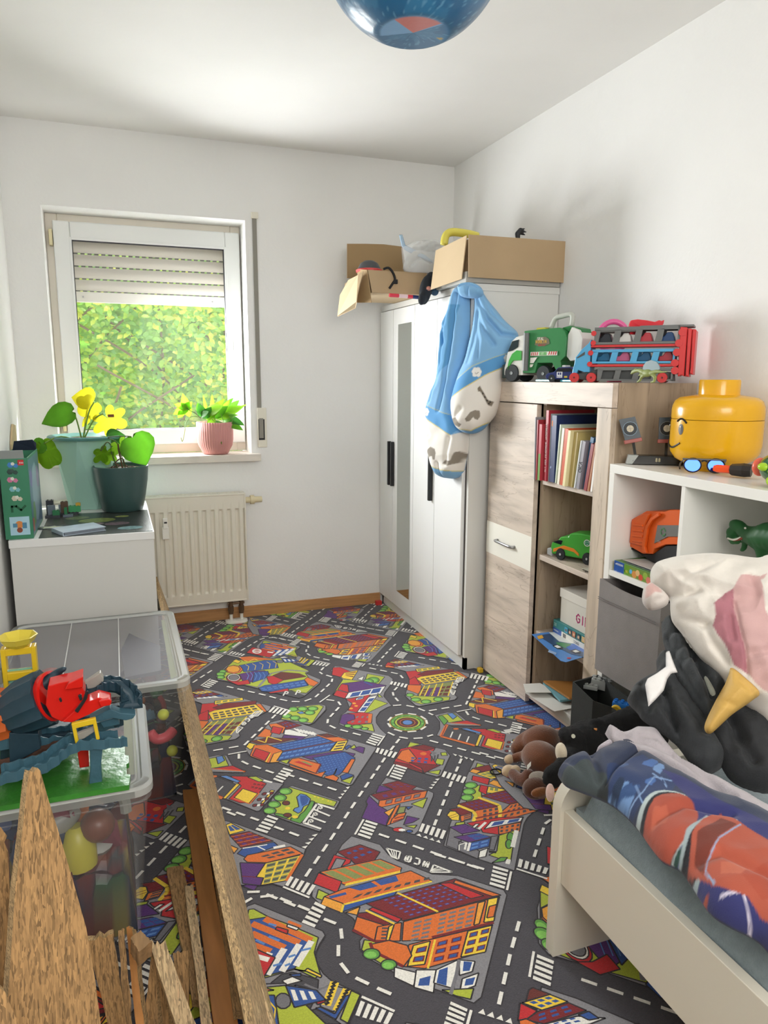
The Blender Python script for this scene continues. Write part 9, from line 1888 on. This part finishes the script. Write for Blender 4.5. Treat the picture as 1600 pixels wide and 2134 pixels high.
for s in (1, -1):
    bm = BM(); 
    for (n_, r1_, r2_, m_) in (('eye', .016, .010, BKF),): 
        c = bm.verts.new(M @ Vector(((Rh+.0008)*cos(s*.36), (Rh+.0008)*sin(s*.36), .122))); ring = [bm.verts.new(M @ Vector(((Rh+.0006)*cos(s*.36+r2_/Rh*cos(t)), (Rh+.0006)*sin(s*.36+r2_/Rh*cos(t)), .122+r1_*sin(t)))) for t in [2*pi*k/20 for k in range(20)]]
        for k in range(20): bm.faces.new((c, ring[k], ring[(k+1) % 20]))
    e_ = obj('eye', bm, BKF, hd)
    bm = BM(); bmesh.ops.create_icosphere(bm, subdivisions=2, radius=.0035, matrix=M @ Matrix.Translation(((Rh)*cos(s*.36-.02), (Rh)*sin(s*.36-.02), .129))); obj('glint', bm, WHP, e_)
# target game
tg = thing('target_game', 'black electronic shooting target with two tilted target plates on the white shelf', 'target toy', (1.60, 1.85, TZ2))
def PG(x, y, **k): return at(1220+x/4.2105, 760+y/4.2105, **k)
BKP = mat('black_gloss', '1c1d1a', .25); A_ = PG(465, 872, z=TZ2+.001); B_ = PG(850, 872, z=TZ2+.001); C_ = PG(310, 835, z=TZ2+.001); ax_ = (B_-A_).normalized(); Lb = min((B_-A_).length, .16)
n_ = Vector((-ax_.y, ax_.x, 0)); n_ = n_ if n_.dot(Vector((1, 1, 0))) > 0 else -n_
A_ = Vector((1.545, 1.868, TZ2+.001)); ax_ = Vector((.80, -.60, 0)).normalized(); ax_ = Vector((.86, -.50, 0)).normalized(); n_ = Vector((.50, .86, 0)); W3 = Matrix((ax_, n_, Vector((0, 0, 1)))).transposed().to_4x4(); MT = Matrix.Translation(A_) @ W3
bm = BM(); extrude(bm, [(-.02, 0, 0), (.185, 0, 0), (.185, 0, .028), (-.004, 0, .028), (-.02, 0, .012)], (0, .05, 0), M=MT); bmesh.ops.bevel(bm, geom=bm.edges[:], offset=.0015, segments=1, affect='EDGES'); obj('base', bm, BKP, tg)
bm = BM(); extrude(bm, [(-.036, .004, .001), (-.02, -.001, .001), (-.002, -.001, .029), (-.030, .006, .029)], (0, .03, 0), M=MT); obj('grey_panel', bm, mat('panel_grey', 'a5aaa8', .35), tg)
f = Flat(MT @ Vector((0, 0, 0)), ax_, (0, 0, 1), .0006); f.text('88', .050, .010, .011, 'c9c2a0', sx=.5); f.build('display', VC, tg)
for i, (x, tilt) in enumerate(((-.008, -.35), (.085, -.05))):
    MP = MT @ Matrix.Translation((x, .025, .026)) @ Matrix.Rotation(tilt*.6, 4, 'Y'); bm = BM(); box(bm, -.004, .004, -.003, .003, 0, .042, M=MP); arm = obj('arm', bm, BKP, tg)
    MQ = MP @ Matrix.Translation((0, -.004, .042)) @ Matrix.Rotation(-.12, 4, 'X') @ Matrix.Scale(1.3, 4); bm = BM(); extrude(bm, [(-.018, 0, .008), (.02, 0, .008), (.014, 0, .062), (-.024, 0, .062)] if i == 0 else [(-.019, 0, .008), (.019, 0, .008), (.018, 0, .062), (-.018, 0, .062)], (0, .004, 0), M=MQ); pl_ = obj('target_plate', bm, mat('plate_dark', '33404a' if i == 0 else '1b1d20', .4), tg)
    bm = BM(); box(bm, -.021, .021, -.003, .006, .0, .009, M=MQ, bev=.001); obj('red_bar', bm, mat('bar_red', '9a4a40', .4), pl_)
    f = Flat(MQ @ Vector((0, 0, 0)), MQ.to_3x3() @ Vector((1, 0, 0)), MQ.to_3x3() @ Vector((0, 0, 1)), .0006); cx_ = -.002 if i == 0 else 0; f.disc(cx_, .035, .0175, '7d97ab' if i == 0 else '6f7476'); f.disc(cx_, .035, .0162, '2a3238' if i == 0 else '141517'); f.disc(cx_, .035, .0085, 'c9c2ae'); f.stroke([(cx_-.008, .035), (cx_+.008, .035)], .0006, '6b6558'); f.stroke([(cx_, .027), (cx_, .043)], .0006, '6b6558'); f.rect(-.015, .0028, .015, .0065, 'b05a4c'); f.build('rings', VC, pl_)
# sunglasses
sg = thing('sunglasses', 'black framed sunglasses with mirrored blue lenses on the shelf edge', 'sunglasses', tuple(PG(960, 950, z=TZ2))); G0 = Vector((1.568, 1.618, TZ2+.002)); gx_ = Vector((.93, -.36, 0)).normalized(); gx_ = Vector((.80, -.60, 0)).normalized(); gy_ = Vector((-gx_.y, gx_.x, 0)); MG = Matrix.Translation(G0) @ Matrix((gx_, gy_, Vector((0, 0, 1)))).transposed().to_4x4() @ Matrix.Rotation(radians(-14), 4, 'X')
LENS = mat('blue_mirror_lens', '2f4fd0', .08, metal=.85); SGF = mat('frame_black', '15171c', .3)
for s in (-1, 1):
    P_ = [(.030*s+.024*cos(t)*(1 if cos(t)*s > 0 else .92), 0, .024+.019*sin(t)*(1 if sin(t) > 0 else 1.1)) for t in [2*pi*k/24 for k in range(24)]]
    bm = BM(); extrude(bm, P_, (0, .0015, 0), M=MG); obj('lens', bm, LENS, sg); bm = BM(); tube(bm, [MG @ Vector(p) for p in P_+P_[:1]], .0022, 6, cap=False); obj('rim', bm, SGF, sg)
    bm = BM(); tube(bm, smoothpts([MG @ Vector((.055*s, .002, .036)), MG @ Vector((.058*s, .05, .036)), MG @ Vector((.055*s, .1, .03)), MG @ Vector((.050*s, .128, .012))], 5), .0025, 6); obj('temple', bm, SGF, sg)
bm = BM(); tube(bm, smoothpts([MG @ Vector((-.008, 0, .034)), MG @ Vector((0, -.001, .037)), MG @ Vector((.008, 0, .034))], 4), .0025, 6); box(bm, -.058, .058, -.002, .002, .038, .043, M=MG, bev=.001); obj('bridge', bm, SGF, sg)
# toy blaster dart holder and turtle
ot = thing('orange_toy_blaster', 'orange and black toy blaster part lying before the yellow head', 'toy', (1.60, 1.56, TZ2))
a_, b_ = at(1487, 970, x=1.575), at(1525, 974, x=1.60); a_.z = b_.z = TZ2+.02; c_ = at(1550, 978, x=1.61); c_.z = TZ2+.022
bm = BM(); d_ = (b_-a_); tube(bm, [a_, a_+d_*.2, b_], [.008, .0115, .0115], 6); obj('orange_barrel', bm, mat('neon_orange', 'f0521f', .3), ot); bm = BM(); tube(bm, [b_, c_, c_+d_*.4], [.016, .019, .017], 8); obj('black_body', bm, mat('dark_body', '2a2422', .4), ot)
tt = thing('toy_turtle', 'glossy dark green and lime toy turtle-like ball at the shelf end', 'toy', (1.56, 1.37, TZ2)); tcn = at(1592, 965, x=1.56); tcn = Vector((1.565, 1.352, TZ2+.047)); 
bm = BM(); bmesh.ops.create_uvsphere(bm, u_segments=32, v_segments=20, radius=1, matrix=Matrix.Translation(tcn) @ Matrix.Diagonal((.052, .062, .042, 1))); obj('shell', bm, mat('turtle_green', '1f5a30', .12, coat=.6), tt, smooth=True)
LIM = mat('turtle_lime', 'a3cc2c', .25)
for s in ((-.9, .30, .1), (-.5, -.2, .75), (.1, .4, .85), (-.95, -.25, -.1)): 
    v_ = Vector(s).normalized(); bm = BM(); bmesh.ops.create_uvsphere(bm, u_segments=14, v_segments=8, radius=1, matrix=Matrix.Translation(tcn+Vector((v_.x*.049, v_.y*.058, v_.z*.040))) @ Matrix.Diagonal((.014, .017, .011, 1))); obj('lime_patch', bm, LIM, tt, smooth=True)
bm = BM(); bmesh.ops.create_uvsphere(bm, u_segments=16, v_segments=10, radius=1, matrix=Matrix.Translation(tcn+Vector((-.012, .062, -.002))) @ Matrix.Diagonal((.022, .016, .024, 1))); obj('snout', bm, mat('turtle_coral', 'e0644a', .3), tt, smooth=True); bm = BM(); bmesh.ops.create_uvsphere(bm, u_segments=16, v_segments=10, radius=1, matrix=Matrix.Translation(tcn+Vector((-.04, -.02, -.028))) @ Matrix.Diagonal((.022, .03, .017, 1))); obj('foot', bm, LIM, tt, smooth=True)
bm = BM(); tube(bm, smoothpts([(.95, .55, .003), (1.0, .72, .06), (1.02, .86, .10), (1.0, .95, .19)], 6), .002, 6); cbl = obj('power_cable', bm, mat('cable_copper', 'b07a5a', .5)); tag(cbl, 'thin copper-coloured cable hanging below the bed frame', 'cable')
